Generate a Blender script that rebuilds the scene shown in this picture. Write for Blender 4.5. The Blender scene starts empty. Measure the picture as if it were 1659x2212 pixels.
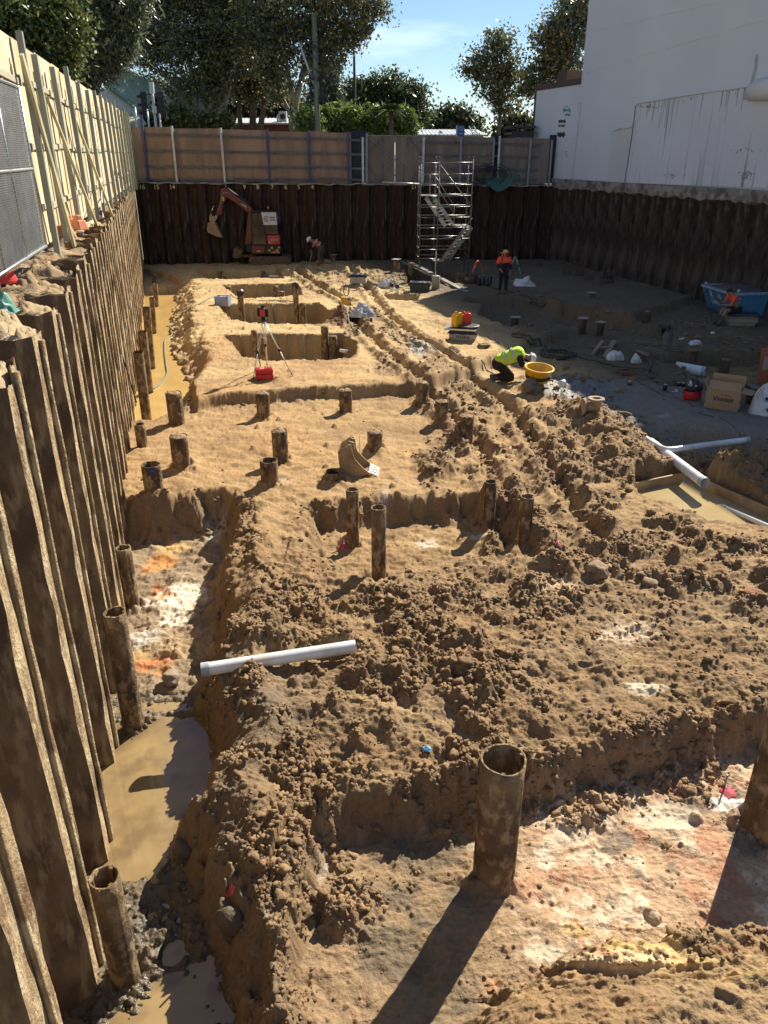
import bpy, bmesh, math, random
import numpy as np
from mathutils import Vector, Matrix, Euler
R = math.radians
rnd = random.Random(7)
sc = bpy.context.scene
# ---------------- camera ----------------
CAMZ = 5.6; PITCH = R(25.0); FOC = 1661.0; CX = 829.5; CY = 1106.0
cam_d = bpy.data.cameras.new("camera"); cam = bpy.data.objects.new("camera", cam_d)
sc.collection.objects.link(cam); sc.camera = cam
cam.location = (0, 0, CAMZ); cam.rotation_euler = (R(90) - PITCH, 0, 0)
cam_d.sensor_fit = 'VERTICAL'; cam_d.sensor_height = 24.0
cam_d.lens = 24.0 * FOC / 2212.0
cam_d.clip_start = 0.05; cam_d.clip_end = 3000
# ---------------- sky and sun ----------------
SUN_AZ = R(34.0); SUN_EL = R(38.5)       # azimuth measured from +Y towards +X
w = bpy.data.worlds.new("World"); sc.world = w; w.use_nodes = True
nt = w.node_tree; nt.nodes.clear()
out = nt.nodes.new('ShaderNodeOutputWorld'); bg = nt.nodes.new('ShaderNodeBackground')
sky = nt.nodes.new('ShaderNodeTexSky'); sky.sky_type = 'NISHITA'; sky.sun_disc = False
sky.sun_elevation = SUN_EL; sky.sun_rotation = SUN_AZ
sky.air_density = 1.0; sky.dust_density = 0.0; sky.ozone_density = 4.5; sky.altitude = 50
tc = nt.nodes.new('ShaderNodeTexCoord')
mp = nt.nodes.new('ShaderNodeMapping'); mp.inputs['Scale'].default_value = (1.3, 1.3, 5.5); mp.inputs['Location'].default_value = (.35, .1, .25)
mp.inputs['Rotation'].default_value = (0, R(-20), 0)
nz = nt.nodes.new('ShaderNodeTexNoise'); nz.inputs['Scale'].default_value = 1.9; nz.inputs['Detail'].default_value = 7; nz.inputs['Roughness'].default_value = .55
cr = nt.nodes.new('ShaderNodeValToRGB'); cr.color_ramp.elements[0].position = .54; cr.color_ramp.elements[1].position = .78
cr.color_ramp.elements[1].color = (.75, .75, .75, 1)
mx = nt.nodes.new('ShaderNodeMix'); mx.data_type = 'RGBA'
mx.inputs['B'].default_value = (12.5, 13.6, 15.0, 1)
nt.links.new(tc.outputs['Generated'], mp.inputs['Vector']); nt.links.new(mp.outputs['Vector'], nz.inputs['Vector'])
nt.links.new(nz.outputs['Fac'], cr.inputs['Fac']); nt.links.new(cr.outputs['Color'], mx.inputs['Factor'])
nt.links.new(sky.outputs['Color'], mx.inputs['A']); nt.links.new(mx.outputs['Result'], bg.inputs['Color'])
bg.inputs['Strength'].default_value = 0.06
nt.links.new(bg.outputs['Background'], out.inputs['Surface'])
sd = bpy.data.lights.new("sun", 'SUN'); sd.energy = 5.0; sd.angle = R(.5); sd.color = (1.0, .92, .77)
so = bpy.data.objects.new("sun", sd); sc.collection.objects.link(so)
sv = Vector((math.sin(SUN_AZ) * math.cos(SUN_EL), math.cos(SUN_AZ) * math.cos(SUN_EL), math.sin(SUN_EL)))
so.rotation_euler = sv.to_track_quat('Z', 'Y').to_euler(); so.location = sv * 60
sc.view_settings.view_transform = 'Standard'; sc.view_settings.look = 'None'
sc.view_settings.exposure = 1.0; sc.view_settings.gamma = 1.0
sc.cycles.max_bounces = 6; sc.cycles.transparent_max_bounces = 12
# ---------------- pixel of the photo -> place in the world ----------------
sp_, cp_ = math.sin(PITCH), math.cos(PITCH)
def ray(px, py):
    xc = (px - CX) / FOC; up = (CY - py) / FOC
    return Vector((xc, cp_ + sp_ * up, cp_ * up - sp_))
def G(px, py, z=0.0):            # where the ray meets height z
    r = ray(px, py); t = (z - CAMZ) / r.z
    return Vector((r.x * t, r.y * t, z))
def AY(px, py, Y):               # where the ray meets distance Y
    r = ray(px, py); t = Y / r.y
    return Vector((r.x * t, Y, CAMZ + r.z * t))
# ---------------- helpers ----------------
def link(o): sc.collection.objects.link(o); return o
def tag(o, label=None, cat=None, group=None, kind=None):
    if label: o['label'] = label
    if cat: o['category'] = cat
    if group: o['group'] = group
    if kind: o['kind'] = kind
    return o
def empty(name, loc, rz=0.0, label=None, cat=None, group=None, rot=None):
    o = bpy.data.objects.new(name, None); link(o); o.location = loc
    o.rotation_euler = rot if rot else (0, 0, rz); o.empty_display_size = .1
    tag(o, label, cat, group); return o
def copy_tree(o, parent=None):
    c = o.copy(); link(c)
    if parent: c.parent = parent
    for ch in list(o.children): copy_tree(ch, c)
    return c
def frame_z(d):
    d = Vector(d).normalized()
    a = Vector((0, 0, 1)) if abs(d.z) < .95 else Vector((1, 0, 0))
    u = d.cross(a).normalized(); v = d.cross(u).normalized()
    return u, v
class MB:
    def __init__(s): s.v = []; s.f = []; s.sm = []
    def add(s, vs, fs, smooth=False, M=None):
        b = len(s.v)
        for p in vs:
            p = Vector(p)
            if M is not None: p = M @ p
            s.v.append((p.x, p.y, p.z))
        for f in fs: s.f.append(tuple(i + b for i in f)); s.sm.append(smooth)
        return s
    def box(s, c, d, rot=(0, 0, 0), taper=1.0, M=None):
        x, y, z = d[0] / 2, d[1] / 2, d[2] / 2; E = Euler(rot).to_matrix(); t = taper
        vs = [(-x, -y, -z), (x, -y, -z), (x, y, -z), (-x, y, -z), (-x * t, -y * t, z), (x * t, -y * t, z), (x * t, y * t, z), (-x * t, y * t, z)]
        vs = [E @ Vector(p) + Vector(c) for p in vs]
        return s.add(vs, [(0, 3, 2, 1), (4, 5, 6, 7), (0, 1, 5, 4), (1, 2, 6, 5), (2, 3, 7, 6), (3, 0, 4, 7)], False, M)
    def bar(s, a, b, w_, h_, M=None, up=(0, 0, 1)):
        a = Vector(a); b = Vector(b); d = (b - a).normalized(); up = Vector(up)
        if abs(d.dot(up)) > .98: up = Vector((0, 1, 0))
        u = d.cross(up).normalized(); v = u.cross(d).normalized()
        vs = []
        for p in (a, b):
            for (i, j) in ((-1, -1), (1, -1), (1, 1), (-1, 1)): vs.append(p + u * (i * w_ / 2) + v * (j * h_ / 2))
        return s.add(vs, [(0, 1, 2, 3), (7, 6, 5, 4), (0, 4, 5, 1), (1, 5, 6, 2), (2, 6, 7, 3), (3, 7, 4, 0)], False, M)
    def cyl(s, a, b, r0, r1=None, n=12, caps=True, M=None, jit=0, seed=0):
        return s.tube([a, b], [r0, r0 if r1 is None else r1], n, caps, M)
    def tube(s, pts, rs, n=8, caps=True, M=None, smooth=True):
        pts = [Vector(p) for p in pts]; k = len(pts)
        if not hasattr(rs, '__len__'): rs = [rs] * k
        vs = []; u = None
        for i in range(k):
            d = (pts[min(i + 1, k - 1)] - pts[max(i - 1, 0)]).normalized()
            if u is None: u, v = frame_z(d)
            else:
                u = (u - d * u.dot(d))
                u = u.normalized() if u.length > 1e-6 else frame_z(d)[0]
                v = d.cross(u).normalized()
            for j in range(n):
                a = 2 * math.pi * j / n
                vs.append(pts[i] + (u * math.cos(a) + v * math.sin(a)) * rs[i])
        fs = [(i * n + j, i * n + (j + 1) % n, (i + 1) * n + (j + 1) % n, (i + 1) * n + j) for i in range(k - 1) for j in range(n)]
        b0 = len(s.v); s.add(vs, fs, smooth, M)
        if caps:
            s.add([], []); s.f.append(tuple(b0 + j for j in range(n))[::-1]); s.sm.append(False)
            s.f.append(tuple(b0 + (k - 1) * n + j for j in range(n))); s.sm.append(False)
        return s
    def lathe(s, prof, n=20, c=(0, 0, 0), M=None, sx=1, sy=1, smooth=True, close=False):
        vs = []; k = len(prof)
        for (r, z) in prof:
            for j in range(n):
                a = 2 * math.pi * j / n; vs.append((c[0] + r * math.cos(a) * sx, c[1] + r * math.sin(a) * sy, c[2] + z))
        kk = k if close else k - 1
        fs = [(i * n + j, i * n + (j + 1) % n, ((i + 1) % k) * n + (j + 1) % n, ((i + 1) % k) * n + j) for i in range(kk) for j in range(n)]
        if not close:
            if prof[0][0] > 1e-6: fs.append(tuple(range(n))[::-1])
            if prof[-1][0] > 1e-6: fs.append(tuple((k - 1) * n + j for j in range(n)))
        return s.add(vs, fs, smooth, M)
    def prism(s, poly, d, M=None):      # poly in xz plane, extruded along y by +-d/2
        n = len(poly); vs = [(x, -d / 2, z) for x, z in poly] + [(x, d / 2, z) for x, z in poly]
        fs = [tuple(range(n)), tuple(range(2 * n - 1, n - 1, -1))] + [(i, i + n, (i + 1) % n + n, (i + 1) % n) for i in range(n)]
        return s.add(vs, fs, False, M)
    def ell(s, c, r, rot=(0, 0, 0), n=12, m=8, noise=0, seed=0, M=None, smooth=True):
        E = Euler(rot).to_matrix(); vs = []; q = random.Random(seed)
        for i in range(m + 1):
            th = math.pi * i / m
            for j in range(n):
                a = 2 * math.pi * j / n; k = 1 + noise * (q.random() - .5) * 2
                p = Vector((r[0] * math.sin(th) * math.cos(a), r[1] * math.sin(th) * math.sin(a), r[2] * math.cos(th))) * k
                vs.append(E @ p + Vector(c))
        fs = [(i * n + j, (i + 1) * n + j, (i + 1) * n + (j + 1) % n, i * n + (j + 1) % n) for i in range(m) for j in range(n)]
        return s.add(vs, fs, smooth, M)
    def build(s, name, m, parent=None, bevel=0, seg=2, loc=None, rz=0):
        me = bpy.data.meshes.new(name); me.from_pydata(s.v, [], s.f); me.update()
        me.polygons.foreach_set('use_smooth', s.sm)
        if m: me.materials.append(m)
        bm = bmesh.new(); bm.from_mesh(me); bmesh.ops.recalc_face_normals(bm, faces=bm.faces); bm.to_mesh(me); bm.free()
        o = bpy.data.objects.new(name, me); link(o)
        if parent: o.parent = parent
        if loc is not None: o.location = loc; o.rotation_euler = (0, 0, rz)
        if bevel:
            b = o.modifiers.new('bevel', 'BEVEL'); b.width = bevel; b.segments = seg; b.limit_method = 'ANGLE'
        return o
def one(name, mb, m, label, cat, loc=(0, 0, 0), rz=0, group=None, bevel=0):
    o = mb.build(name, m, None, bevel); o.location = loc; o.rotation_euler = (0, 0, rz); tag(o, label, cat, group); return o
# ---------------- materials ----------------
MATS = {}
def mat(name, col, rough=.7, metal=0.0, var=.25, scale=4.0, col2=None, bump=.0, bscale=30., stretch=(1, 1, 1), spec=.5, detail=6, coat=0, trans=0, lo=.35, hi=.65, alpha=1, sub=0, dirt=None, dirt_h=None):
    if name in MATS: return MATS[name]
    m = bpy.data.materials.new(name); m.use_nodes = True; t = m.node_tree; b = t.nodes['Principled BSDF']
    N = t.nodes.new; L = t.links.new
    co = N('ShaderNodeTexCoord'); mp = N('ShaderNodeMapping'); mp.inputs['Scale'].default_value = stretch; L(co.outputs['Object'], mp.inputs['Vector'])
    nz = N('ShaderNodeTexNoise'); nz.inputs['Scale'].default_value = scale; nz.inputs['Detail'].default_value = detail; nz.inputs['Roughness'].default_value = .6
    L(mp.outputs['Vector'], nz.inputs['Vector'])
    rp = N('ShaderNodeMapRange'); rp.inputs['From Min'].default_value = lo; rp.inputs['From Max'].default_value = hi; L(nz.outputs['Fac'], rp.inputs['Value'])
    mix = N('ShaderNodeMix'); mix.data_type = 'RGBA'
    c2 = col2 if col2 else tuple(c * (1 - var) for c in col)
    c1 = col if col2 else tuple(min(1, c * (1 + var * .5)) for c in col)
    mix.inputs['A'].default_value = (*c1, 1); mix.inputs['B'].default_value = (*c2, 1)
    L(rp.outputs['Result'], mix.inputs['Factor'])
    cout = mix.outputs['Result']
    if dirt:
        n2 = N('ShaderNodeTexNoise'); n2.inputs['Scale'].default_value = 2.3; n2.inputs['Detail'].default_value = 8; L(mp.outputs['Vector'], n2.inputs['Vector'])
        r2 = N('ShaderNodeMapRange'); r2.inputs['From Min'].default_value = .48; r2.inputs['From Max'].default_value = .62; L(n2.outputs['Fac'], r2.inputs['Value'])
        m2 = N('ShaderNodeMix'); m2.data_type = 'RGBA'; L(cout, m2.inputs['A']); m2.inputs['B'].default_value = (*dirt, 1); L(r2.outputs['Result'], m2.inputs['Factor']); cout = m2.outputs['Result']
    L(cout, b.inputs['Base Color'])
    b.inputs['Roughness'].default_value = rough; b.inputs['Metallic'].default_value = metal
    b.inputs['Specular IOR Level'].default_value = spec
    if coat: b.inputs['Coat Weight'].default_value = coat
    if trans: b.inputs['Transmission Weight'].default_value = trans
    if alpha < 1: b.inputs['Alpha'].default_value = alpha
    if bump:
        n3 = N('ShaderNodeTexNoise'); n3.inputs['Scale'].default_value = bscale; n3.inputs['Detail'].default_value = 5; L(mp.outputs['Vector'], n3.inputs['Vector'])
        bp = N('ShaderNodeBump'); bp.inputs['Strength'].default_value = bump; bp.inputs['Distance'].default_value = .02
        L(n3.outputs['Fac'], bp.inputs['Height']); L(bp.outputs['Normal'], b.inputs['Normal'])
    MATS[name] = m; return m
# ---------------- numpy noise ----------------
def _h(ix, iy, seed):
    n = (ix.astype(np.int64) * 374761393 + iy.astype(np.int64) * 668265263 + seed * 982451653) & 0xffffffff
    n = ((n ^ (n >> 13)) * 1274126177) & 0xffffffff
    n = n ^ (n >> 16)
    return (n & 0xffffff) / float(0xffffff)
def vnoise(x, y, seed=0):
    ix = np.floor(x); iy = np.floor(y); fx = x - ix; fy = y - iy
    ix = ix.astype(np.int64); iy = iy.astype(np.int64)
    u = fx * fx * fx * (fx * (fx * 6 - 15) + 10); v = fy * fy * fy * (fy * (fy * 6 - 15) + 10)
    a = _h(ix, iy, seed); b = _h(ix + 1, iy, seed); c = _h(ix, iy + 1, seed); d = _h(ix + 1, iy + 1, seed)
    return (a + (b - a) * u) * (1 - v) + (c + (d - c) * u) * v
def fbm(x, y, oct=4, seed=0, gain=.5):
    s = 0; a = 1; t = 0
    for i in range(oct):
        s = s + a * (vnoise(x * 2 ** i * 1.01 + i * 17.3, y * 2 ** i * .99 - i * 9.1, seed + i) - .5); t += a * .5; a *= gain
    return s / t
def worley(x, y, seed=0):
    ix = np.floor(x).astype(np.int64); iy = np.floor(y).astype(np.int64)
    d1 = np.full(x.shape, 9.0); hv = np.zeros(x.shape)
    for i in (-1, 0, 1):
        for j in (-1, 0, 1):
            cx = ix + i; cy = iy + j
            px = cx + .1 + .8 * _h(cx, cy, seed); py = cy + .1 + .8 * _h(cx, cy, seed + 5)
            d = (x - px) ** 2 + (y - py) ** 2
            q = d < d1; hv = np.where(q, _h(cx, cy, seed + 9), hv); d1 = np.where(q, d, d1)
    return np.sqrt(d1), hv
def terr(v):
    f = np.floor(v); return f + sstep(.72, 1.0, v - f)
def sstep(a, b, x):
    t = np.clip((x - a) / (b - a), 0, 1); return t * t * (3 - 2 * t)
# ---------------- walls' plan lines ----------------
WL_A = Vector((-12.6, 42.0)); WL_B = Vector((-12.6 + 42.5 * .27, -.5))      # left wall
WB_B = Vector((9.3, 45.4))                                               # far right corner
WR_B = Vector((9.3 + .315 * 35.4, 10.0))                                 # right wall runs towards the camera
def xl(Y): return -12.6 + (42.0 - Y) * .27
def xr(Y): return 9.3 + (45.4 - Y) * .315
def yb(X): return 42.0 + (X + 12.6) * (3.4 / 22.55)
# ---------------- ground height ----------------
def P(pts, z): return np.array([[*G(x, y, z)[:2]] for x, y in pts])
def sdpoly(X, Y, poly):
    n = len(poly); d = np.full(X.shape, 1e9); ins = np.zeros(X.shape, bool)
    for i in range(n):
        x1, y1 = poly[i]; x2, y2 = poly[(i + 1) % n]
        ex, ey = x2 - x1, y2 - y1; wx, wy = X - x1, Y - y1
        t = np.clip((wx * ex + wy * ey) / (ex * ex + ey * ey + 1e-12), 0, 1)
        d = np.minimum(d, (wx - ex * t) ** 2 + (wy - ey * t) ** 2)
        c = ((y1 > Y) != (y2 > Y)) & (X < (x2 - x1) * (Y - y1) / (y2 - y1 + 1e-12) + x1)
        ins ^= c
    d = np.sqrt(d); return np.where(ins, -d, d)
def dpoly(X, Y, pl):
    d = np.full(X.shape, 1e9); side = np.zeros(X.shape); L = np.zeros(X.shape); acc = 0
    for i in range(len(pl) - 1):
        x1, y1 = pl[i]; x2, y2 = pl[i + 1]; ex, ey = x2 - x1, y2 - y1; wx, wy = X - x1, Y - y1; l2 = ex * ex + ey * ey
        t = np.clip((wx * ex + wy * ey) / l2, 0, 1); dd = np.sqrt((wx - ex * t) ** 2 + (wy - ey * t) ** 2)
        q = dd < d; d = np.where(q, dd, d); side = np.where(q, np.sign(wx * ey - wy * ex), side); L = np.where(q, acc + t * math.sqrt(l2), L); acc += math.sqrt(l2)
    return d, side, L
WATER_F = -.32; WATER_N = -.72; WATER_P = -.30; WATER_S = -.42
PX = {
 'B': ([(425, 862), (500, 848), (600, 840), (700, 834), (800, 832), (900, 830), (985, 805), (1060, 770), (1150, 730), (1320, 690), (1500, 640), (1200, 560), (230, 560), (392, 600), (372, 650), (383, 720), (400, 800)], .3),
 'F': ([(690, 1835), (760, 1800), (850, 1785), (1000, 1760), (1150, 1735), (1250, 1690), (1400, 1660), (1560, 1630), (1700, 1600), (2300, 1640), (2300, 2130), (1659, 2050), (1500, 2062), (1250, 2090), (1050, 2190), (900, 2400), (820, 2700), (700, 2700), (660, 2300), (635, 2080), (650, 1950)], -.5),
 'T': ([(100, 1158), (330, 1160), (480, 1132), (498, 1200), (470, 1300), (465, 1400), (432, 1560), (468, 1680), (400, 1820), (440, 1900), (500, 2050), (540, 2250), (520, 2700), (-900, 2700), (-400, 1700)], -.62),
 'TL': ([(-300, 1600), (250, 1585), (430, 1575), (472, 1680), (395, 1820), (330, 1900), (240, 1890), (-300, 1950)], -.82),
 'C': ([(690, 1152), (800, 1138), (1000, 1126), (1060, 1142), (1100, 1200), (1050, 1240), (950, 1265), (800, 1292), (745, 1268), (700, 1215)], -.45),
 'CH': ([(200, 935), (220, 640), (375, 636), (362, 700), (365, 760), (397, 820), (414, 870), (385, 912), (340, 932)], -.32),
 'P1': ([(488, 724), (600, 720), (738, 722), (775, 740), (768, 766), (738, 778), (560, 776), (522, 768)], .3),
 'P2': ([(468, 656), (560, 655), (688, 655), (728, 686), (690, 700), (560, 697), (500, 690)], .3),
 'P3': ([(478, 616), (640, 612), (655, 638), (520, 642)], .3),
 'P4': ([(425, 584), (600, 583), (612, 600), (450, 603)], .3),
 'P5': ([(885, 590), (1010, 590), (1020, 612), (870, 610)], .3),
 'P6': ([(830, 634), (905, 636), (900, 648), (840, 646)], .3),
 'S1': ([(1050, 656), (1220, 662), (1440, 700), (1470, 724), (1300, 728), (1090, 715), (1030, 690)], .12),
 'S0': ([(1010, 644), (1180, 648), (1240, 668), (1060, 668), (1000, 655)], .2),
 'S2': ([(1372, 766), (1480, 758), (1680, 755), (1900, 755), (1900, 930), (1625, 862), (1540, 850), (1490, 800), (1440, 778)], .05),
 'PO': ([(1368, 1047), (1475, 1020), (1532, 1040), (1659, 1100), (1900, 1190), (1900, 1260), (1650, 1160), (1540, 1140), (1455, 1112), (1380, 1085)], -.2),
 'SW': ([(1390, 950), (1480, 945), (1560, 955), (1750, 975), (1750, 1030), (1560, 1000), (1530, 1035), (1470, 1015), (1420, 990)], -.15),
 'GR': ([(1210, 850), (1340, 820), (1560, 850), (1900, 930), (1900, 985), (1659, 948), (1480, 935), (1360, 925)], .08),
}
# polygons where the soil is broken into clods: points, level, strength
CL = [([(560, 1290), (760, 1285), (1010, 1265), (1130, 1215), (1260, 1190), (1330, 1260), (1180, 1330), (1130, 1430), (1290, 1560), (1250, 1690), (1000, 1750), (700, 1850), (650, 2212), (480, 2212), (400, 1900), (470, 1650), (520, 1450)], -.1, 1.0),
      ([(1240, 1150), (1400, 1100), (1480, 1130), (1680, 1170), (1680, 1330), (1480, 1290), (1300, 1250)], 0, 1.0),
      ([(1165, 870), (1240, 880), (1330, 905), (1400, 960), (1440, 1020), (1350, 1050), (1370, 1090), (1250, 1080), (1150, 1010), (1110, 930)], .1, .85),
      ([(1130, 800), (1220, 790), (1330, 860), (1400, 930), (1240, 890), (1150, 860)], .1, .55), ([(1060, 640), (1500, 650), (1659, 720), (1659, 760), (1380, 760), (1100, 760)], 0, .32), ([(1360, 930), (1480, 935), (1659, 950), (1659, 1000), (1400, 1000)], 0, .5),
      ([(1500, 955), (1580, 950), (1700, 1010), (1700, 1090), (1540, 1030), (1490, 1000)], .1, .9),
      ([(720, 700), (800, 690), (900, 740), (1000, 790), (1120, 900), (1190, 1040), (1230, 1180), (1120, 1200), (1060, 1080), (1000, 1010), (950, 930), (900, 850), (800, 770)], .1, .55),
      ([(1060, 1080), (1130, 1070), (1210, 1180), (1150, 1240), (1060, 1200)], -.1, .9),
      ([(1250, 1560), (1450, 1545), (1659, 1560), (1659, 1650), (1450, 1690), (1250, 1720)], -.3, .8),
      ([(760, 595), (860, 575), (900, 590), (700, 640), (650, 620), (640, 590)], .3, .6),
      ([(690, 690), (760, 670), (820, 690), (760, 720)], .3, .7),
      ([(620, 760), (700, 745), (760, 760), (700, 780)], .3, .6),
      ([(900, 985), (1020, 960), (1060, 1010), (930, 1040)], 0, .7),
      ([(500, 1100), (545, 1110), (600, 1280), (545, 1420), (490, 1500), (470, 1300)], -.3, .9),
      ([(210, 1500), (330, 1540), (420, 1560), (330, 1600), (200, 1600)], -.6, .5),
      ([(170, 1900), (400, 1880), (520, 2000), (560, 2212), (150, 2300)], -.6, .22),
      ([(260, 1085), (500, 1090), (500, 1120), (300, 1130)], -.2, .7)]
COLL = [(1064, 1928, -.5, .16), (1644, 1815, -.5, .17), (281, 2150, -.8, .13), (294, 1592, -.8, .12), (286, 1310, -.66, .12), (763, 1184, -.45, .12), (818, 1283, -.45, .12), (1054, 1136, -.4, .12), (1128, 1205, -.35, .12), (335, 1074, 0, .17), (394, 1014, 0, .16), (584, 1052, 0, .16), (607, 1002, 0, .15), (570, 904, 0, .15), (747, 892, 0, .15), (720, 1044, 0, .16), (810, 982, 0, .16), (911, 879, 0, .15), (953, 918, 0, .15), (1006, 958, 0, .15), (1045, 764, .1, .12)]
def soil(X, Y, full=True):
    n1 = fbm(X * .9, Y * .9, 4, 3); n2 = fbm(X * 3.3, Y * 3.3, 4, 11); n3 = fbm(X * 9, Y * 9, 4, 21)
    ws = .10 * n1 + .10 * n2 + .03 * n3
    h = .03 * n1 + 0 * X
    sd = {k: sdpoly(X, Y, P(p, z)) for k, (p, z) in PX.items()}
    def lvl(h, k, z, w_in, w_out, ww=1.0):
        s = sd[k] + ws * ww; m = 1 - sstep(-w_in, w_out, s); return h + (z - h) * m
    h = lvl(h, 'B', .3 + .03 * n1, .1, .12, .8)
    chs = sd['CH'] + ws * .6
    tg = np.minimum(h, WATER_F - .05 + .68 * sstep(-.05, 1.2, chs) + .10 * n2 + .05 * n1 + (0.3 * (1 - sstep(17.5, 19.5, Y)))); h = h + (tg - h) * sstep(-1.5, -.8, sd['B']) * sstep(16.8, 17.8, Y) * (1 - sstep(-5.4, -4.8, X))
    h = lvl(h, 'CH', -.5 + .05 * n1, .05, .12, .6)
    h = h + .22 * np.exp(-(((X - 4.6) / 1.5) ** 2 + ((Y - 18.6) / 2.2) ** 2))
    # wide rise of clods between the footing pits, right hand ridge, heap beyond the pool
    for (px, py, z, rx, ry, a) in [(900, 1420, 0, 1.8, .9, .10), (1330, 960, .1, .55, 1.3, .30), (1260, 900, .1, .6, .8, .14), (1600, 1010, 0, 1.2, .7, .24), (1480, 1185, 0, .5, .3, .08), (1640, 1240, 0, .9, .5, .10),
                                   (740, 685, .3, .9, .9, .28), (690, 755, .3, .9, .55, .30), (760, 590, .3, 1.8, 1.2, .22), (655, 590, .3, .9, .9, .25), (960, 1010, 0, .45, .4, .22), (880, 585, .3, 1.5, .9, .15), (1150, 850, 0, .4, .3, .24), (1240, 800, .1, .8, .5, .12),
                                   (980, 705, .2, 1.1, .9, .14), (830, 1570, -.1, .8, .5, .14), (1250, 1240, 0, .35, .25, .1)]:
        c = G(px, py, z); h = h + a * np.exp(-(((X - c.x) / rx) ** 2 + ((Y - c.y) / ry) ** 2)) * (1 + .5 * n2)
    # gentle fall towards the foreground pit
    h = h - .10 * (1 - sstep(0, 1.3, sd['F']))
    h = lvl(h, 'F', -.5 + .04 * n1, .10, .17, 1.0)
    h = np.where(Y < 3.6, h + .30 * sstep(0, .55, sd['F']) * (X > .1), h)
    h = lvl(h, 'T', -.68 + .04 * n1 + .03 * n2 - (.055 + .20 * n2 + .08 * n3) * (1 - sstep(4.4, 5.4, Y)), .12, .34, 1.3)
    h = lvl(h, 'TL', -.84 + .06 * n1 + .03 * n2, .12, .16, 1.2)
    # crest beside the trench
    h = h + .16 * np.exp(-((sd['T'] - .62) / .22) ** 2) * (Y > 3.2) * (Y < 12.3) * (X > -4.2) * (sd['F'] > .25)
    h = lvl(h, 'C', -.45 + .03 * n1, .06, .34, 1.0)
    for k, z, a, b in (('P1', -.55, .12, .03), ('P2', -.45, .15, .05), ('P3', -.4, .15, .05), ('P4', -.4, .15, .05), ('P5', -.4, .1, .05), ('P6', 0, .1, .1), ('S0', -.15, .2, .1), ('S1', -.32, .3, .1), ('S2', -.62, .15, .03)):
        h = lvl(h, k, z, a, b, .7)
    h = lvl(h, 'GR', .10 + .02 * n1, .1, .15, .6)
    h = lvl(h, 'SW', -.30, .2, .12, .7)
    h = lvl(h, 'PO', -.75, .02, .07, .55)
    if not full: return h, sd, None
    # ruts pressed by the tracks of the digger
    rut = np.zeros(X.shape)
    for pts in ([(755, 700), (835, 775), (930, 850), (1010, 925), (1060, 1000), (1100, 1100), (1150, 1190)], [(830, 690), (900, 740), (1000, 800), (1100, 880), (1160, 960), (1230, 1070), (1300, 1160)],
                [(600, 585), (660, 610), (700, 640), (760, 665)], [(700, 575), (760, 600), (800, 640), (830, 690)]):
        d, s, L = dpoly(X, Y, P(pts, .1)); d = d + .04 * n2
        bars = .5 + .5 * np.sin(L * 34 + n2 * 3)
        rut = rut + (-.14 * (1 - sstep(.1, .2, d)) * (.7 + .3 * bars) + .10 * np.exp(-((d - .33) / .13) ** 2)) * (1 + .9 * n2)
    h = h + rut
    cm = np.zeros(X.shape)
    for pts, z, a in CL:
        s = sdpoly(X, Y, P(pts, z)) + .7 * n1 + .35 * n2
        cm = np.maximum(cm, a * (1 - sstep(-.1, .28, s)))
    edge = np.zeros(X.shape)
    for k in ('B', 'F', 'T', 'C', 'S2', 'GR'):
        edge = np.maximum(edge, np.exp(-((sd[k] - .15) / .28) ** 2))
    cm = np.clip(np.maximum(cm, .45 * edge * ((Y > 3.9) | (X < .2))), 0, 1.2)
    cm = np.maximum(cm, .30 * (Y < 11.5) * (sd['F'] > .2) * (sd['C'] > .3) * (sd['T'] > .2) * (X > -1.5) * (Y > 4.0))
    nb = fbm(X * 1.7 + 31, Y * 1.7, 3, 71); cm = cm * (.16 + 1.05 * sstep(-.22, .30, nb + .55 * n2 + .20))
    wx = X + .03 * n3; wy = Y + .03 * fbm(X * 9 + 40, Y * 9, 3, 31)
    far = 1 + .0 * X
    clod = np.zeros(X.shape)
    for (f, a, sd_) in ((3.2, .036, 1), (7.5, .034, 2), (16., .028, 3), (34., .017, 4)):
        d, hv = worley(wx * f, wy * f, sd_ * 13); b = np.clip(1 - (d / (.40 + .38 * hv)) ** 2, 0, 1) ** .8 * (.35 + .65 * hv) * (hv > .28)
        clod = clod + a * b
    n4 = fbm(X * 26, Y * 26, 3, 41); n5 = fbm(X * 70, Y * 70, 2, 51)
    rid = 1 - np.abs(fbm(X * 2.2 + 5, Y * 5.5, 4, 61)) * 2
    big_, bh_ = worley(wx * 1.7 + .2 * n2, wy * 1.7, 88); lump = np.clip(1 - (big_ / .55) ** 2, 0, 1) * bh_ * (bh_ > .35)
    h = h + cm * (clod + .05 * n3 + .03 * n4 + .08 * n2 + .10 * nb + .09 * lump * np.clip(cm, 0, 1)) + (1 - np.clip(cm, 0, 1)) * (1 - .45 * (sd['F'] < 0)) * (1 - .42 * sstep(10, 14, Y)) * (.014 * n3 + .018 * n2 + .007 * n4 + .004 * n5 + .024 * np.clip(rid, 0, 1) ** 4 + .016 * terr(fbm(X * 1.3 + 3, Y * 2.2, 4, 301) * 5 + .6 * n3) + .009 * terr(fbm(X * 3.4, Y * 5.1 + 9, 4, 302) * 6 + .5 * n4))
    for (px, py, z, r) in COLL:
        c = G(px, py, z); dd2 = np.sqrt((X - c.x) ** 2 + (Y - c.y - r) ** 2); h = h + (.055 + .10 * n3 + .08 * n2) * np.exp(-((dd2 - r - .02) / .10) ** 2)
    # sparse crumbs on smooth parts
    d, hv = worley(wx * 13, wy * 13, 77); h = h + .022 * np.clip(1 - (d / .3) ** 2, 0, 1) ** .5 * (hv > .93) * (1 - np.clip(cm, 0, 1))
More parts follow.
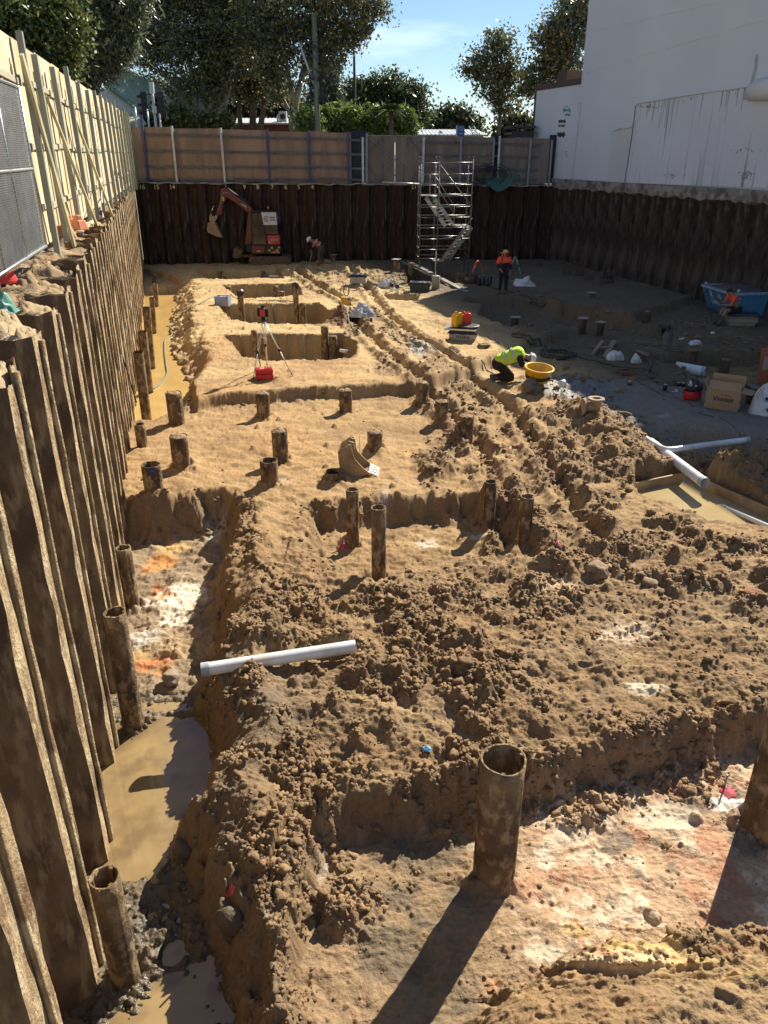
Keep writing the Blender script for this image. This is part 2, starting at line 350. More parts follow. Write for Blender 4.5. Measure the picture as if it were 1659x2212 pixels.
    d, hv = worley(wx * 3.1, wy * 3.1, 78); h = h + .07 * np.clip(1 - (d / .22) ** 2, 0, 1) ** .5 * (hv > .96) * (1 - np.clip(cm, 0, 1)) * (Y > 4)
    # vertical grooves cut by the bucket teeth where the banks are steep
    return h, sd, dict(n1=n1, n2=n2, n3=n3, n4=n4, cm=cm, clod=clod)
def grid_mesh(name, Xg, Yg, Zg, m, cols=None, rough=None, kind='structure'):
    r, c = Xg.shape; me = bpy.data.meshes.new(name); nv = r * c
    me.vertices.add(nv); co = np.stack([Xg.ravel(), Yg.ravel(), Zg.ravel()], 1).astype(np.float32); me.vertices.foreach_set('co', co.ravel())
    i = np.arange(r - 1)[:, None] * c + np.arange(c - 1)[None, :]
    q = np.stack([i, i + 1, i + c + 1, i + c], -1).reshape(-1, 4).astype(np.int32); nf = len(q)
    me.loops.add(nf * 4); me.loops.foreach_set('vertex_index', q.ravel())
    me.polygons.add(nf); me.polygons.foreach_set('loop_start', np.arange(0, nf * 4, 4, dtype=np.int32))
    me.update(calc_edges=True); me.shade_smooth()
    if cols is not None:
        a = me.color_attributes.new('soil', 'FLOAT_COLOR', 'POINT')
        rg = np.concatenate([cols.reshape(-1, 3), (rough if rough is not None else np.ones(Xg.shape)).reshape(-1, 1)], 1).astype(np.float32)
        a.data.foreach_set('color', rg.ravel())
    me.materials.append(m); o = bpy.data.objects.new(name, me); link(o); o['kind'] = kind; return o
def soil_material(name):
    m = bpy.data.materials.new(name); m.use_nodes = True; t = m.node_tree; b = t.nodes['Principled BSDF']; N = t.nodes.new; L = t.links.new
    at = N('ShaderNodeAttribute'); at.attribute_name = 'soil'
    co = N('ShaderNodeTexCoord')
    n1 = N('ShaderNodeTexNoise'); n1.inputs['Scale'].default_value = 22; n1.inputs['Detail'].default_value = 9; n1.inputs['Roughness'].default_value = .65; L(co.outputs['Object'], n1.inputs['Vector'])
    mr = N('ShaderNodeMapRange'); mr.inputs['From Min'].default_value = .3; mr.inputs['From Max'].default_value = .7; mr.inputs['To Min'].default_value = .74; mr.inputs['To Max'].default_value = 1.2; L(n1.outputs['Fac'], mr.inputs['Value'])
    mul = N('ShaderNodeVectorMath'); mul.operation = 'SCALE'; L(at.outputs['Color'], mul.inputs[0]); L(mr.outputs['Result'], mul.inputs['Scale'])
    L(mul.outputs['Vector'], b.inputs['Base Color']); L(at.outputs['Alpha'], b.inputs['Roughness'])
    b.inputs['Specular IOR Level'].default_value = .35
    n2 = N('ShaderNodeTexNoise'); n2.inputs['Scale'].default_value = 60; n2.inputs['Detail'].default_value = 8; L(co.outputs['Object'], n2.inputs['Vector'])
    bp = N('ShaderNodeBump'); bp.inputs['Strength'].default_value = .55; bp.inputs['Distance'].default_value = .02; L(n2.outputs['Fac'], bp.inputs['Height']); L(bp.outputs['Normal'], b.inputs['Normal'])
    return m
M_soil = soil_material('soil')
# rows close together near the camera, never more than 8 cm apart
ys = [1.5]
while ys[-1] < 46.2: ys.append(ys[-1] + min(.085, max(.010, (ys[-1] ** 2 + 31) / 4306 * .85)))
ys = np.array(ys); NC = 980
us = np.linspace(0, 1, NC)[None, :]
Yg = np.repeat(ys[:, None], NC, 1)
x0 = xl(Yg) - .55; x1 = np.minimum(xr(Yg) + .7, .62 * Yg + 4.2)
Xg = x0 + (x1 - x0) * us
Hh, SD, A = soil(Xg, Yg)
# colours of the soils (base colours, linear)
def C3(c): return np.array(c, float)[None, None, :]
n1, n2, n3, n4, cm = A['n1'], A['n2'], A['n3'], A['n4'], A['cm']
def mixc(a, b, m): return a + (b - a) * np.clip(m, 0, 1)[..., None]
col = np.broadcast_to(C3((.34, .215, .095)), Xg.shape + (3,)).copy()
col = mixc(col, C3((.25, .165, .087)), 1 - sstep(8.5, 14, Yg))
col = mixc(col, C3((.165, .108, .056)), (1 - sstep(7.5, 13.5, Yg)) * .85 * sstep(.0, .3, fbm(Xg * 1.1 + 60, Yg * 1.1, 5, 191, .6)))
col = mixc(col, C3((.50, .355, .17)), sstep(17.5, 22, Yg) * .95)                       # pale yellow sand further back
col = mixc(col, C3((.40, .235, .10)), .8 * sstep(.0, .5, fbm(Xg * .5 + 7, Yg * .5, 3, 91)) * sstep(12, 16, Yg) * (1 - sstep(24, 27, Yg)))
col = mixc(col, C3((.20, .128, .066)), np.clip(cm * 1.1, 0, 1) * .9)                      # freshly turned clods
col = mixc(col, C3((.33, .205, .095)), .6 * sstep(-.2, .5, n1) * sstep(8, 13, Yg))
col = mixc(col, C3((.40, .265, .13)), .5 * sstep(.0, .45, fbm(Xg * 1.6, Yg * 1.6, 4, 92)) * (1 - np.clip(cm, 0, 1)))
def blob(px, py, z, rx, ry, c, s=1.0, f=3.0, sharp=.25, seed=5, rot=0.0):
    global col
    p = G(px, py, z); dx = Xg - p.x; dy = Yg - p.y; ca, sa = math.cos(rot), math.sin(rot)
    a = (dx * ca + dy * sa) / rx; b = (-dx * sa + dy * ca) / ry
    m = 1 - np.sqrt(a * a + b * b) + .55 * fbm(Xg * f, Yg * f, 4, seed)
    m = m + .3 * fbm(Xg * f * 3.1, Yg * f * 3.1, 3, seed + 7)
    col = mixc(col, C3(c), s * .85 * sstep(-.05, sharp * 2.2, m))
WH = (.58, .50, .37); OR = (.50, .22, .06); RD = (.27, .09, .045); YE = (.55, .36, .13); DK = (.07, .052, .038); GY = (.17, .15, .125)
col = mixc(col, C3((.235, .14, .065)), .65 * sstep(.02, .3, fbm(Xg * .9 + 77, Yg * 1.3, 6, 291, .62)) * (1 - sstep(19, 24, Yg)))
# foreground pit floor: grey brown left, pale pink and white right
inF = 1 - sstep(-.1, .1, SD['F'])
col = mixc(col, C3((.255, .17, .095)), inF * .9)
col = mixc(col, C3((.11, .09, .062)), inF * .65 * sstep(-.05, .25, fbm(Xg * 2.1 + 3, Yg * 2.1, 5, 93)) * (1 - sstep(.7, 1.6, Xg)))
right = inF * sstep(.9, 1.9, Xg + .4 * n1)
col = mixc(col, C3((.42, .28, .17)), right)
col = mixc(col, C3((.56, .45, .32)), right * .9 * sstep(.05, .22, fbm(Xg * 2.6, Yg * 2.6, 7, 94, .72)))
col = mixc(col, C3((.40, .19, .11)), right * .7 * sstep(.10, .25, fbm(Xg * 3.1 + 9, Yg * 3.1, 6, 95, .68)))
col = mixc(col, C3((.13, .11, .085)), right * .7 * sstep(.12, .3, fbm(Xg * 2.6 + 19, Yg * 2.6, 6, 96, .68)))
for (a) in [(1360, 2090, -.45, .5, .12, YE, .9), (1250, 2010, -.5, .22, .10, YE, .8), (1430, 2125, -.4, .6, .14, (.60, .42, .19), .9), (1330, 2130, -.4, .5, .10, (.66, .50, .30), .9), (1180, 2060, -.5, .3, .10, WH, .7), (1550, 2110, -.4, .35, .06, RD, .6), (1300, 2120, -.4, .12, .05, RD, .8), (1500, 2190, -.3, .7, .2, YE, .6),
            (1440, 1770, -.5, .35, .2, WH, .8), (1570, 1740, -.5, .2, .1, (.8, .75, .65), .8), (1170, 1860, -.5, .12, .16, WH, .9), (1045, 1700, -.4, .1, .1, OR, .4), (700, 1830, -.5, .06, .5, (.40, .36, .29), .7), (1020, 1830, -.5, .10, .07, (.45, .42, .30), .6)]:
    blob(*a[:7])
# trench: orange, white and dark mud
inT = 1 - sstep(-.05, .25, SD['T'])
col = mixc(col, C3((.26, .19, .12)), inT * .9)
for a in [(345, 1215, -.66, .30, .45, OR, 1.0), (375, 1180, -.66, .35, .22, YE, .9), (345, 1270, -.66, .22, .3, (.45, .15, .05), .8), (385, 1290, -.66, .5, .6, (.78, .68, .52), 1.0), (355, 1285, -.66, .16, .2, OR, .9), (375, 1335, -.66, .25, .2, (.75, .65, .5), .9), (310, 1380, -.66, .35, .3, (.55, .50, .43), .9), (330, 1425, -.66, .34, .17, (.45, .14, .05), 1.0), (350, 1445, -.66, .34, .12, OR, .8), (300, 1410, -.66, .3, .2, YE, .5), (470, 1150, -.66, .3, .5, (.5, .48, .42), .6), (400, 1390, -.66, .6, .4, (.42, .29, .15), .7), (245, 1560, -.66, .12, .12, (.6, .5, .33), .8)]:
    blob(*a[:7], f=4.5)
mud = inT * (1 - sstep(5.0, 6.2, Yg + .5 * n1)); wetm = mud * sstep(-.25, .2, n2)
col = mixc(col, C3((.17, .125, .075)), mud * .85)
dkb = (1 - sstep(.1, 1.3, SD['T'] + .5 * n1)) * (1 - sstep(6.8, 8.6, Yg))
col = mixc(col, C3((.125, .095, .062)), dkb * .8 * (1 - inF))
col = mixc(col, C3((.13, .10, .07)), .85 * sstep(.1, .35, fbm(Xg * 3.3 + 1, Yg * 3.3, 4, 98)) * dkb * (1 - inF))
# area of the building's shadow: shade painted into the soil as darker grey brown
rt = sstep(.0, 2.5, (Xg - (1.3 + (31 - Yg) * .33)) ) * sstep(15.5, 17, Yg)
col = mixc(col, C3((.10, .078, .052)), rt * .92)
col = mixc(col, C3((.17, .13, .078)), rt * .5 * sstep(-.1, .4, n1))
col = mixc(col, C3((.21, .195, .175)), (1 - sstep(-.2, .4, SD['GR'] + .4 * n2)) * .75)
# cement slurry by the tub, blackish red heap, red spots
rough = .93 - .0 * Xg
sl = G(1250, 845, .1); q = np.exp(-(((Xg - sl.x) / 1.25) ** 2 + ((Yg - sl.y) / 1.5) ** 2) * 1.0) + .35 * n2
slm = sstep(.35, .6, q); col = mixc(col, C3((.20, .19, .17)), slm * .95); rough = rough - .30 * slm
sl2 = G(905, 750, .3); q = np.exp(-(((Xg - sl2.x) / .5) ** 2 + ((Yg - sl2.y) / 1.6) ** 2)) + .35 * n3
s2 = sstep(.5, .8, q); col = mixc(col, C3((.24, .22, .19)), s2 * .8); rough = rough - .4 * s2
for a in [(735, 690, .4, 1.0, .8, (.10, .035, .018), .95), (820, 588, .3, 1.6, .7, (.14, .06, .03), .7), (600, 1040, 0, .3, .3, (.33, .25, .2), .5), (480, 700, .3, .5, .8, (.5, .38, .2), .6), (440, 800, 0, .4, .8, (.42, .17, .07), .7), (1200, 1270, 0, .35, .3, (.52, .38, .23), .8), (1350, 1370, 0, .5, .3, (.60, .46, .32), .8), (1400, 1480, 0, .35, .12, (.66, .55, .40), .9), (1150, 1200, 0, .2, .2, WH, .2),
          (920, 1175, -.45, .22, .25, (.6, .52, .4), .8), (1040, 1165, -.45, .2, .1, (.6, .52, .4), .7), (830, 1110, -.3, .15, .5, (.42, .36, .28), .7)]:
    blob(*a[:7])
# steep faces darkened by slope: their shade is put into the soil colour
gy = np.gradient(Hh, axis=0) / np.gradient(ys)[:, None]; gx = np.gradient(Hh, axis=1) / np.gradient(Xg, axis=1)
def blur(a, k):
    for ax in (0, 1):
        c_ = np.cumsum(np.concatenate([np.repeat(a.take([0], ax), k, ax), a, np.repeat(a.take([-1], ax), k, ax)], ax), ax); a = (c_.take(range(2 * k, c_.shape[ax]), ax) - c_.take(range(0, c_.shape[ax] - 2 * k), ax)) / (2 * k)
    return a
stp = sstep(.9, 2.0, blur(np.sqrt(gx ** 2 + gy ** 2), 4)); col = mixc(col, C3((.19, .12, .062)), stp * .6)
# wetness next to water
rough = rough - .5 * wetm
for lv, box in ((WATER_N, (Yg < 8) & (SD['T'] < .4)), (WATER_F, (Yg > 17) & (Xg < -4.5)), (WATER_P, SD['PO'] < .5)):
    wet = (1 - sstep(0, .09, Hh - lv)) * box
    col = col * (1 - .45 * wet[..., None]); rough = rough - .55 * wet
col = col * (1 + .10 * n3[..., None] + .06 * n4[..., None])
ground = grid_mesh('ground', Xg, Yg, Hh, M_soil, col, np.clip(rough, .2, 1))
# sampling function for placing things on the soil
def hz(x, y):
    j = int(np.searchsorted(ys, y)); j = max(1, min(len(ys) - 1, j)); 
    a = xl(y) - .55; b = min(xr(y) + .7, .62 * y + 4.2); i = int(round((x - a) / (b - a) * (NC - 1))); i = max(0, min(NC - 1, i))
    return float(Hh[j, i])
def GS(px, py, z=0.0, it=6):      # first place where the ray meets the soil, near z
    for _ in range(it):
        p = G(px, py, z); z = .5 * z + .5 * hz(p.x, p.y)
    p = G(px, py, z); p.z = hz(p.x, p.y); return p
# ---------------- sheet pile walls ----------------
def rust_mat(name, base, streak, pale, dirt, sc1=1.0, pale_lo=.52, zs=1.0):
    m = bpy.data.materials.new(name); m.use_nodes = True; t = m.node_tree; b = t.nodes['Principled BSDF']; N = t.nodes.new; L = t.links.new
    co = N('ShaderNodeTexCoord')
    def nz(s, st, lo, hi, det=8, off=0):
        mp = N('ShaderNodeMapping'); mp.inputs['Scale'].default_value = st; mp.inputs['Location'].default_value = (off, off, off); L(co.outputs['Object'], mp.inputs['Vector'])
        n = N('ShaderNodeTexNoise'); n.inputs['Scale'].default_value = s; n.inputs['Detail'].default_value = det; n.inputs['Roughness'].default_value = .62; L(mp.outputs['Vector'], n.inputs['Vector'])
        r = N('ShaderNodeMapRange'); r.inputs['From Min'].default_value = lo; r.inputs['From Max'].default_value = hi; L(n.outputs['Fac'], r.inputs['Value']); return r.outputs['Result'], n.outputs['Fac']
    def mixn(a, c, f):
        m_ = N('ShaderNodeMix'); m_.data_type = 'RGBA'; L(f, m_.inputs['Factor']); L(a, m_.inputs['A']); m_.inputs['B'].default_value = (*c, 1); return m_.outputs['Result']
    rgb = N('ShaderNodeRGB'); rgb.outputs[0].default_value = (*base, 1); c = rgb.outputs[0]
    c = mixn(c, streak, nz(3.0 * sc1, (1, 1, .12 * zs), .38, .62)[0])
    c = mixn(c, dirt, nz(1.2 * sc1, (1, 1, .6), .45, .62, 9, 3)[0])
    c = mixn(c, pale, nz(5.0 * sc1, (1, 1, .16 * zs), pale_lo, pale_lo + .12, 9, 9)[0])
    f, raw = nz(14, (1, 1, .8), .3, .7)
    L(c, b.inputs['Base Color']); b.inputs['Roughness'].default_value = .85; b.inputs['Specular IOR Level'].default_value = .25
    n5, r5 = nz(26, (1, 1, min(1, .35 * zs)), .3, .7)
    bp = N('ShaderNodeBump'); bp.inputs['Strength'].default_value = 1.0; bp.inputs['Distance'].default_value = .04; L(r5, bp.inputs['Height']); L(bp.outputs['Normal'], b.inputs['Normal'])
    return m
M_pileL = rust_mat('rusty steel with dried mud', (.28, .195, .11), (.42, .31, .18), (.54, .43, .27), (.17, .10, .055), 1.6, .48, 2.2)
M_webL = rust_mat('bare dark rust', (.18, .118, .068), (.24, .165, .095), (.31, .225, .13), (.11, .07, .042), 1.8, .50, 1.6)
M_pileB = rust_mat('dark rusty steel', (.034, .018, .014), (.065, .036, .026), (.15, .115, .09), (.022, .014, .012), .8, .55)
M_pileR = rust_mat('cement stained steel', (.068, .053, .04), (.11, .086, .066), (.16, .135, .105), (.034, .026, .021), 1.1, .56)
PROF = [(0, 0), (.25, 0), (.45, -.44), (.95, -.44), (1.15, 0), (1.40, 0)]
PROFR = [(0, 0), (.16, .02), (.34, .0), (.52, -.10), (.62, -.30), (.80, -.36), (.93, -.30), (1.0, -.10), (1.1, -.02)]
def prof_at(s, prof, pitch):
    s = s % pitch
    for (a, b), (c, d) in zip(prof[:-1], prof[1:]):
        if a <= s <= c: return b + (d - b) * (s - a) / (c - a + 1e-9)
    return prof[-1][1]
def pile_mesh(prof, zt, zb, t, seed, jit=.012, nz_=14):
    q = random.Random(seed); mb = MB(); zs = [zb + (zt - zb) * i / nz_ for i in range(nz_ + 1)]
    pts = []
    for (a, b), (c, d) in zip(prof[:-1], prof[1:]):
        k = 3
        for i in range(k): pts.append((a + (c - a) * i / k, b + (d - b) * i / k))
    pts.append(prof[-1]); n = len(pts); vs = []
    for layer in (0, 1):
        for z in zs:
            for i, (s, d) in enumerate(pts):
                e = q.uniform(-jit, jit) if 0 < i < n - 1 else 0
                top = q.uniform(-.04, .04) if z == zs[-1] else 0
                vs.append((s + (q.uniform(-jit, jit) * .6 if 0 < i < n - 1 else 0), d + e - layer * t, z + top))
    fs = []; r = len(zs); off = r * n
    for j in range(r - 1):
        for i in range(n - 1):
            a = j * n + i; fs.append((a, a + 1, a + n + 1, a + n)); fs.append((off + a, off + a + n, off + a + n + 1, off + a + 1))
    for i in range(n - 1):
        a = (r - 1) * n + i; fs.append((a, a + 1, off + a + 1, off + a))
    for j in range(r - 1):
        a = j * n; fs.append((a, a + n, off + a + n, off + a)); a += n - 1; fs.append((a, off + a, off + a + n, a + n))
    mb.add(vs, fs); 
    # the interlocking lip down the middle of the outer face
    return mb
def pile_wall(name, A, B, prof, pitch, ztop, zb, t, m, label, flip, lip=True, jit=.012, s0=0.0):
    A = Vector((A[0], A[1], 0)); B = Vector((B[0], B[1], 0)); d = (B - A).normalized(); nrm = Vector((d.y, -d.x, 0)) * flip
    root = empty(name, A, 0, label, 'retaining wall'); n = int((B - A).length / pitch) + 1
    for k in range(n):
        zt = ztop(k * pitch) + rnd.uniform(-.07, .07)
        mb = pile_mesh(prof, zt, zb, t, k * 31 + len(name), jit)
        if lip:
            for s, dd in ((.02, .018), (.70, -.44 + .02)):
                mb.tube([(s + rnd.uniform(-.006, .006), dd + rnd.uniform(-.004, .008), zb + (zt - .03 - zb) * i / 10) for i in range(11)], [.028 + rnd.uniform(-.005, .006) for _ in range(11)], 6)
        o = mb.build('sheet_pile', m, root)
        if lip:
            o.data.materials.append(M_webL); o.data.polygons.foreach_set('material_index', [1 if abs(p_.normal.x) > .35 and abs(p_.normal.z) < .5 and len(p_.vertices) == 4 and p_.area > .03 or (p_.center.y < -.3 and (k * 7 + int(p_.center.z * 1.3)) % 3) else 0 for p_ in o.data.polygons])
        o.matrix_local = Matrix(((d.x, nrm.x, 0, d.x * (k * pitch + s0)), (d.y, nrm.y, 0, d.y * (k * pitch + s0)), (0, 0, 1, 0), (0, 0, 0, 1)))
    return root
pile_wall('sheet_pile_wall', (xl(1.6), 1.6), (xl(42), 42), PROF, 1.4, lambda s: 4.12 + .0 * s, -1.3, .014, M_pileL, 'long rusty sheet pile wall down the sunlit left side of the pit', 1, jit=.014)
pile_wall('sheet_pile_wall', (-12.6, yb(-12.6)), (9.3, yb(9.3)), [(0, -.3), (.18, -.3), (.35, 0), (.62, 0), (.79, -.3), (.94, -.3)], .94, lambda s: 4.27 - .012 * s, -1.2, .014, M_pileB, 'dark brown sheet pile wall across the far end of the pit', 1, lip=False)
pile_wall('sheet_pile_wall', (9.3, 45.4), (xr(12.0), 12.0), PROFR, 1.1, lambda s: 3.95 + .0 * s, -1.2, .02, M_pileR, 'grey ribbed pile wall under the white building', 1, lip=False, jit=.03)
# painted pile numbers
M_mark = mat('yellow marking paint', (.55, .48, .22), .8)
def text_mesh(name, s, size, m, M, depth=.004, parent=None, font_shear=0, bold=0):
    cu = bpy.data.curves.new(name, 'FONT'); cu.body = s; cu.size = size; cu.extrude = depth; cu.align_x = 'CENTER'; cu.align_y = 'CENTER'; cu.shear = font_shear; cu.offset = bold
    o = bpy.data.objects.new(name, cu); link(o); dg = bpy.context.evaluated_depsgraph_get(); me = bpy.data.meshes.new_from_object(o.evaluated_get(dg))
    bpy.data.objects.remove(o); me.materials.clear(); me.materials.append(m); r = bpy.data.objects.new(name, me); link(r)
    if parent: r.parent = parent; r.matrix_parent_inverse = Matrix()
    r.matrix_local = M; return r
def upright(loc, yaw=0, s=1): return Matrix.Translation(loc) @ Matrix.Rotation(yaw, 4, 'Z') @ Matrix.Rotation(R(90), 4, 'X')
wallB = [o for o in sc.objects if o.name.startswith('sheet_pile_wall') and o['label'].startswith('dark')][0]
ang = math.atan2(3.4, 22.55)
for px, s in ((307, '16'), (338, '15'), (372, '14'), (528, '9'), (557, '8'), (588, '7'), (617, '6'), (645, '5'), (675, '4'), (894, 'D')):
    r_ = ray(px, 404.5); t_ = 0
    for _ in range(12):
        Yt = yb(r_.x * t_) - .02; t_ = Yt / r_.y
    p = Vector((r_.x * t_, Yt, CAMZ + r_.z * t_)); text_mesh('painted_number', s, .30, M_mark, upright(Vector((p.x + 12.6, p.y - 42 - .012, p.z)), ang + R(rnd.uniform(-3, 3))), .003, wallB, bold=.004)
# ---------------- soil on top of the left wall and the land round the pit ----------------
yy = np.concatenate([np.arange(1.6, 20, .045), np.arange(20, 42.2, .12)]); vv = np.linspace(0, 1, 120)[None, :]
Y2 = np.repeat(yy[:, None], 120, 1)
ca = 1 / math.sqrt(1 + .27 ** 2)
pr = np.array([prof_at((y - 1.6) / ca, PROF, 1.4) for y in yy])[:, None]
dist = vv ** 1.7 * 5.2
X2 = xl(Y2) + pr * .98 - .03 - dist
e1 = fbm(X2 * 1.4, Y2 * 1.4, 4, 201); e2 = fbm(X2 * 5, Y2 * 5, 4, 202); dd_, hh_ = worley(X2 * 11 + e2, Y2 * 11, 203); c_ = np.clip(1 - (dd_ / .5) ** 2, 0, 1) * (hh_ > .45) * hh_
near = 1 - sstep(9, 14, Y2)
Z2 = 4.06 + .07 * e1 + .05 * e2 + .03 * fbm(X2 * 15, Y2 * 15, 3, 209) + .05 * c_ * (.4 + near) + .16 * sstep(0, .4, dist + pr * .0) * (.4 + e1) + .12 * sstep(.3, 1.2, dist) + .04 * near * np.exp(-((dist - .35) / .3) ** 2)
Z2 = Z2 - .12 * (1 - sstep(0, .05, dist))
col = np.broadcast_to(C3((.30, .205, .115)), X2.shape + (3,)).copy()
col = mixc(col, C3((.40, .30, .18)), sstep(-.3, .4, e1)); col = mixc(col, C3((.20, .13, .08)), .7 * sstep(.0, .4, e2))
grid_mesh('bank', X2, Y2, Z2, M_soil, col)
M_street = mat('street ground', (.10, .085, .06), .9, var=.4, scale=.8, bump=.2)
g = MB()
def quad(*p): g.add(p, [(0, 1, 2, 3)])
quad((-400, -60, 4.1), (xl(1.6) - 5, 1.6, 4.1), (xl(42) - 5, 42, 4.25), (-400, 60, 4.25))
quad((-400, 60, 4.25), (xl(42) - 5, 42, 4.25), (-12.4, 42.2, 4.25), (-12.4, 60, 4.25))
quad((-12.7, 42.25, 4.24), (9.3, 45.7, 4.0), (9.3, 60, 4.0), (-12.7, 60, 4.24))
quad((-500, 59.9, 4.23), (500, 59.9, 3.98), (900, 1500, 3.5), (-900, 1500, 3.5))
quad((9.4, 45.4, 3.94), (xr(-10) + .3, -10, 3.94), (400, -10, 3.94), (400, 60, 3.94))
quad((9.29, 45.7, 3.96), (9.45, 45.4, 3.94), (400, 60, 3.94), (9.29, 60, 3.96))
o = g.build('street_ground', M_street); o['kind'] = 'structure'
# concrete capping lip along the far wall
M_conc = mat('weathered concrete', (.30, .27, .23), .9, var=.35, scale=3, bump=.4, dirt=(.12, .10, .085))
g = MB(); q = random.Random(5); n = 60; vs = []
for i in range(n + 1):
    x = -12.8 + 22.1 * i / n; z = 4.30 - .27 * i / n + q.uniform(-.03, .03); y = yb(x)
    vs += [(x, y - .06 + q.uniform(-.05, .03), z - .05 + q.uniform(-.03, .02)), (x, y - .05 + q.uniform(-.04, .03), z), (x, y + .6, z + .01), (x, y + .6, z - .3)]
g.add(vs, [(4 * i + a, 4 * i + a + 1, 4 * i + a + 5, 4 * i + a + 4) for i in range(n) for a in range(3)])
o = g.build('kerb_strip', M_conc); o['kind'] = 'structure'
# ---------------- timber hoarding on the left ----------------
M_plyL = mat('pale plywood', (.66, .56, .37), .8, var=.2, scale=3, stretch=(1, 1, .15), bump=.15, dirt=(.50, .39, .22))
M_post = mat('blue grey treated timber', (.26, .28, .24), .75, var=.25, scale=6, stretch=(1, 1, .1), bump=.1)
M_plyR = mat('pale timber rail', (.42, .38, .27), .8, var=.2, scale=5)
M_brace = mat('greenish treated pine', (.42, .40, .24), .75, var=.25, scale=6, stretch=(1, 1, .15), bump=.1)
def fx(Y): return -5.5 - .2465 * (Y - 13.2)
FT = lambda Y: 7.12 + .008 * (Y - 13)
root = empty('timber_hoarding', (fx(13.2), 13.2, 4.2), 0, 'tall pale plywood hoarding with timber posts on top of the left pile wall', 'hoarding')
def bl(mb, name, m, bevel=0): o = mb.build(name, m, root, bevel); o.location = -root.location; return o
fn = Vector((1, .2465, 0)).normalized()
def fpt(Y, z, off=0): return Vector((fx(Y), Y, z)) + fn * off
Yp = [11.4, 13.2, 14.3, 16.3, 18.4, 20.4, 22.5, 24.6, 26.6, 28.6, 30.6, 32.6, 34.6, 36.6, 38.6, 40.4, 41.9]
for a, b in zip(Yp[:-1], Yp[1:]):
    n = max(1, round((b - a) / 1.0)); mb = MB(); 
    for i in range(n):
        y0 = a + (b - a) * i / n; y1 = a + (b - a) * (i + 1) / n - .012; tp = FT(y0) + rnd.uniform(-.02, .05)
        mb.bar(fpt(y0, (4.25 + tp) / 2), fpt(y1, (4.25 + tp) / 2), .018, tp - 4.25)
        yb_ = (y0 + y1) / 2; mb.bar(fpt(yb_, 4.4, .02), fpt(yb_, tp - .3, .02), .05, .012, up=fn)
    bl(mb, 'panel', M_plyL)
for i, y in enumerate(Yp[1:]):
    off = .14; mb = MB(); h = FT(y) + rnd.uniform(-.12, .12) + (.12 if i == 0 else 0); mb.bar(fpt(y, 4.0, off + rnd.uniform(0, .06)), fpt(y + rnd.uniform(-.06, .06), h, off), .13, .09, up=fn)
    bl(mb, 'post', M_post, .004)
for k, z in enumerate((4.8, 5.7, 6.6)):
    for a, b in zip(Yp[:-1], Yp[1:]):
        mb = MB(); dz = rnd.uniform(-.03, .03); mb.bar(fpt(a - .1, z + dz, .03), fpt(b + .08, z + dz + rnd.uniform(-.03, .03), .03), .03, .085); bl(mb, 'rail', M_plyR)
def on_fence(px, py, off=.17):
    r_ = ray(px, py); # (r.x t) = fx(r.y t)
    t = (-5.5 + .2465 * 13.2 + off) / (r_.x + .2465 * r_.y); return Vector((r_.x * t, r_.y * t, CAMZ + r_.z * t))
for (a, b) in (((46, 117), (161, 532)), ((103, 214), (211, 491)), ((159, 247), (243, 466)), ((255, 362), (272, 404))):
    p = on_fence(*a); f = G(b[0], b[1], 4.15); mb = MB(); mb.bar(f, p, .105, .05, up=(1, 0, .3)); bl(mb, 'brace', M_brace, .004)
mb = MB(); mb.bar(G(172, 500, 4.25), G(200, 476, 4.22), .13, .03); one('timber_offcut', mb, M_plyL, 'short pale plank lying on the soil at the foot of the second brace', 'plank')
mb = MB(); mb.tube([on_fence(217, 385, .2), G(222, 440, 4.6), G(213, 425, 4.3) + Vector((0, 0, .0)), G(226, 478, 4.1)], .018, 6); one('conduit', mb, mat('pale pvc', (.72, .72, .68), .4), 'thin pale conduit hanging down between timber posts and pile tops', 'pipe')
# chain link temporary fence panel
M_galv = mat('galvanised steel', (.50, .52, .53), .35, .8, var=.2, scale=20)
M_wire = mat('dull wire mesh', (.16, .165, .17), .5, .6)
M_cloth = mat('dark shade cloth', (.02, .021, .023), .95, var=.3)
A_ = Vector((-4.06, 8.3, 4.42)); B_ = Vector((-4.76, 11.4, 4.42)); H_ = 1.98
root = empty('chain_link_panel', A_, 0, 'galvanised temporary fence panel with chain link mesh at the left edge', 'fence panel')
def bl2(mb, name, m): o = mb.build(name, m, root); o.location = -root.location; return o
up_ = Vector((0, 0, 1)); A2 = A_ - (B_ - A_) * .35
mb = MB(); mb.tube([A2, B_], .021, 8).tube([A2 + up_ * H_, B_ + up_ * H_ - up_ * .02], .021, 8).tube([B_ - up_ * .02, B_ + up_ * H_], .021, 8).tube([A2 + up_ * H_ * .5, B_ + up_ * H_ * .5], .019, 8)
mid = A_ * .45 + B_ * .55; mb.tube([mid, mid + up_ * H_], .014, 8); mid2 = A_ * .85 + B_ * .15; mb.tube([mid2, mid2 + up_ * H_], .014, 8); bl2(mb, 'frame', M_galv)
mb = MB(); dA = (B_ - A2); Ln = dA.length; dA.normalize(); st = .05
for k in range(int(-H_ / st), int(Ln / st)):
    for sgn in (1, -1):
        s0, z0 = k * st, 0.0; s1, z1 = k * st + H_, H_
        if s0 < 0: z0 = -s0; s0 = 0
        if s1 > Ln: z1 = H_ - (s1 - Ln); s1 = Ln
        if z1 - z0 < .05: continue
        if sgn < 0: s0, s1 = Ln - s0, Ln - s1
        mb.tube([A2 + dA * s0 + up_ * z0, A2 + dA * s1 + up_ * z1], .0032, 3, False)
bl2(mb, 'mesh', M_wire)
off = Vector((-.035, -.01, 0)); mb = MB(); mb.bar(A2 + off + up_ * H_ / 2, B_ + off + up_ * H_ / 2, .006, H_ - .05); bl2(mb, 'shade_cloth', M_cloth)
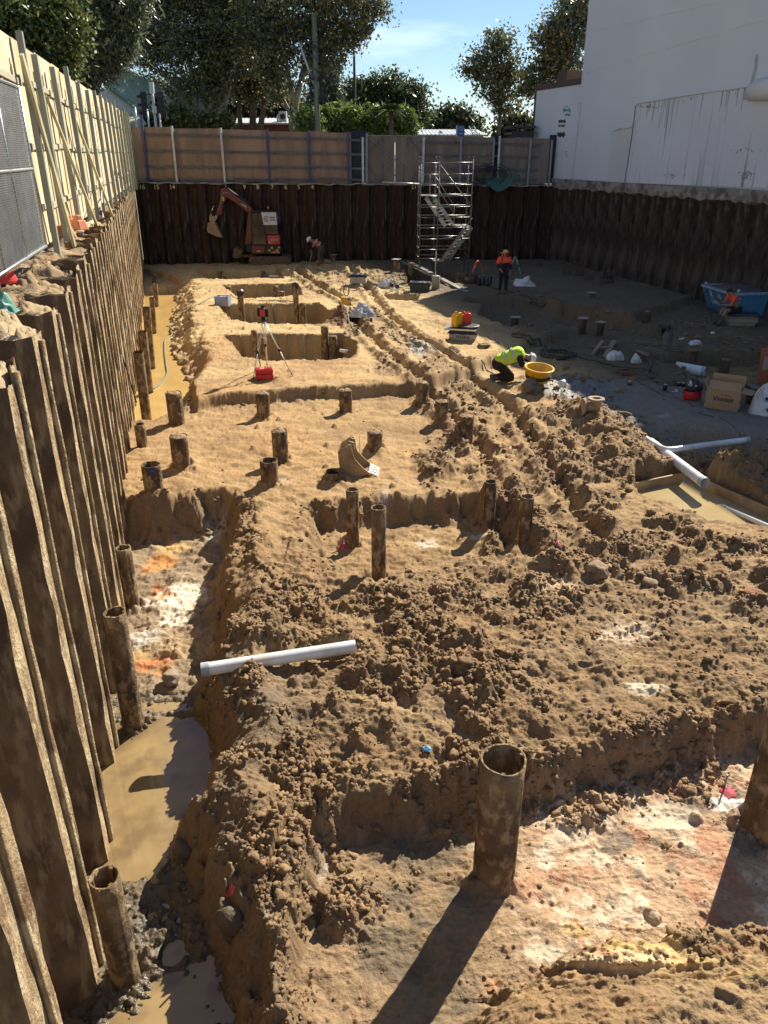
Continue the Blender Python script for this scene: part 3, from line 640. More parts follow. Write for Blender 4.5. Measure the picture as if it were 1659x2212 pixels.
mb = MB(); p = G(3, 612, 4.25); mb.tube([A_ * .97 + B_ * .03, p - up_ * .35], .013, 8); bl2(mb, 'leg', M_galv)
# ---------------- hoarding across the far end ----------------
M_plyB = mat('weathered plywood', (.30, .205, .145), .85, var=.22, scale=2.2, stretch=(1, 1, .2), bump=.1, dirt=(.22, .155, .115))
M_plyG = mat('grey plywood', (.235, .185, .15), .85, var=.22, scale=2.2, stretch=(1, 1, .2), bump=.1, dirt=(.17, .135, .115))
M_rail = mat('grey timber rail', (.13, .125, .125), .8, var=.3, scale=5)
M_white = mat('white painted post', (.52, .54, .55), .6, var=.2, scale=4)
M_blue = mat('navy blue painted post', (.03, .045, .17), .5, var=.2, scale=4)
M_grey = mat('grey painted post', (.22, .24, .26), .6, var=.2, scale=4)
def onback(px, py, off=.45):
    r_ = ray(px, py); t = 40.0
    for _ in range(30): t = (yb(r_.x * t) + off) / r_.y
    return Vector((r_.x * t, r_.y * t, CAMZ + r_.z * t))
def ft(px): return 273 + (px - 272) * (300 - 273) / (1200 - 272)
root = empty('plywood_hoarding', (-12, 42.6, 4.2), 0, 'brown plywood hoarding with white and blue posts above the far pile wall', 'hoarding')
def bl(mb, name, m, bevel=0): o = mb.build(name, m, root, bevel); o.location = -root.location; return o
segs = [(268, 318), (318, 370), (370, 424), (424, 477), (477, 526), (526, 576), (576, 621), (621, 666), (666, 709), (709, 758), (914, 955), (955, 997), (997, 1034), (1034, 1068), (1080, 1113), (1113, 1147), (1147, 1189)]
for a, b in segs:
    pa, pb = onback(a, ft(a)), onback(b + .15, ft(b)); j = rnd.uniform(-.03, .05); zt = (pa.z + pb.z) / 2 + j
    mb = MB(); mb.bar(Vector((pa.x, pa.y, (4.1 + zt) / 2)), Vector((pb.x, pb.y, (4.1 + zt) / 2)), .02, zt - 4.1); bl(mb, 'panel', M_plyB if a < 760 else M_plyG)
for fr in (.14, .42, .70, .93):
    for a, b in ((268, 318), (318, 480), (474, 580), (573, 668), (664, 790), (912, 1000), (992, 1070), (1066, 1190)):
        j = rnd.uniform(-1.2, 1.2); pa = onback(a, 0, .38); pb = onback(b, 0, .38)
        za = 4.25 + (onback(a, ft(a)).z - 4.25) * (1 - fr) + .01 * j; zb = 4.15 + (onback(b, ft(b)).z - 4.15) * (1 - fr)
        mb = MB(); mb.bar(Vector((pa.x, pa.y, za)), Vector((pb.x, pb.y, zb)), .05, .10); bl(mb, 'rail', M_rail)
for px, m, ex in ((370, M_white, -4), (477, M_white, -3), (576, M_blue, -3), (666, M_blue, -3), (751, M_blue, -3), (304, M_blue, -25), (783, M_white, 8), (791, M_grey, 0), (915, M_white, 4), (997, M_grey, 3), (1067, M_grey, 4), (1080, M_white, -3), (1146, M_grey, 3), (1193, M_grey, 2)):
    a = onback(px, ft(px) + ex, .30); mb = MB(); mb.bar(Vector((a.x, a.y, 3.98)), Vector((a.x - .03 * rnd.uniform(-1, 1), a.y, a.z)), .10, .10); bl(mb, 'post', m)
mb = MB(); a, b = onback(757, 300, .75), onback(790, 300, .75); mb.bar(Vector((a.x, a.y, 5.4)), Vector((b.x, b.y, 5.4)), .03, 2.6); bl(mb, 'dark_screen', mat('dark gap sheet', (.02, .025, .04), .9))  # dark sheets added behind the hoarding gaps, standing in for their darkness
a, b = onback(1187, 300, .6), onback(1202, 300, .6); mb = MB(); mb.bar(Vector((a.x, a.y, 5.3)), Vector((b.x, b.y, 5.3)), .03, 2.4); bl(mb, 'dark_screen', MATS['dark gap sheet'])
a, b = onback(1068, 300, .6), onback(1080, 300, .6); mb = MB(); mb.bar(Vector((a.x, a.y, 5.3)), Vector((b.x, b.y, 5.3)), .03, 2.4); bl(mb, 'dark_screen', MATS['dark gap sheet'])
# double gate
pa, pb = onback(793, 300, .42), onback(913, 300, .42)
root = empty('plywood_gate', pa, 0, 'double plywood gate with crossed metal braces in the far hoarding', 'gate')
ztop = onback(850, 292, .42).z; zc = (4.12 + ztop) / 2; hh = ztop - 4.12
def bl(mb, name, m, bevel=0): o = mb.build(name, m, root, bevel); o.location = -root.location; return o
def gp(u, v, off=0): p = pa.lerp(pb, u); return Vector((p.x, p.y - off, 4.12 + hh * v))
for u0, u1 in ((0, .495), (.505, 1)):
    mb = MB(); mb.bar(gp(u0, .5), gp(u1, .5), .02, hh); bl(mb, 'gate_leaf', M_plyG)
    mb = MB()
    for u in (u0 + .01, u1 - .01): mb.bar(gp(u, .01, .03), gp(u, .99, .03), .05, .05)
    for v in (.01, .99): mb.bar(gp(u0, v, .03), gp(u1, v, .03), .05, .05)
    bl(mb, 'gate_frame', M_grey)
mb = MB(); mb.bar(gp(.03, .95, .07), gp(.97, .06, .07), .03, .03).bar(gp(.03, .06, .10), gp(.97, .95, .10), .03, .03); bl(mb, 'cross_brace', M_grey)
mb = MB()
for a, b, c, d in ((.02, .62, .26, .97), (.74, .97, .98, .62), (.02, .38, .22, .04), (.76, .04, .98, .38)): mb.bar(gp(a, b, .13), gp(c, d, .13), .05, .03)
for u, v0, v1 in ((.28, .6, .97), (.28, .04, .45), (.66, .04, .40), (.72, .75, .95)): mb.bar(gp(u, v0, .05), gp(u, v1, .05), .07, .03)
bl(mb, 'timber_cleat', M_rail)
# ---------------- white building ----------------
def wall_mat(name, a, b, dk, amt):
    m = bpy.data.materials.new(name); m.use_nodes = True; t = m.node_tree; s = t.nodes['Principled BSDF']; N = t.nodes.new; L = t.links.new
    co = N('ShaderNodeTexCoord'); base = None
    def nz(sc_, st, lo, hi, det=8):
        mp = N('ShaderNodeMapping'); mp.inputs['Scale'].default_value = st; L(co.outputs['Object'], mp.inputs['Vector'])
        n = N('ShaderNodeTexNoise'); n.inputs['Scale'].default_value = sc_; n.inputs['Detail'].default_value = det; L(mp.outputs['Vector'], n.inputs['Vector'])
        r = N('ShaderNodeMapRange'); r.inputs['From Min'].default_value = lo; r.inputs['From Max'].default_value = hi; L(n.outputs['Fac'], r.inputs['Value']); return r.outputs['Result']
    m1 = N('ShaderNodeMix'); m1.data_type = 'RGBA'; m1.inputs['A'].default_value = (*a, 1); m1.inputs['B'].default_value = (*b, 1); L(nz(.35, (1, 1, .6), .35, .65), m1.inputs['Factor'])
    m2 = N('ShaderNodeMix'); m2.data_type = 'RGBA'; L(m1.outputs['Result'], m2.inputs['A']); m2.inputs['B'].default_value = (*dk, 1)
    mm = N('ShaderNodeMath'); mm.operation = 'MULTIPLY'; L(nz(3.2, (1.4, 1.4, .055), .56, .72, 6), mm.inputs[0]); mm.inputs[1].default_value = amt; L(mm.outputs[0], m2.inputs['Factor'])
    L(m2.outputs['Result'], s.inputs['Base Color']); s.inputs['Roughness'].default_value = .85
    n = N('ShaderNodeTexNoise'); n.inputs['Scale'].default_value = 9; n.inputs['Detail'].default_value = 6; L(co.outputs['Object'], n.inputs['Vector'])
    bp = N('ShaderNodeBump'); bp.inputs['Strength'].default_value = .12; bp.inputs['Distance'].default_value = .02; L(n.outputs['Fac'], bp.inputs['Height']); L(bp.outputs['Normal'], s.inputs['Normal'])
    return m
M_bw = wall_mat('white painted render', (.64, .645, .66), (.585, .59, .615), (.5, .5, .5), .05)
M_bw2 = wall_mat('stained white render', (.67, .67, .69), (.58, .58, .61), (.2, .2, .21), .95)
M_bw3 = wall_mat('cream render', (.61, .60, .59), (.55, .54, .53), (.4, .4, .4), .2)
Wd = Vector((.315, -1, 0)).normalized(); Wn = Vector((-1, -.315, 0)).normalized()      # along the wall towards the camera, and out of it
W0 = Vector((9.3, 45.4, 0))
def onW(px, py, off=0.0):
    r_ = ray(px, py); c = Vector((0, 0, CAMZ)); p0 = W0 + Wn * (off - .12)
    t = (p0 - c).dot(Wn) / r_.dot(Wn); return c + r_ * t
def Wp(s, z, off=0.0): p = W0 + Wd * s + Wn * (off - .12); return Vector((p.x, p.y, z))
def s_of(p): return (p - W0).dot(Wd)
sc0 = s_of(onW(1235, 397)); s_end = 44.0; HB = 12.2
root = empty('white_building', Wp(0, 4.0), 0, 'tall blank white rendered building along the right side of the pit', 'building')
def bl(mb, name, m, par=None, bevel=0): o = mb.build(name, m, par or root, bevel); o.location = -root.location if not par or par == root else (0, 0, 0); return o
def slab(s0, s1, z0, z1, off0, off1):
    mb = MB(); P8 = [Wp(s0, z0, off1), Wp(s1, z0, off1), Wp(s1, z1, off1), Wp(s0, z1, off1), Wp(s0, z0, off0), Wp(s1, z0, off0), Wp(s1, z1, off0), Wp(s0, z1, off0)]
    mb.add(P8, [(0, 1, 2, 3), (7, 6, 5, 4), (0, 4, 5, 1), (1, 5, 6, 2), (2, 6, 7, 3), (3, 7, 4, 0)]); return mb
ROOF_H = 12.75
bl(slab(sc0, s_end, 4.36, ROOF_H, -14, 0), 'wall', M_bw)
zl = onW(1214, 188).z; lo = slab(-3.2, sc0 - .004, 4.30, zl, -10, -.02); bl(lo, 'low_wing', M_bw)
M_brick = mat('brown brick', (.10, .06, .045), .85, var=.35, scale=14, bump=.3, bscale=40)
bl(slab(-3.3, sc0, zl, zl + .28, -10, .03), 'brick_parapet', M_brick); bl(slab(-.9, -.0, zl + .28, zl + .75, -1.0, -.0), 'chimney', M_brick)
bl(slab(-3.42, -3.204, 4.1, zl, -10, -.01), 'brick_front', M_brick)
mb = MB(); a = Wp(-3.5, 6.55); mb.box((a.x - .6, a.y + .4, 6.65), (1.3, 3.0, .10)).box((a.x - .6, a.y - 1.0, 6.4), (1.2, .1, .5)).box((a.x - .6, a.y + .4, 6.95), (1.35, 3.1, .09)); bl(mb, 'awning', mat('dark awning', (.05, .05, .055), .7))
q = random.Random(21); mb = MB(); nn_ = 150; rows = []
for i in range(nn_ + 1):
    s0_ = -.2 + (s_end + .2) * i / nn_; o_ = .24 + q.uniform(-.015, .015); rows.append([Wp(s0_, 4.357, -.3), Wp(s0_, 4.355, o_), Wp(s0_, 4.15, o_ + q.uniform(-.01, .02)), Wp(s0_, 3.93 + q.uniform(-.09, .05), o_ + q.uniform(-.05, .02)), Wp(s0_, 3.85 + q.uniform(-.05, .05), -.1)])
mb.add([p for r in rows for p in r], [(5 * i + j, 5 * i + j + 1, 5 * i + j + 6, 5 * i + j + 5) for i in range(nn_) for j in range(4)])
bl(mb, 'footing', M_conc)
def wpoly(pxs, off0, off1):
    mb = MB(); a = [onW(x, y, off1) for x, y in pxs]; b = [p - Wn * (off1 - off0) for p in a]; n = len(a)
    mb.add(a + b, [tuple(range(n)), tuple(range(2 * n - 1, n - 1, -1))] + [(i, i + n, (i + 1) % n + n, (i + 1) % n) for i in range(n)]); return mb
bl(wpoly([(1371, 226), (1500, 205), (1620, 188), (1720, 176), (1720, 409), (1352, 395)], -.05, .07), 'render_patch', M_bw2)
bl(wpoly([(1372, 219), (1500, 198), (1631, 180), (1720, 170), (1720, 175), (1631, 186), (1500, 204), (1372, 225)], -.05, .12), 'render_ledge', M_bw)
bl(wpoly([(1323, 284), (1366, 274), (1352, 395), (1310, 396)], -.05, .035), 'render_patch', M_bw3)
bl(wpoly([(1324, 275), (1365, 266), (1366, 273), (1350, 278), (1340, 277), (1323, 284)], -.05, .10), 'render_ledge', M_bw)
M_crk = mat('grey crack filler', (.42, .43, .45), .8)
def wline(pts, w_, m, name, off=.006, par=None):
    mb = MB(); P_ = [onW(x, y, off) for x, y in pts]
    for a, b in zip(P_[:-1], P_[1:]): mb.bar(a, b, .012, w_, up=Wd)
    return bl(mb, name, m)
wline([(1255, 222), (1250, 270), (1243, 330), (1234, 396)], .045, M_crk, 'crack')
wline([(1633, 118), (1630, 150), (1622, 178), (1615, 196)], .07, M_crk, 'crack', .075)
wline([(1373, 228), (1366, 285), (1356, 350), (1349, 394)], .035, mat('dark crack', (.14, .13, .13), .9), 'crack', .10)
M_stain = mat('mould stain', (.27, .27, .275), .9, var=.3)
q = random.Random(3)
for i in range(30):
    x = q.uniform(1378, 1470) if i < 18 else q.uniform(1560, 1615); y0 = 222 - (x - 1374) * .155 + 4; ln = q.uniform(10, 85) * q.random() + 8
    wline([(x, y0), (x - ln * .15, y0 + ln)], q.uniform(.008, .02), M_stain, 'stain', .072)
q = random.Random(8)
def splotch(x, y, w_, h_, n, m):
    mb = MB()
    for i in range(n):
        cx = x + q.gauss(0, w_ / 2.5); cy = y + q.gauss(0, h_ / 2.5); r0 = q.uniform(.5, 2.2); k = 7; off = .073
        pp = [onW(cx + r0 * math.cos(2 * math.pi * j / k) * q.uniform(.4, 1.3), cy + r0 * math.sin(2 * math.pi * j / k) * q.uniform(.4, 1.3), off + .001 * i * .1) for j in range(k)]
        mb.add(pp, [tuple(range(k))])
    bl(mb, 'stain', m)
splotch(1612, 378, 18, 14, 60, M_stain); splotch(1600, 325, 40, 8, 26, M_stain); splotch(1450, 380, 22, 8, 18, M_stain); splotch(1480, 210, 40, 6, 26, M_stain); splotch(1560, 195, 50, 4, 30, M_stain); splotch(1400, 230, 30, 4, 30, M_stain)
mb = MB(); p = onW(1640, 203, .1)
mb.tube([p + Wn * .02 - Wd * .5, p + Wn * .1 + Vector((0, 0, .12)), p + Wn * .12 + Wd * 1.6 + Vector((0, 0, .14))], [.2, .36, .40], 16); bl(mb, 'duct_stub', M_bw3)
# sprayed tags: loose looping strokes
M_tagG = mat('teal spray paint', (.10, .30, .32), .7); M_tagK = mat('black spray paint', (.05, .05, .06), .7)
def scribble(cx, cy, w_, h_, n, m, name, seed, wd=.03):
    q = random.Random(seed); pts = []; 
    for i in range(n * 5):
        t = i / (n * 5 - 1); pts.append((cx - w_ / 2 + w_ * t + q.uniform(-.7, .7) + 1.2 * math.cos(i * 2.1), cy + h_ / 2 * math.sin(i * 1.9 + seed) * q.uniform(.5, 1)))
    wline(pts, wd, m, name, -.012)
scribble(1224, 238, 16, 9, 5, M_tagG, 'graffiti_tag', 1); scribble(1226, 248, 10, 6, 4, M_tagG, 'graffiti_tag', 4); wline([(1216, 246), (1217, 236), (1224, 229), (1232, 236), (1232, 246)], .03, M_tagG, 'graffiti_tag', -.012)
scribble(1214, 262, 14, 9, 5, M_tagK, 'graffiti_tag', 2, .045); scribble(1213, 272, 13, 6, 4, M_tagK, 'graffiti_tag', 7, .045); scribble(1212, 291, 15, 13, 7, M_tagK, 'graffiti_tag', 3, .05)
for (x, y) in ((1224, 327), (1225, 337), (1223, 332)): wline([(x - 1, y), (x + 1, y + .5)], .12, M_tagK, 'graffiti_tag', -.012)
for (x1, y1, x2, y2) in ((1262, 72, 1659, -20), (1258, 160, 1659, 40), (1212, 230, 1255, 222), (1210, 298, 1325, 288)):
    wline([(x1, y1), ((x1 + x2) / 2, (y1 + y2) / 2), (x2, y2)], .02, mat('faint joint', (.66, .665, .68), .9), 'render_joint', .001)
# ---------------- muddy water ----------------
M_water = mat('muddy water', (.31, .22, .105), .05, scale=1.6, col2=(.23, .16, .08), lo=.35, hi=.65, spec=.6, dirt=(.18, .125, .065), bump=.05, bscale=6)
M_waterY = mat('ochre water', (.56, .36, .13), .06, scale=1.2, col2=(.46, .30, .11), lo=.35, hi=.65, spec=.6, bump=.03, bscale=6)
def pool(name, pts, z, s=1.0):
    g = MB(); P_ = [G(x, y, z) for x, y in pts]; g.add(P_, [tuple(range(len(P_)))]); o = g.build(name, M_waterY if z == WATER_F else mat('pale tan water', (.44, .335, .175), .06, scale=1.2, col2=(.36, .27, .14), spec=.6, bump=.03, bscale=6) if z == WATER_P else M_water); o['kind'] = 'structure'
pool('water', [(-900, 2600), (640, 2600), (560, 2212), (560, 1900), (500, 1500), (180, 1500), (-300, 1600)], WATER_N)
pool('water', [(200, 945), (425, 945), (440, 860), (418, 760), (398, 632), (250, 632)], WATER_F)
pool('water', [(1340, 1090), (1340, 1030), (1480, 1005), (1560, 1035), (1659, 1085), (1950, 1190), (1950, 1300), (1640, 1190)], WATER_P)
pool('water', [(1390, 760), (1500, 752), (1950, 752), (1950, 960), (1600, 880), (1480, 830)], WATER_S)
# ---------------- loose clods of soil ----------------
def ico(sub):
    bm = bmesh.new(); bmesh.ops.create_icosphere(bm, subdivisions=sub, radius=1); v = np.array([p.co[:] for p in bm.verts]); f = np.array([[q_.index for q_ in p.verts] for p in bm.faces]); bm.free(); return v, f
def scatter(name, pts, sizes, sub, m, seed, kind='stuff', squash=.62):
    g_ = np.random.default_rng(seed); V, F = ico(sub); n = len(pts); nv = len(V)
    var = []
    for k in range(12):
        q_ = V * (1 + .9 * (g_.random((nv, 1)) - .5)); q_ = q_ + .30 * (g_.random((nv, 3)) - .5); var.append(q_)
    var = np.array(var)[g_.integers(0, 12, n)]
    a = g_.random(n) * 6.283; ca_, sa_ = np.cos(a), np.sin(a)
    sx = sizes[:, None] * (.75 + .6 * g_.random((n, 1))); x = var[..., 0] * sx; y = var[..., 1] * sizes[:, None]; z = var[..., 2] * sizes[:, None] * (squash + .3 * (g_.random((n, 1)) - .5))
    xx = x * ca_[:, None] - y * sa_[:, None] + pts[:, 0:1]; y2 = x * sa_[:, None] + y * ca_[:, None] + pts[:, 1:2]; zz = z + pts[:, 2:3]
    co = np.stack([xx, y2, zz], -1).reshape(-1, 3).astype(np.float32); fs = (F[None] + (np.arange(n) * nv)[:, None, None]).reshape(-1, 3).astype(np.int32)
    me = bpy.data.meshes.new(name); me.vertices.add(len(co)); me.vertices.foreach_set('co', co.ravel()); me.loops.add(fs.size); me.loops.foreach_set('vertex_index', fs.ravel())
    me.polygons.add(len(fs)); me.polygons.foreach_set('loop_start', np.arange(0, fs.size, 3, dtype=np.int32)); me.update(calc_edges=True); me.shade_smooth(); me.materials.append(m)
    o = bpy.data.objects.new(name, me); link(o); o['kind'] = kind; return o
g_ = np.random.default_rng(4)
N_ = 150000; jj = g_.integers(0, Hh.shape[0], N_); ii = g_.integers(0, Hh.shape[1], N_)
acc = (g_.random(N_) < np.clip(cm[jj, ii], 0, 1) ** 1.3 * .75 + .012) & (Yg[jj, ii] < 30) & (Yg[jj, ii] > 1.8) & (Hh[jj, ii] > -.9) & ((SD['T'][jj, ii] > .25) | (Yg[jj, ii] > 5.6) | (g_.random(N_) < .15))
jj, ii = jj[acc], ii[acc]; pts = np.stack([Xg[jj, ii], Yg[jj, ii], Hh[jj, ii]], 1)
sz = np.exp(g_.normal(-4.1, .42, len(pts))) * (.75 + .05 * pts[:, 1]); sz = np.clip(sz, .008, .10) * np.where(cm[jj, ii] < .25, .6, 1.0); pts[:, 2] += sz * .15
M_clod = mat('clod soil', (.27, .17, .085), .95, col2=(.16, .10, .052), scale=2.5, lo=.4, hi=.6, bump=.6, bscale=45)
big = sz > .032
scatter('loose_clods', pts[big], sz[big], 2, M_clod, 1); scatter('loose_crumbs', pts[~big], sz[~big], 1, M_clod, 2)
mk = (Yg < 6.3) & (Hh > WATER_N - .12) & (SD['T'] < .5)
jj, ii = np.nonzero(mk); sel = g_.integers(0, len(jj), 260); jj, ii = jj[sel], ii[sel]; pts = np.stack([Xg[jj, ii], Yg[jj, ii], Hh[jj, ii] + .01], 1)
keep = (Hh[jj, ii] > WATER_N + .0); pts = pts[keep]
scatter('mud_lumps', pts, np.exp(g_.normal(-4.1, .5, len(pts))), 2, mat('wet dark mud', (.15, .11, .065), .5, var=.4, scale=6, bump=.6, bscale=40), 3)
# single rocks one can point at
M_rock = mat('brown rock', (.27, .18, .11), .9, var=.3, scale=5, bump=.5, bscale=18)
def rock(px, py, z, r, label, m=M_rock, seed=0, sq=.7):
    p = GS(px, py, z); mb = MB(); V, F = ico(3); gg = np.random.default_rng(seed); off = gg.random(3) * 50
    n = fbm(V[:, 0] * 1.4 + off[0] + V[:, 2], V[:, 1] * 1.4 + off[1] - V[:, 2], 4, seed); V2 = V * (1 + .7 * n[:, None]) * np.array([r, r * .8, r * sq])
    mb.add([tuple(v) for v in V2], [tuple(int(k) for k in f) for f in F], True); return one('rock', mb, m, label, 'rock', (p.x, p.y, p.z + r * .25), seed)
rock(1290, 1240, 0, .17, 'large rounded brown boulder on the clods right of the four tall casings', seed=3)
rock(1312, 1225, 0, .09, 'smaller stone leaning behind the large brown boulder', seed=4)
rock(1405, 1262, 0, .12, 'long flat brown rock lying in the clods right of the boulder', seed=5, sq=.45)
rock(1625, 1290, 0, .13, 'red brown rock near the right edge below the water pool', mat('red brown rock', (.25, .11, .06), .9, bump=.5), seed=6)
rock(297, 1832, -.75, .05, 'single dark wet lump standing in the near puddle', mat('wet rock', (.13, .10, .07), .35, bump=.6), seed=7)
rock(370, 1470, -.6, .13, 'grey chunk at the near end of the orange stained clay', mat('grey clay lump', (.26, .21, .15), .85, bump=.6), seed=8)
rock(1410, 1042, 0, .08, 'small stone on the formwork corner', seed=9) if False else None
rock(1150, 845, .1, .24, 'wet grey lump of spoil in front of the yellow tub', mat('wet grey mud', (.15, .125, .09), .4, bump=.7), seed=10, sq=.8)
rock(500, 1995, -.8, .16, 'big sharp dark clod at the edge of the bottom puddles', mat('dark clod', (.11, .085, .055), .8, bump=.8), seed=12, sq=1.1)
rock(400, 1840, -.8, .12, 'rounded dark clod at the right edge of the near puddle', MATS['dark clod'], seed=13)
rock(440, 1915, -.8, .10, 'rounded dark clod between the near puddle and the pink paint spot', MATS['dark clod'], seed=14)
# ---------------- steel pile casings ----------------
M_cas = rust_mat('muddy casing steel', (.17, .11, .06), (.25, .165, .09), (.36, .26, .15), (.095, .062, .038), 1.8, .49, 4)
M_casS = rust_mat('shaded casing steel', (.10, .07, .048), (.15, .11, .075), (.22, .18, .13), (.06, .042, .03), 1.6, .56, 4)  # darker copy of the casing steel, with shade put into its colour
M_in = mat('casing inside', (.05, .032, .022), .9, var=.3)
M_fill = mat('soil plug', (.30, .20, .11), .95, var=.35, scale=9, bump=.8, bscale=30)
M_black = mat('black plastic film', (.015, .015, .017), .35, var=.3, scale=8, bump=.5, bscale=12)
M_cap = mat('pale end plate', (.34, .31, .27), .7, var=.3, scale=6)
M_concp = mat('pale concrete pile', (.42, .36, .27), .9, var=.25, scale=3, bump=.3)
CAS = []
def casing(px, pyb, pyt, wpx, style, label, z=None, m=None, lean=None, hmax=None):
    p = GS(px, pyb, z if z is not None else 0) if z is None or z > -5 else None
    if z is not None: p = G(px, pyb, z); p.z = min(hz(p.x, p.y), z + .05) if style != 'water' else z
    depth = p.y * cp_ + (CAMZ - p.z) * sp_; r = wpx / 2 / FOC * depth
    p = p + Vector((p.x, p.y, 0)).normalized() * r * .8
    top = AY(px, pyt, p.y).z
    if style != 'open': pass
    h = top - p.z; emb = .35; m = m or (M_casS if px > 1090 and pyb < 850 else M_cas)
    q = random.Random(int(px * 7 + pyb)); t = .012
    root = empty('steel_casing', (p.x, p.y, p.z), q.random() * 6, label, 'casing', 'steel pile casings standing in the pit')
    if lean: root.rotation_euler = (0, 0, 0)
    seg = 28; k = 12; mb = MB(); vs = []; dent = [1 + q.uniform(-.012, .012) + .03 * math.sin(3 * j / seg * 6.283 + pyb) for j in range(seg)]
    def ringv(rr, z_, jz=0): return [(rr * dent[j] * math.cos(2 * math.pi * j / seg), rr * dent[j] * math.sin(2 * math.pi * j / seg), z_ + (q.uniform(-jz, jz))) for j in range(seg)]
    lz = [-emb + (h + emb) * i / k for i in range(k + 1)]
    rings = [ringv(r * (1 + q.uniform(-.006, .006)) * (1.0), z_) for z_ in lz[:-1]] + [ringv(r * 1.015, h, .006 if style == 'open' else .018)]
    rings += [ringv(r - t - .003, h, .004), ringv(r - t - .006, h - min(.8, h * .8 + .2))]
    for rg in rings: vs += rg
    n = len(rings); fs = [(i * seg + j, i * seg + (j + 1) % seg, (i + 1) * seg + (j + 1) % seg, (i + 1) * seg + j) for i in range(n - 1) for j in range(seg)]
    mb.add(vs, fs, True); sh_ = mb.build('casing_shell', m, root)
    if wpx > 24:
        a = q.uniform(3.6, 5.6) - root.rotation_euler.z; MB().tube([((r + .002) * math.cos(a + q.uniform(-.02, .02)), (r + .002) * math.sin(a), h * j / 10) for j in range(11)], [.006 + q.uniform(-.002, .003) for j in range(11)], 5).build('weld_seam', m, root)
    if style in ('open', 'ring'):
        mb = MB(); mb.lathe([(0, h - min(.5, h * .6)), (r - t, h - min(.5, h * .6) + .02)], seg); mb.build('casing_bottom', M_in, root)
        if r > .1:
            for a in (0.4, 2.5, 4.6):
                b_ = MB(); b_.box(((r - t - .012) * math.cos(a), (r - t - .012) * math.sin(a), h - .06), (.02, .03, .12), (0, 0, a)); b_.build('lug', m, root)
    else:
        mb = MB(); mb.lathe([(r - t, h - .03), (r * .8, h - .005), (r * .4, h + .012), (0, h + .015)], 20); o = mb.build('soil_plug', M_fill, root)
        bm = bmesh.new(); bm.from_mesh(o.data)
        for v in bm.verts: v.co.z += q.uniform(-.012, .022)
        bm.to_mesh(o.data); bm.free()
    if style == 'black':
        mb = MB(); mb.lathe([(r * 1.06, h - r * 1.6), (r * 1.12, h - r * .6), (r * 1.1, h + .01), (r * .6, h + .03), (0, h + .03)], 12); o = mb.build('plastic_wrap', M_black, root)
        for v in o.data.vertices: v.co.x += q.uniform(-.02, .02); v.co.y += q.uniform(-.02, .02); v.co.z += q.uniform(-.05, .03)
    if style == 'cap':
        mb = MB(); mb.box((0, 0, h + .02), (r * 2.5, r * 2.5, .025)); mb.build('end_plate', M_cap, root)
    if style == 'flange':
        mb = MB(); mb.lathe([(r * .8, h - .03), (r * 1.7, h - .03), (r * 1.7, h + .02), (r * .8, h + .02)], 24, close=True); mb.build('flange', M_cas, root)
    # clay heaped where the casing comes out of the ground
    if lean: root.rotation_euler = lean
    CAS.append(root); return root
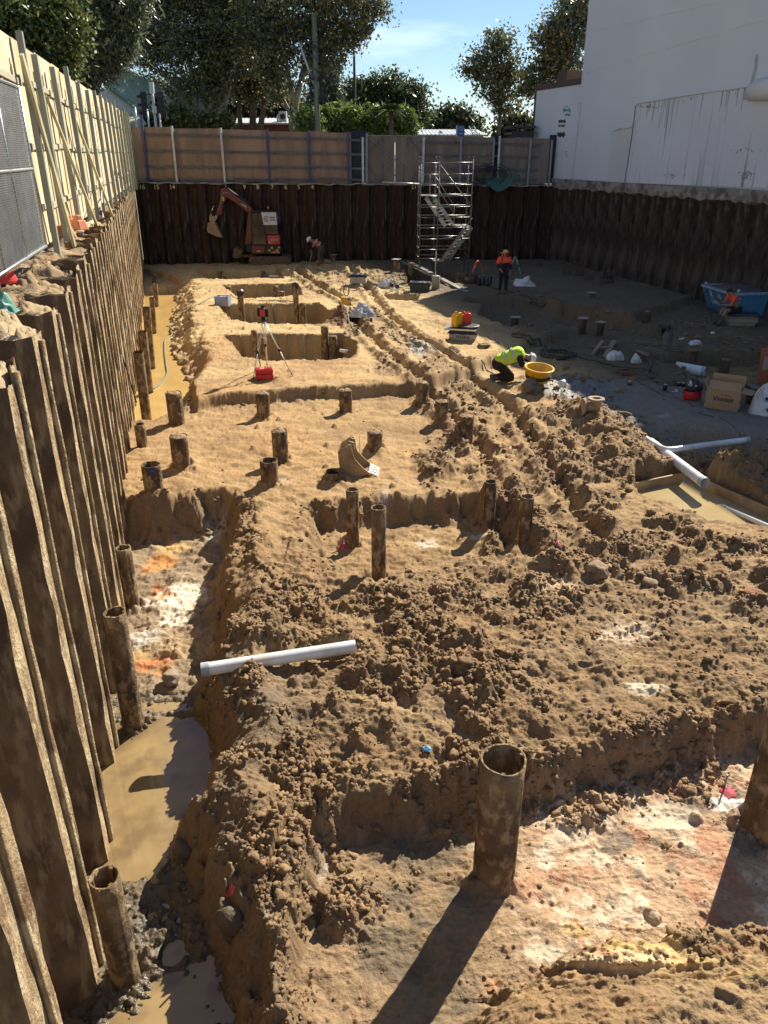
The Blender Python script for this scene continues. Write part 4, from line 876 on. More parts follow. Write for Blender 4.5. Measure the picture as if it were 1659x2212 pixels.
D_ = [(1064, 1928, 1640, 92, 'open', 'thick mud coated casing nearest the camera in the foreground pit', -.5),
 (1644, 1815, 1548, 100, 'open', 'thick mud coated casing cut off by the right edge of the photo', -.5),
 (281, 2150, 1895, 60, 'open', 'open casing standing in the bottom puddles beside the sheet piles', -.8),
 (294, 1592, 1322, 44, 'open', 'tall open casing at the head of the near puddle', -.8),
 (286, 1310, 1183, 31, 'open', 'open casing in the trench beside the orange stained clay', -.66),
 (763, 1184, 1057, 27, 'open', 'left one of the four tall casings round the central footing pit', -.45),
 (818, 1283, 1096, 31, 'open', 'nearest and tallest of the four casings round the central footing pit', -.45),
 (1054, 1136, 1040, 27, 'open', 'back right one of the four tall casings round the central footing pit', -.35),
 (1128, 1205, 1072, 30, 'open', 'front right one of the four tall casings round the central footing pit', -.35),
 (335, 1074, 1003, 41, 'open', 'open stubby casing with a blue mark just beyond the trench', 0),
 (394, 1014, 942, 38, 'plug', 'wide casing topped with dry mud behind the blue marked casing', 0),
 (383, 918, 848, 34, 'plug', 'wide casing topped with dry mud at the near end of the water channel', 0),
 (308, 965, 916, 23, 'open', 'short thin open casing beside the sheet piles near the channel end', 0),
 (584, 1052, 994, 38, 'open', 'open wide casing left of the low short ring', 0),
 (607, 1002, 930, 34, 'plug', 'tall mud topped casing just behind the open wide casing', 0),
 (570, 904, 848, 29, 'plug', 'mud topped casing in front of the red case and tripod', 0),
 (747, 892, 842, 28, 'plug', 'mud topped casing in the middle of the earth step', 0),
 (720, 1044, 1018, 37, 'open', 'very short open casing beside the digger bucket', 0),
 (810, 982, 932, 33, 'plug', 'mud topped casing just behind the digger bucket', 0),
 (911, 879, 826, 27, 'plug', 'farthest of the three casings standing along the track ruts', 0),
 (953, 918, 866, 29, 'plug', 'middle one of the three casings standing along the track ruts', 0),
 (1006, 958, 898, 31, 'plug', 'nearest of the three casings standing along the track ruts', 0),
 (932, 1026, 1003, 35, 'plug', 'low casing stub half buried in crumbled clods', 0),
 (523, 690, 628, 13, 'black', 'casing with black plastic over its top near the blue crate', -.1),
 (641, 688, 612, 12, 'black', 'tall casing with black plastic over its top in the second footing pit', -.1),
 (655, 688, 655, 13, 'plug', 'short casing right beside the tall black topped casing', -.1),
 (703, 760, 705, 16, 'plug', 'tall casing at the right end of the nearest far footing pit', -.2),
 (720, 762, 726, 17, 'plug', 'short casing right beside the tall one in the nearest far footing pit', -.2),
 (553, 775, 714, 13, 'plug', 'casing behind the left legs of the laser tripod', -.2),
 (572, 780, 730, 14, 'plug', 'casing behind the right leg of the laser tripod', -.2),
 (597, 642, 618, 12, 'plug', 'upright casing in the third footing pit', -.1),
 (609, 644, 630, 12, 'plug', 'squat casing beside the upright one in the third footing pit', -.1),
 (495, 640, 619, 12, 'plug', 'casing behind the blue crate in the third footing pit', -.1),
 (476, 602, 586, 9, 'cap', 'thin capped casing at the left end of the farthest footing pit', -.1),
 (483, 604, 598, 10, 'plug', 'squat casing at the left end of the farthest footing pit', -.1),
 (569, 603, 586, 9, 'plug', 'thin casing at the right end of the farthest footing pit', -.1),
 (575, 605, 594, 10, 'plug', 'squat casing at the right end of the farthest footing pit', -.1),
 (722, 580, 551, 10, 'cap', 'casing with a shiny cap near the bending worker', 0.05),
 (856, 601, 561, 13, 'cap', 'tall dark casing with a shiny cap behind the white sacks', .1),
 (888, 603, 568, 13, 'plug', 'dark casing at the foot of the aluminium planks', .1),
 (990, 612, 590, 13, 'plug', 'tan casing with torn top right of the aluminium planks', .1),
 (1111, 715, 686, 16, 'cap', 'square capped casing nearest the jerrycans in the shade', -.3),
 (1143, 728, 700, 14, 'plug', 'short shaded casing right of the one nearest the jerrycans', -.3),
 (1256, 722, 688, 16, 'cap', 'left one of two capped casings in the shaded trench', -.3),
 (1295, 726, 697, 15, 'cap', 'right one of two capped casings in the shaded trench', -.3),
 (1392, 716, 672, 17, 'plug', 'tall shaded casing standing alone in front of the skip bin', -.3),
 (1276, 661, 633, 13, 'cap', 'capped casing with a cup on top below the rebar cages', 0),
 (1161, 662, 638, 18, 'plug', 'wide shaded casing below the white rubble sack', -.1),
 (1116, 660, 635, 13, 'plug', 'thin shaded casing just in front of the standing worker', -.1),
 (1143, 664, 650, 10, 'plug', 'short stump between the two shaded casings near the standing worker', -.1),
 (1234, 662, 642, 14, 'black', 'casing stump with dark film left of the cup topped casing', -.1),
 (1437, 718, 704, 18, 'black', 'low casing wrapped in black film in front of the sump pump', -.1),
 (1492, 808, 756, 17, 'flange', 'brown casing with a collar at the corner of the shaded water pit', -.5),
 (1561, 812, 776, 21, 'plug', 'casing with a whitish slurry top in the shaded water pit', -.5),
 (1045, 764, 744, 15, 'flange', 'short casing with a wide flanged rim in front of the jerrycans', .1)]
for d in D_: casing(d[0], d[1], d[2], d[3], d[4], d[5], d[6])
for (tx, ty, bx, by, w_, lab) in [(298, 760, 318, 914, 21, 'nearest leaning casing in the water channel'), (307, 716, 322, 848, 19, 'second leaning casing in the water channel'), (316, 664, 328, 796, 16, 'third leaning casing in the water channel'),
                             (328, 643, 333, 720, 11, 'fourth casing in the water channel beside the sheet piles'), (335, 612, 338, 662, 10, 'fifth casing in the water channel beside the sheet piles'), (332, 590, 334, 626, 9, 'farthest casing in the water channel beside the sheet piles')]:
    p = G(bx, by, WATER_F); pt = AY(tx, ty, p.y - .12); dvec = pt - p; depth = p.y * cp_ + 6 * sp_; rr = w_ / 2 / FOC * depth
    root = empty('steel_casing', p, 0, lab, 'casing', 'steel pile casings standing in the pit'); mb = MB(); k = 10
    mb.tube([dvec * (-.25 + 1.25 * i / k) for i in range(k + 1)], [rr * rnd.uniform(.985, 1.015) for _ in range(k + 1)], 20, False); mb.build('casing_shell', M_cas, root)
    mb = MB(); mb.tube([dvec * .97, dvec * .60], rr * .93, 20, True); mb.build('casing_bottom', M_in, root)
# blue mark on the stubby casing
p = CAS[9]; mb = MB(); q_ = G(352, 1025, .4); bpy.context.view_layer.update()
mb.box((0, 0, 0), (.09, .006, .07), (0, 0, R(35))); o = mb.build('paint_mark', mat('blue spray paint', (.03, .06, .28), .6), p)
d_ = Vector((.42, -1, 0)).normalized(); o.matrix_world = Matrix.Translation(p.location + d_ * (41 / 2 / FOC * 15.2 + .01) + Vector((0, 0, .45)))
# ---------------- white plastic drain pipes ----------------
M_pvc = mat('white pvc', (.74, .75, .75), .25, var=.08, scale=3, dirt=(.62, .60, .55))
def pvc(pts, r, label, group=None, collar=True, n=24):
    root = empty('drain_pipe', pts[0], 0, label, 'pipe', group); q_ = [Vector(p) - Vector(pts[0]) for p in pts]; mb = MB(); t = .006
    mb.tube(q_, r, n, False); mb.tube(q_, r - t, n, False)
    for e, s in ((q_[0], 1), (q_[-1], -1)): pass
    mb.build('pipe_body', M_pvc, root)
    d = (q_[0] - q_[1]).normalized()
    if collar: mb = MB(); mb.tube([q_[0] + d * .01, q_[0] - d * .085], r + .007, n, False); mb.tube([q_[0] + d * .012, q_[0] + d * .0095], [r - t, r + .007], n, False); mb.build('pipe_socket', mat('grey pvc socket', (.40, .43, .46), .35), root)
    mb = MB(); mb.tube([q_[0] - d * .25, q_[0] - d * .251], [r - t - .001, .001], n, False); mb.build('pipe_shadow_plug', M_in, root) if False else None
    return root
a = G(437, 1447, .15); b = G(768, 1396, .22); pvc([a, a.lerp(b, .5), b], .078, 'white plastic drain pipe lying across the crest beside the trench')
zz = .02; a = G(1522, 1043, .02); b = G(1405, 955, .02); pvc([a, b], .098, 'thick white pipe whose open end overhangs the water pool')
P_ = [G(1378, 938, .10), G(1400, 950, .10), G(1418, 962, .10), G(1428, 968, .10), G(1438, 971, .10), G(1450, 971.5, .1), G(1462, 970, .10), G(1520, 962, .10), G(1616, 950, .10)]
pvc(P_[::-1], .062, 'bent white pipe lying behind the thick pipe')
a = G(1562, 1095, -.33); b = G(1662, 1138, -.2); pvc([a, b], .042, 'thin white pipe sticking out over the water pool at the right edge')
a = G(1503, 808, -.35); b = G(1464, 803, -.35) ; pvc([a + Vector((.25, 0, .06)), b + Vector((0, .2, .1))], .16, 'short wide white pipe half sunk in the shaded water')
a = G(760, 753, -.05); pvc([G(752, 760, .12), G(735, 757, .12)], .05, 'stub of white pipe at the right end of the nearest far footing pit')
pvc([G(612, 598, .05), G(578, 597, .05)], .07, 'white pipe lying in the farthest footing pit')
# formwork boards
M_ply = mat('formwork plywood', (.40, .27, .14), .75, var=.25, scale=3, stretch=(1, 1, 1), bump=.2, dirt=(.26, .18, .10))
for (a, b, z, lab) in (((1345, 1049), (1476, 1022), -.12, 'muddy formwork board on the left side of the water pool'), ((1529, 1040), (1800, 1158), -.12, 'long formwork board along the far side of the water pool')):
    p0, p1 = G(a[0], a[1], z), G(b[0], b[1], z); mb = MB(); mb.bar(Vector((p0.x, p0.y, z - .12)), Vector((p1.x, p1.y, z - .12)), .04, .26); one('formwork_board', mb, M_ply, lab, 'board')
# ---------------- mini excavator ----------------
M_red = mat('dark red machine paint', (.14, .003, .014), .35, var=.2, scale=3, coat=.1, dirt=(.08, .008, .014))
M_blk = mat('black rubber', (.02, .02, .022), .6, var=.3)
M_mud = mat('muddy track', (.16, .10, .055), .9, var=.4, scale=8, bump=.6)
M_glass = mat('dark cab glass', (.012, .014, .014), .08, var=.2, dirt=(.04, .038, .03))
M_wpan = mat('white panel', (.55, .56, .57), .4, var=.06)
M_chrome = mat('chrome rod', (.75, .75, .75), .15, 1.0, var=.05)
M_yel = mat('yellow sticker', (.65, .42, .03), .5, var=.1)
M_orgr = mat('orange red sticker', (.6, .09, .02), .5, var=.1)
Epos = G(586, 577, .1); Epos.z = hz(Epos.x, Epos.y) - .02
root = empty('mini_excavator', Epos, R(3), 'dark red mini excavator with raised boom parked by the far pile wall', 'excavator'); EXC = root
K = .00447
def E(zx, zy, y=0.0): return Vector(((zx - 787) * K, y, (1025 - zy) * K))
def bb(name, mb, m, par=None, bevel=0): return mb.build(name, m, par or root, bevel)
for sy in (-.55, .55):
    mb = MB(); pr_ = []
    cx0, cx1, rr = -.88, .88, .22
    for i in range(9): a = R(90 + i * 22.5); pr_.append((cx0 + rr * math.cos(a), .22 + rr * math.sin(a)))
    for i in range(9): a = R(-90 + i * 22.5); pr_.append((cx1 + rr * math.cos(a), .22 + rr * math.sin(a)))
    mb.prism(pr_, .30, Matrix.Translation((0, sy, 0))); tr = bb('track', mb, M_mud, None)
    mb = MB(); per = 26
    for i in range(22): x = cx0 + (cx1 - cx0) * i / 21; mb.box((x, sy, .445), (.04, .32, .03)).box((x, sy, -.005), (.04, .32, .03))
    for i in range(1, 6):
        for c, s_ in ((cx0, 1), (cx1, -1)): a = R(90 + s_ * i * 30); mb.box((c + .23 * math.cos(a), sy, .22 + .23 * math.sin(a)), (.03, .32, .04), (0, -a, 0))
    bb('tread', mb, M_blk, tr)
    for c in (cx0, cx1): mb = MB(); mb.tube([(c, sy - .165, .22), (c, sy + .165, .22)], .15, 16); bb('wheel', mb, M_mud, tr)
    mb = MB(); mb.box((0, sy - .01, .22), (1.35, .33, .20)); bb('side_frame', mb, M_mud, tr)
mb = MB(); mb.box((0, 0, .34), (1.0, .9, .22)).tube([(0, 0, .44), (0, 0, .56)], .38, 20); bb('undercarriage', mb, M_blk)
mb = MB(); mb.prism([((355 - 787) * K, .42), ((385 - 787) * K, .88), ((480 - 787) * K, .72), ((455 - 787) * K, .40), ((400 - 787) * K, .36)], 1.3); bl_ = bb('dozer_blade', mb, M_mud)
mb = MB(); mb.bar((-1.45, -.35, .45), (-.3, -.35, .36), .1, .12).bar((-1.45, .35, .45), (-.3, .35, .36), .1, .12); bb('blade_arm', mb, M_mud)
mb = MB(); mb.prism([(-.93, .60), (-.93, .90), (-.80, .98), (-.14, .96), (-.30, .56), (-.85, .56)], 1.25); bb('lower_body', mb, M_red, None, .03)
mb = MB(); mb.prism([(-.298, .56), (-.138, .958), (-.05, 1.0), (.58, 1.0), (.60, .60), (.5, .555)], 1.27); bb('counterweight', mb, M_blk, None, .03)
mb = MB(); mb.prism([(-.05, 1.004), (-.10, 1.5), (.58, 1.5), (.60, 1.2), (.58, 1.004)], 1.22); bb('engine_cover', mb, mat('lit red machine paint', (.36, .008, .03), .3, coat=.2), None, .04)  # brighter copy of the red: light on the cover put into its colour
mb = MB(); mb.prism([(-.85, .985), (-.11, .985), (-.20, 1.9), (-.30, 2.58), (-.80, 2.58), (-.86, 1.6)], 1.0); bb('cab_glass', mb, M_glass, None, .03)
mb = MB(); mb.box((-.16, 0, 2.62), (1.36, 1.12, .07)); bb('cab_roof', mb, M_blk, None, .03)
for sy in (-.53, .53):
    mb = MB(); mb.bar((-.85, sy, 1.0), (-.83, sy, 2.6), .05, .05).bar((-.10, sy, 1.0), (-.30, sy, 2.6), .07, .05).bar((-.85, sy, 1.62), (-.85, sy, 1.9), .05, .05).bar((.48, sy, 1.5), (.46, sy, 2.6), .06, .05).bar((-.85, sy, 1.0), (-.1, sy, 1.0), .06, .06); bb('cab_frame', mb, M_blk)
mb = MB(); mb.prism([(-.31, 2.585), (.45, 2.585), (.48, 1.97), (-.21, 1.97)], 1.14); wp = bb('white_panel', mb, M_wpan, None, .01)
mb = MB(); mb.prism([(-.20, 1.965), (.49, 1.965), (.52, 1.51), (-.105, 1.51)], 1.10); bb('rear_window', mb, M_glass, None, .02)
M_txt = mat('dark blue lettering', (.02, .03, .05), .5)
text_mesh('lettering', 'FIRST', .125, M_txt, upright((.27, -.574, 2.33)), .002, wp, bold=.003); text_mesh('lettering', 'CIVIL', .125, M_txt, upright((.27, -.574, 2.21)), .002, wp, bold=.003)
mb = MB(); c = Vector((-.06, -.575, 2.27)); ring = [c + Vector((.115 * math.cos(R(a)), 0, .125 * math.sin(R(a)))) for a in range(20, 345, 15)]; mb.tube(ring, .012, 5)
mb.bar(c + Vector((-.11, 0, .03)), c + Vector((.10, 0, .03)), .014, .02).bar(c + Vector((-.11, 0, -.025)), c + Vector((.02, 0, -.025)), .014, .02).bar(c + Vector((.0, 0, -.02)), c + Vector((.02, 0, -.08)), .014, .02).bar(c + Vector((.02, 0, -.08)), c + Vector((.11, 0, -.08)), .014, .02)
mb.build('emblem', M_txt, wp)
text_mesh('lettering', 'First Civil', .09, mat('white lettering', (.7, .7, .7), .5), upright((.29, -.615, 1.25)), .002, root)
mb = MB(); mb.box((.03, -.62, 1.13), (.10, .012, .11)).box((.09, -.62, 1.10), (.08, .012, .06)); bb('sticker', mb, M_yel)
for x, z in ((.0, .74), (.15, .86), (.52, .88), (.4, .74), (.12, .64), (.36, .64)): mb = MB(); mb.box((x, -.642, z), (.12, .012, .09)); bb('hazard_sticker', mb, M_yel if z > .7 else M_orgr)
mb = MB(); mb.box((.25, -.642, .64), (.10, .012, .08)).box((.48, -.642, .64), (.10, .012, .08)); bb('hazard_sticker', mb, M_yel)
mb = MB(); mb.box((-.55, -.632, .70), (.2, .012, .07)); bb('sticker', mb, M_yel)
mb = MB(); mb.tube([(.02, 0, 2.65), (.02, 0, 2.70)], .05, 12); bc = bb('beacon', mb, M_blk); mb = MB(); mb.lathe([(.05, 0), (.05, .1), (.03, .13)], 14, (.02, 0, 2.70)); mb.build('beacon_lens', mat('amber lens', (.8, .35, .02), .2), bc)
mb = MB(); mb.bar((.50, -.45, 2.4), (.56, -.55, 2.4), .02, .02).box((.57, -.57, 2.35), (.06, .03, .16)); bb('mirror', mb, M_blk)
# boom, stick and bucket in one vertical plane
y0 = -.15
def plate(pts, w_): mb = MB(); mb.prism([((x - 787) * K, (1025 - z) * K) for x, z in pts], w_, Matrix.Translation((0, y0, 0))); return mb
mb = MB(); mb.box((-1.0, y0, .82), (.45, .35, .42)); bb('swing_post', mb, M_blk, None, .03)
mb = plate([(500, 800), (560, 470), (620, 430), (640, 470), (570, 800)], .12); bb('boom_base', mb, M_red)
bm_ = bb('boom', plate([(628, 425), (560, 355), (440, 275), (350, 205), (330, 180), (275, 200), (262, 240), (330, 285), (420, 345), (500, 400), (545, 445), (600, 470)], .20), M_red, None, .015)
text_mesh('lettering', 'CIVIL', .14, MATS['white lettering'], Matrix.Translation((E(522, 380).x, y0 - .104, E(522, 380).z)) @ Matrix.Rotation(R(33), 4, 'Y') @ Matrix.Rotation(R(90), 4, 'X'), .002, bm_)
mb = MB(); mb.tube([E(350, 192, y0), E(480, 285, y0)], .045, 12); cyb = bb('boom_cylinder', MB().tube([E(470, 278, y0 - .02), E(612, 372, y0 - .02)], .05, 12), M_blk); mb.build('cylinder_rod', M_chrome, cyb)
bb('stick', plate([(330, 250), (300, 200), (265, 240), (250, 330), (190, 470), (200, 492), (262, 470), (282, 360), (330, 300)], .15), M_red, None, .01)
cys = bb('stick_cylinder', MB().tube([E(250, 250, y0 - .09), E(185, 370, y0 - .09)], .038, 10), M_blk); MB().tube([E(185, 370, y0 - .09), E(127, 470, y0 - .09)], .022, 10).build('cylinder_rod', M_chrome, cys)
bb('hydraulic_hose', MB().tube([E(380, 262, y0 - .12), E(340, 238, y0 - .14), E(295, 245, y0 - .14), E(270, 300, y0 - .12), E(262, 350, y0 - .12), E(235, 400, y0 - .12), E(215, 450, y0 - .1)], .014, 6), mat('grey hose', (.3, .3, .3), .5))
mb = MB(); mb.box((E(290, 305).x, y0 - .08, E(290, 305).z), (.09, .02, .18)); bb('sticker', mb, M_yel)
M_bkt = mat('worn bucket steel', (.30, .21, .12), .75, var=.35, scale=5, bump=.3, dirt=(.38, .27, .15))
bk = bb('bucket', plate([(95, 560), (175, 545), (215, 640), (252, 728), (170, 700), (90, 668), (80, 620)], .55), M_bkt, None, .01)
plate([(118, 470), (140, 465), (160, 500), (205, 470), (210, 500), (175, 550), (120, 560), (110, 530)], .14).build('bucket_link', M_bkt, bk)
# ---------------- spare bucket lying on the ground ----------------
bp_ = GS(770, 1018, 0); s_ = .9 / FOC * (bp_.y * cp_ + CAMZ * sp_)
root = empty('digger_bucket', bp_, R(-4), 'loose rusty digger bucket with worn silver teeth standing on the ground', 'bucket')
def q2(zx, zy): return ((zx - 660) / 3 * s_, (1405 - zy) / 3 * s_ * 1.08)
side = [q2(*p) for p in ((540, 1240), (560, 1225), (610, 1190), (635, 1190), (645, 1250), (660, 1290), (720, 1350), (770, 1390), (700, 1408), (610, 1408), (565, 1385), (548, 1330))]
Wb = .46
for sy in (-Wb / 2, Wb / 2): mb = MB(); mb.prism(side, .02, Matrix.Translation((0, sy, 0))); mb.build('side_plate', M_bkt, root)
mb = MB(); bk_ = [side[0], side[11], side[10], side[9], side[8], side[7]]; vs = []
for x, z in bk_: vs += [(x, -Wb / 2, z), (x, Wb / 2, z), (x + .015, Wb / 2, z + .015), (x + .015, -Wb / 2, z + .015)]
mb.add(vs, [(4 * i + a, 4 * i + 4 + a, 4 * i + 4 + (a + 1) % 4, 4 * i + (a + 1) % 4) for i in range(len(bk_) - 1) for a in range(4)]); mb.build('shell_plate', M_bkt, root)
M_tooth = mat('worn silver steel', (.55, .53, .48), .35, .7, var=.2)
for k in range(4):
    y = -Wb / 2 + .05 + k * (Wb - .1) / 3; a = q2(755, 1388); b = q2(815, 1402); mb = MB(); mb.add([(a[0], y - .035, a[1] - .02), (a[0], y + .035, a[1] - .02), (a[0], y + .035, a[1] + .035), (a[0], y - .035, a[1] + .035), (b[0] + .02, y - .02, b[1] - .005), (b[0] + .02, y + .02, b[1] - .005)], [(0, 1, 2, 3), (0, 4, 5, 1), (3, 2, 5, 4), (0, 3, 4), (1, 5, 2)]); mb.build('tooth', M_tooth, root)
for y in (-.1, .1):
    mb = MB(); mb.prism([q2(*p) for p in ((545, 1240), (570, 1215), (615, 1180), (650, 1190), (655, 1235), (600, 1260), (575, 1290), (550, 1290))], .03, Matrix.Translation((0, y, 0))); mb.build('bucket_ear', M_bkt, root)
for p in ((565, 1262), (630, 1222)): x, z = q2(*p); mb = MB(); mb.tube([(x, -.17, z), (x, .17, z)], .03, 12); mb.build('pin', M_bkt, root)
mb = MB(); a = GS(777, 1006, 0); mb.tube([a, a + Vector((0, .3, .55))], .006, 5); one('marker_rod', mb, mat('rusty rod', (.30, .10, .04), .8), 'thin rusty rod standing up behind the loose digger bucket', 'rod')
# ---------------- scaffold stair tower ----------------
def S3(zx, zy): return (1600 + zx * 400 / 1659) / 1.8517, (600 + zy * 400 / 1659) / 1.8517
SY = 38.0; pL = G(S3(335, 0)[0], 598, 0); sb = AY(965, 590, SY)
root = empty('scaffold_stair', (AY(908, 590, SY).x, SY, 0.05), R(4), 'galvanised scaffold stair tower against the far pile wall', 'scaffold')
cA = math.cos(R(4)); sA = math.sin(R(4))
mpp = (SY * cp_ + 4.5 * sp_) / FOC   # metres per photo pixel there
def S(zx, zy, y=0.0):
    px, py = S3(zx, zy); p = AY(px, py, SY + y); x = (p.x - root.location.x); return Vector((x, y, p.z - root.location.z))
M_sc = mat('galvanised tube', (.22, .225, .23), .38, .9, var=.25, scale=10)
M_scd = mat('weathered scaffold tube', (.20, .19, .18), .45, .7, var=.35, scale=7)
DPT = 1.25
posts = {'a': (335, 0), 'b': (640, 0), 'c': (905, DPT), 'd': (1200, 0), 'e': (420, DPT)}
xL, xM, xR = S(335, 900).x, S(636, 900).x, S(1190, 900).x
zB = -.05; zT = S(650, 190).z
for x, y, zt in ((xL, 0, S(335, 230).z), (xM, 0, zT), (xR, 0, S(1220, 140).z), (xL + .05, DPT, S(335, 270).z), (xM, DPT, S(905, 250).z), (xR, DPT, S(905, 250).z)):
    mb = MB(); mb.tube([(x, y, zB), (x, y, zt)], .024, 8)
    k = 0
    while .5 * k < zt: mb.tube([(x, y, .35 + .5 * k), (x, y, .42 + .5 * k)], .036, 8); k += 1
    mb.build('standard', M_scd, root); mb = MB(); mb.box((x, y, zB), (.15, .15, .012)); mb.build('base_plate', M_scd, root)
lv = [S(640, z).z for z in (210, 400, 580, 762, 945, 1120, 1290, 1475, 1650, 1800)]
for i, z in enumerate(lv):
    for (x0_, x1_) in ((xL, xM), (xM, xR)):
        if i == 0 and False: continue
        mb = MB(); mb.tube([(x0_, 0, z), (x1_, 0, z - (.02 if x0_ == xL else 0))], .021, 8); mb.build('ledger', M_sc, root)
    if i > 1: mb = MB(); mb.tube([(xL, DPT, z + .02), (xR, DPT, z)], .021, 8); mb.build('ledger', M_sc, root)
    for x in (xL, xR): mb = MB(); mb.tube([(x, 0, z + .03), (x, DPT, z + .03)], .021, 8); mb.build('transom', M_sc, root)
for a, b in (((650, 225), (1215, 965)), ((1210, 1130), (640, 1850))): mb = MB(); mb.tube([S(*a, -.05), S(*b, -.05)], .024, 8); mb.build('diagonal_brace', M_scd, root)
def flight(a0, a1, b0, b1, yoff, n):      # stringer ends: near and far stringer as seen
    P0, P1 = S(*a0, yoff), S(*a1, yoff); W_ = Vector((.40, .42, .03)); Q0, Q1 = P0 + W_, P1 + W_
    for u, v in ((P0, P1), (Q0, Q1)): mb = MB(); mb.bar(u, v, .035, .17, up=(0, 0, 1)); mb.build('stringer', M_al, root)
    for i in range(n): t_ = (i + .5) / n; a = P0.lerp(P1, t_); mb = MB(); mb.bar(a, a + W_, .20, .03); mb.build('tread', M_al, root)
    return P0, P1
M_al = mat('aluminium', (.42, .41, .38), .4, .5, var=.2, scale=6, dirt=(.28, .25, .20))
flight((430, 790), (760, 1270), 0, 0, .12, 9); flight((1090, 1310), (700, 1840), 0, 0, .30, 9)
for x0_, x1_, zz_ in ((345, 630, 765), (900, 1160, 1270), (560, 720, 1850)):
    a, b = S(x0_, zz_), S(x1_, zz_); mb = MB(); mb.box(((a.x + b.x) / 2, DPT * .45, a.z), (abs(b.x - a.x), DPT * .7, .04)); mb.build('landing', M_al, root)
for off in (0, 150):
    mb = MB(); mb.tube([S(590, 430 + off * .9, .1), S(700, 610 + off * .9, .1), S(905, 920 + off * .9, .1)], .017, 6); mb.build('handrail', M_al, root)
mb = MB(); mb.tube([S(905, 910, .1), S(905, 1270, .1)], .017, 6).tube([S(660, 470, .1), S(660, 880, .1)], .017, 6).tube([S(510, 400, .5), S(510, 750, .5)], .017, 6); mb.build('stanchion', M_al, root)
mb = MB(); mb.tube([S(640, 1480, .9), S(905, 1445, .9)], .02, 6).tube([S(850, 1650, .1), S(855, 1950, .1)], .02, 6); mb.build('prop_tube', M_scd, root)
mb = MB(); mb.tube([S(-300, 530), S(340, 565)], .03, 8); mb.build('toe_board', M_al, root)
a_ = S(10, 540, .3); 
mb = MB(); mb.tube([S(650, 1850, -.1), S(700, 1900, -.2), S(770, 1870, -.15), S(800, 1740, -.1)], .014, 6); mb.build('rope', mat('tan rope', (.25, .2, .13), .9), root)
# coil of cable and green netting left on the edge behind the scaffold
base = onback(1052, 398, .15)
q = random.Random(12); mb = MB()
for i in range(17):
    rr = .55 + q.uniform(-.18, .25); cc = Vector((q.uniform(-.55, .5), -.25 + q.uniform(-.12, .1), .45 + q.uniform(-.12, .15))); tl = q.uniform(-.4, .4); sw = q.uniform(1.1, 1.5)
    mb.tube([cc + Vector((rr * sw * math.cos(a_), .35 * tl * math.cos(a_), rr * .75 * math.sin(a_))) for a_ in [2 * math.pi * j / 22 for j in range(23)]], .016, 5, False)
o = one('cable_coil', mb, mat('black cable', (.03, .03, .035), .5), 'big tangled coil of black cable against the hoarding behind the scaffold', 'cable', base)
mb = MB(); vs = []; n1_, n2_ = 18, 6
for i in range(n1_):
    for j in range(n2_): u = i / (n1_ - 1); v = j / (n2_ - 1); vs.append((-.2 + 1.9 * u, -.3 - .12 * v + q.uniform(-.05, .05), .35 - .55 * math.sin(math.pi * min(1, u * 1.2)) * v - .15 * v + .5 * max(0, u - .7) + q.uniform(-.05, .05)))
mb.add(vs, [(i * n2_ + j, (i + 1) * n2_ + j, (i + 1) * n2_ + j + 1, i * n2_ + j + 1) for i in range(n1_ - 1) for j in range(n2_ - 1)], True)
one('green_netting', mb, mat('teal netting', (.04, .12, .11), .8, var=.4, scale=12), 'crumpled teal netting hanging over the pit edge under the cable coil', 'netting', base)
# ---------------- people ----------------
M_skin = mat('skin', (.34, .18, .12), .6, var=.1)
M_navy = mat('navy cloth', (.012, .014, .025), .9, var=.3, scale=10, bump=.3, bscale=15)
M_hiO = mat('fluorescent orange cloth', (.85, .10, .035), .8, var=.12, scale=8, bump=.3, bscale=12)
M_hiY = mat('fluorescent yellow vest', (.50, .72, .05), .8, var=.12, scale=8, bump=.3, bscale=12)
M_refl = mat('silver reflective tape', (.50, .50, .48), .4, var=.15)
M_helm = mat('white helmet', (.75, .76, .78), .3, var=.05)
M_boot = mat('brown boots', (.12, .085, .055), .85, var=.3)
M_hair = mat('dark hair', (.012, .01, .009), .7)
def skin(name, J, ed, m, parent, sub=2):
    names = list(J); me = bpy.data.meshes.new(name); me.from_pydata([J[k][:3] for k in names], [(names.index(a), names.index(b)) for a, b in ed], []); me.update()
    o = bpy.data.objects.new(name, me); link(o); o.parent = parent; me.materials.append(m)
    sk = o.modifiers.new('skin', 'SKIN'); sk.use_smooth_shade = True
    for i, k in enumerate(names):
        r = J[k][3]; r = r if isinstance(r, tuple) else (r, r); me.skin_vertices[0].data[i].radius = r
    me.skin_vertices[0].data[0].use_root = True
    ss = o.modifiers.new('subdivision', 'SUBSURF'); ss.levels = sub; ss.render_levels = sub; return o
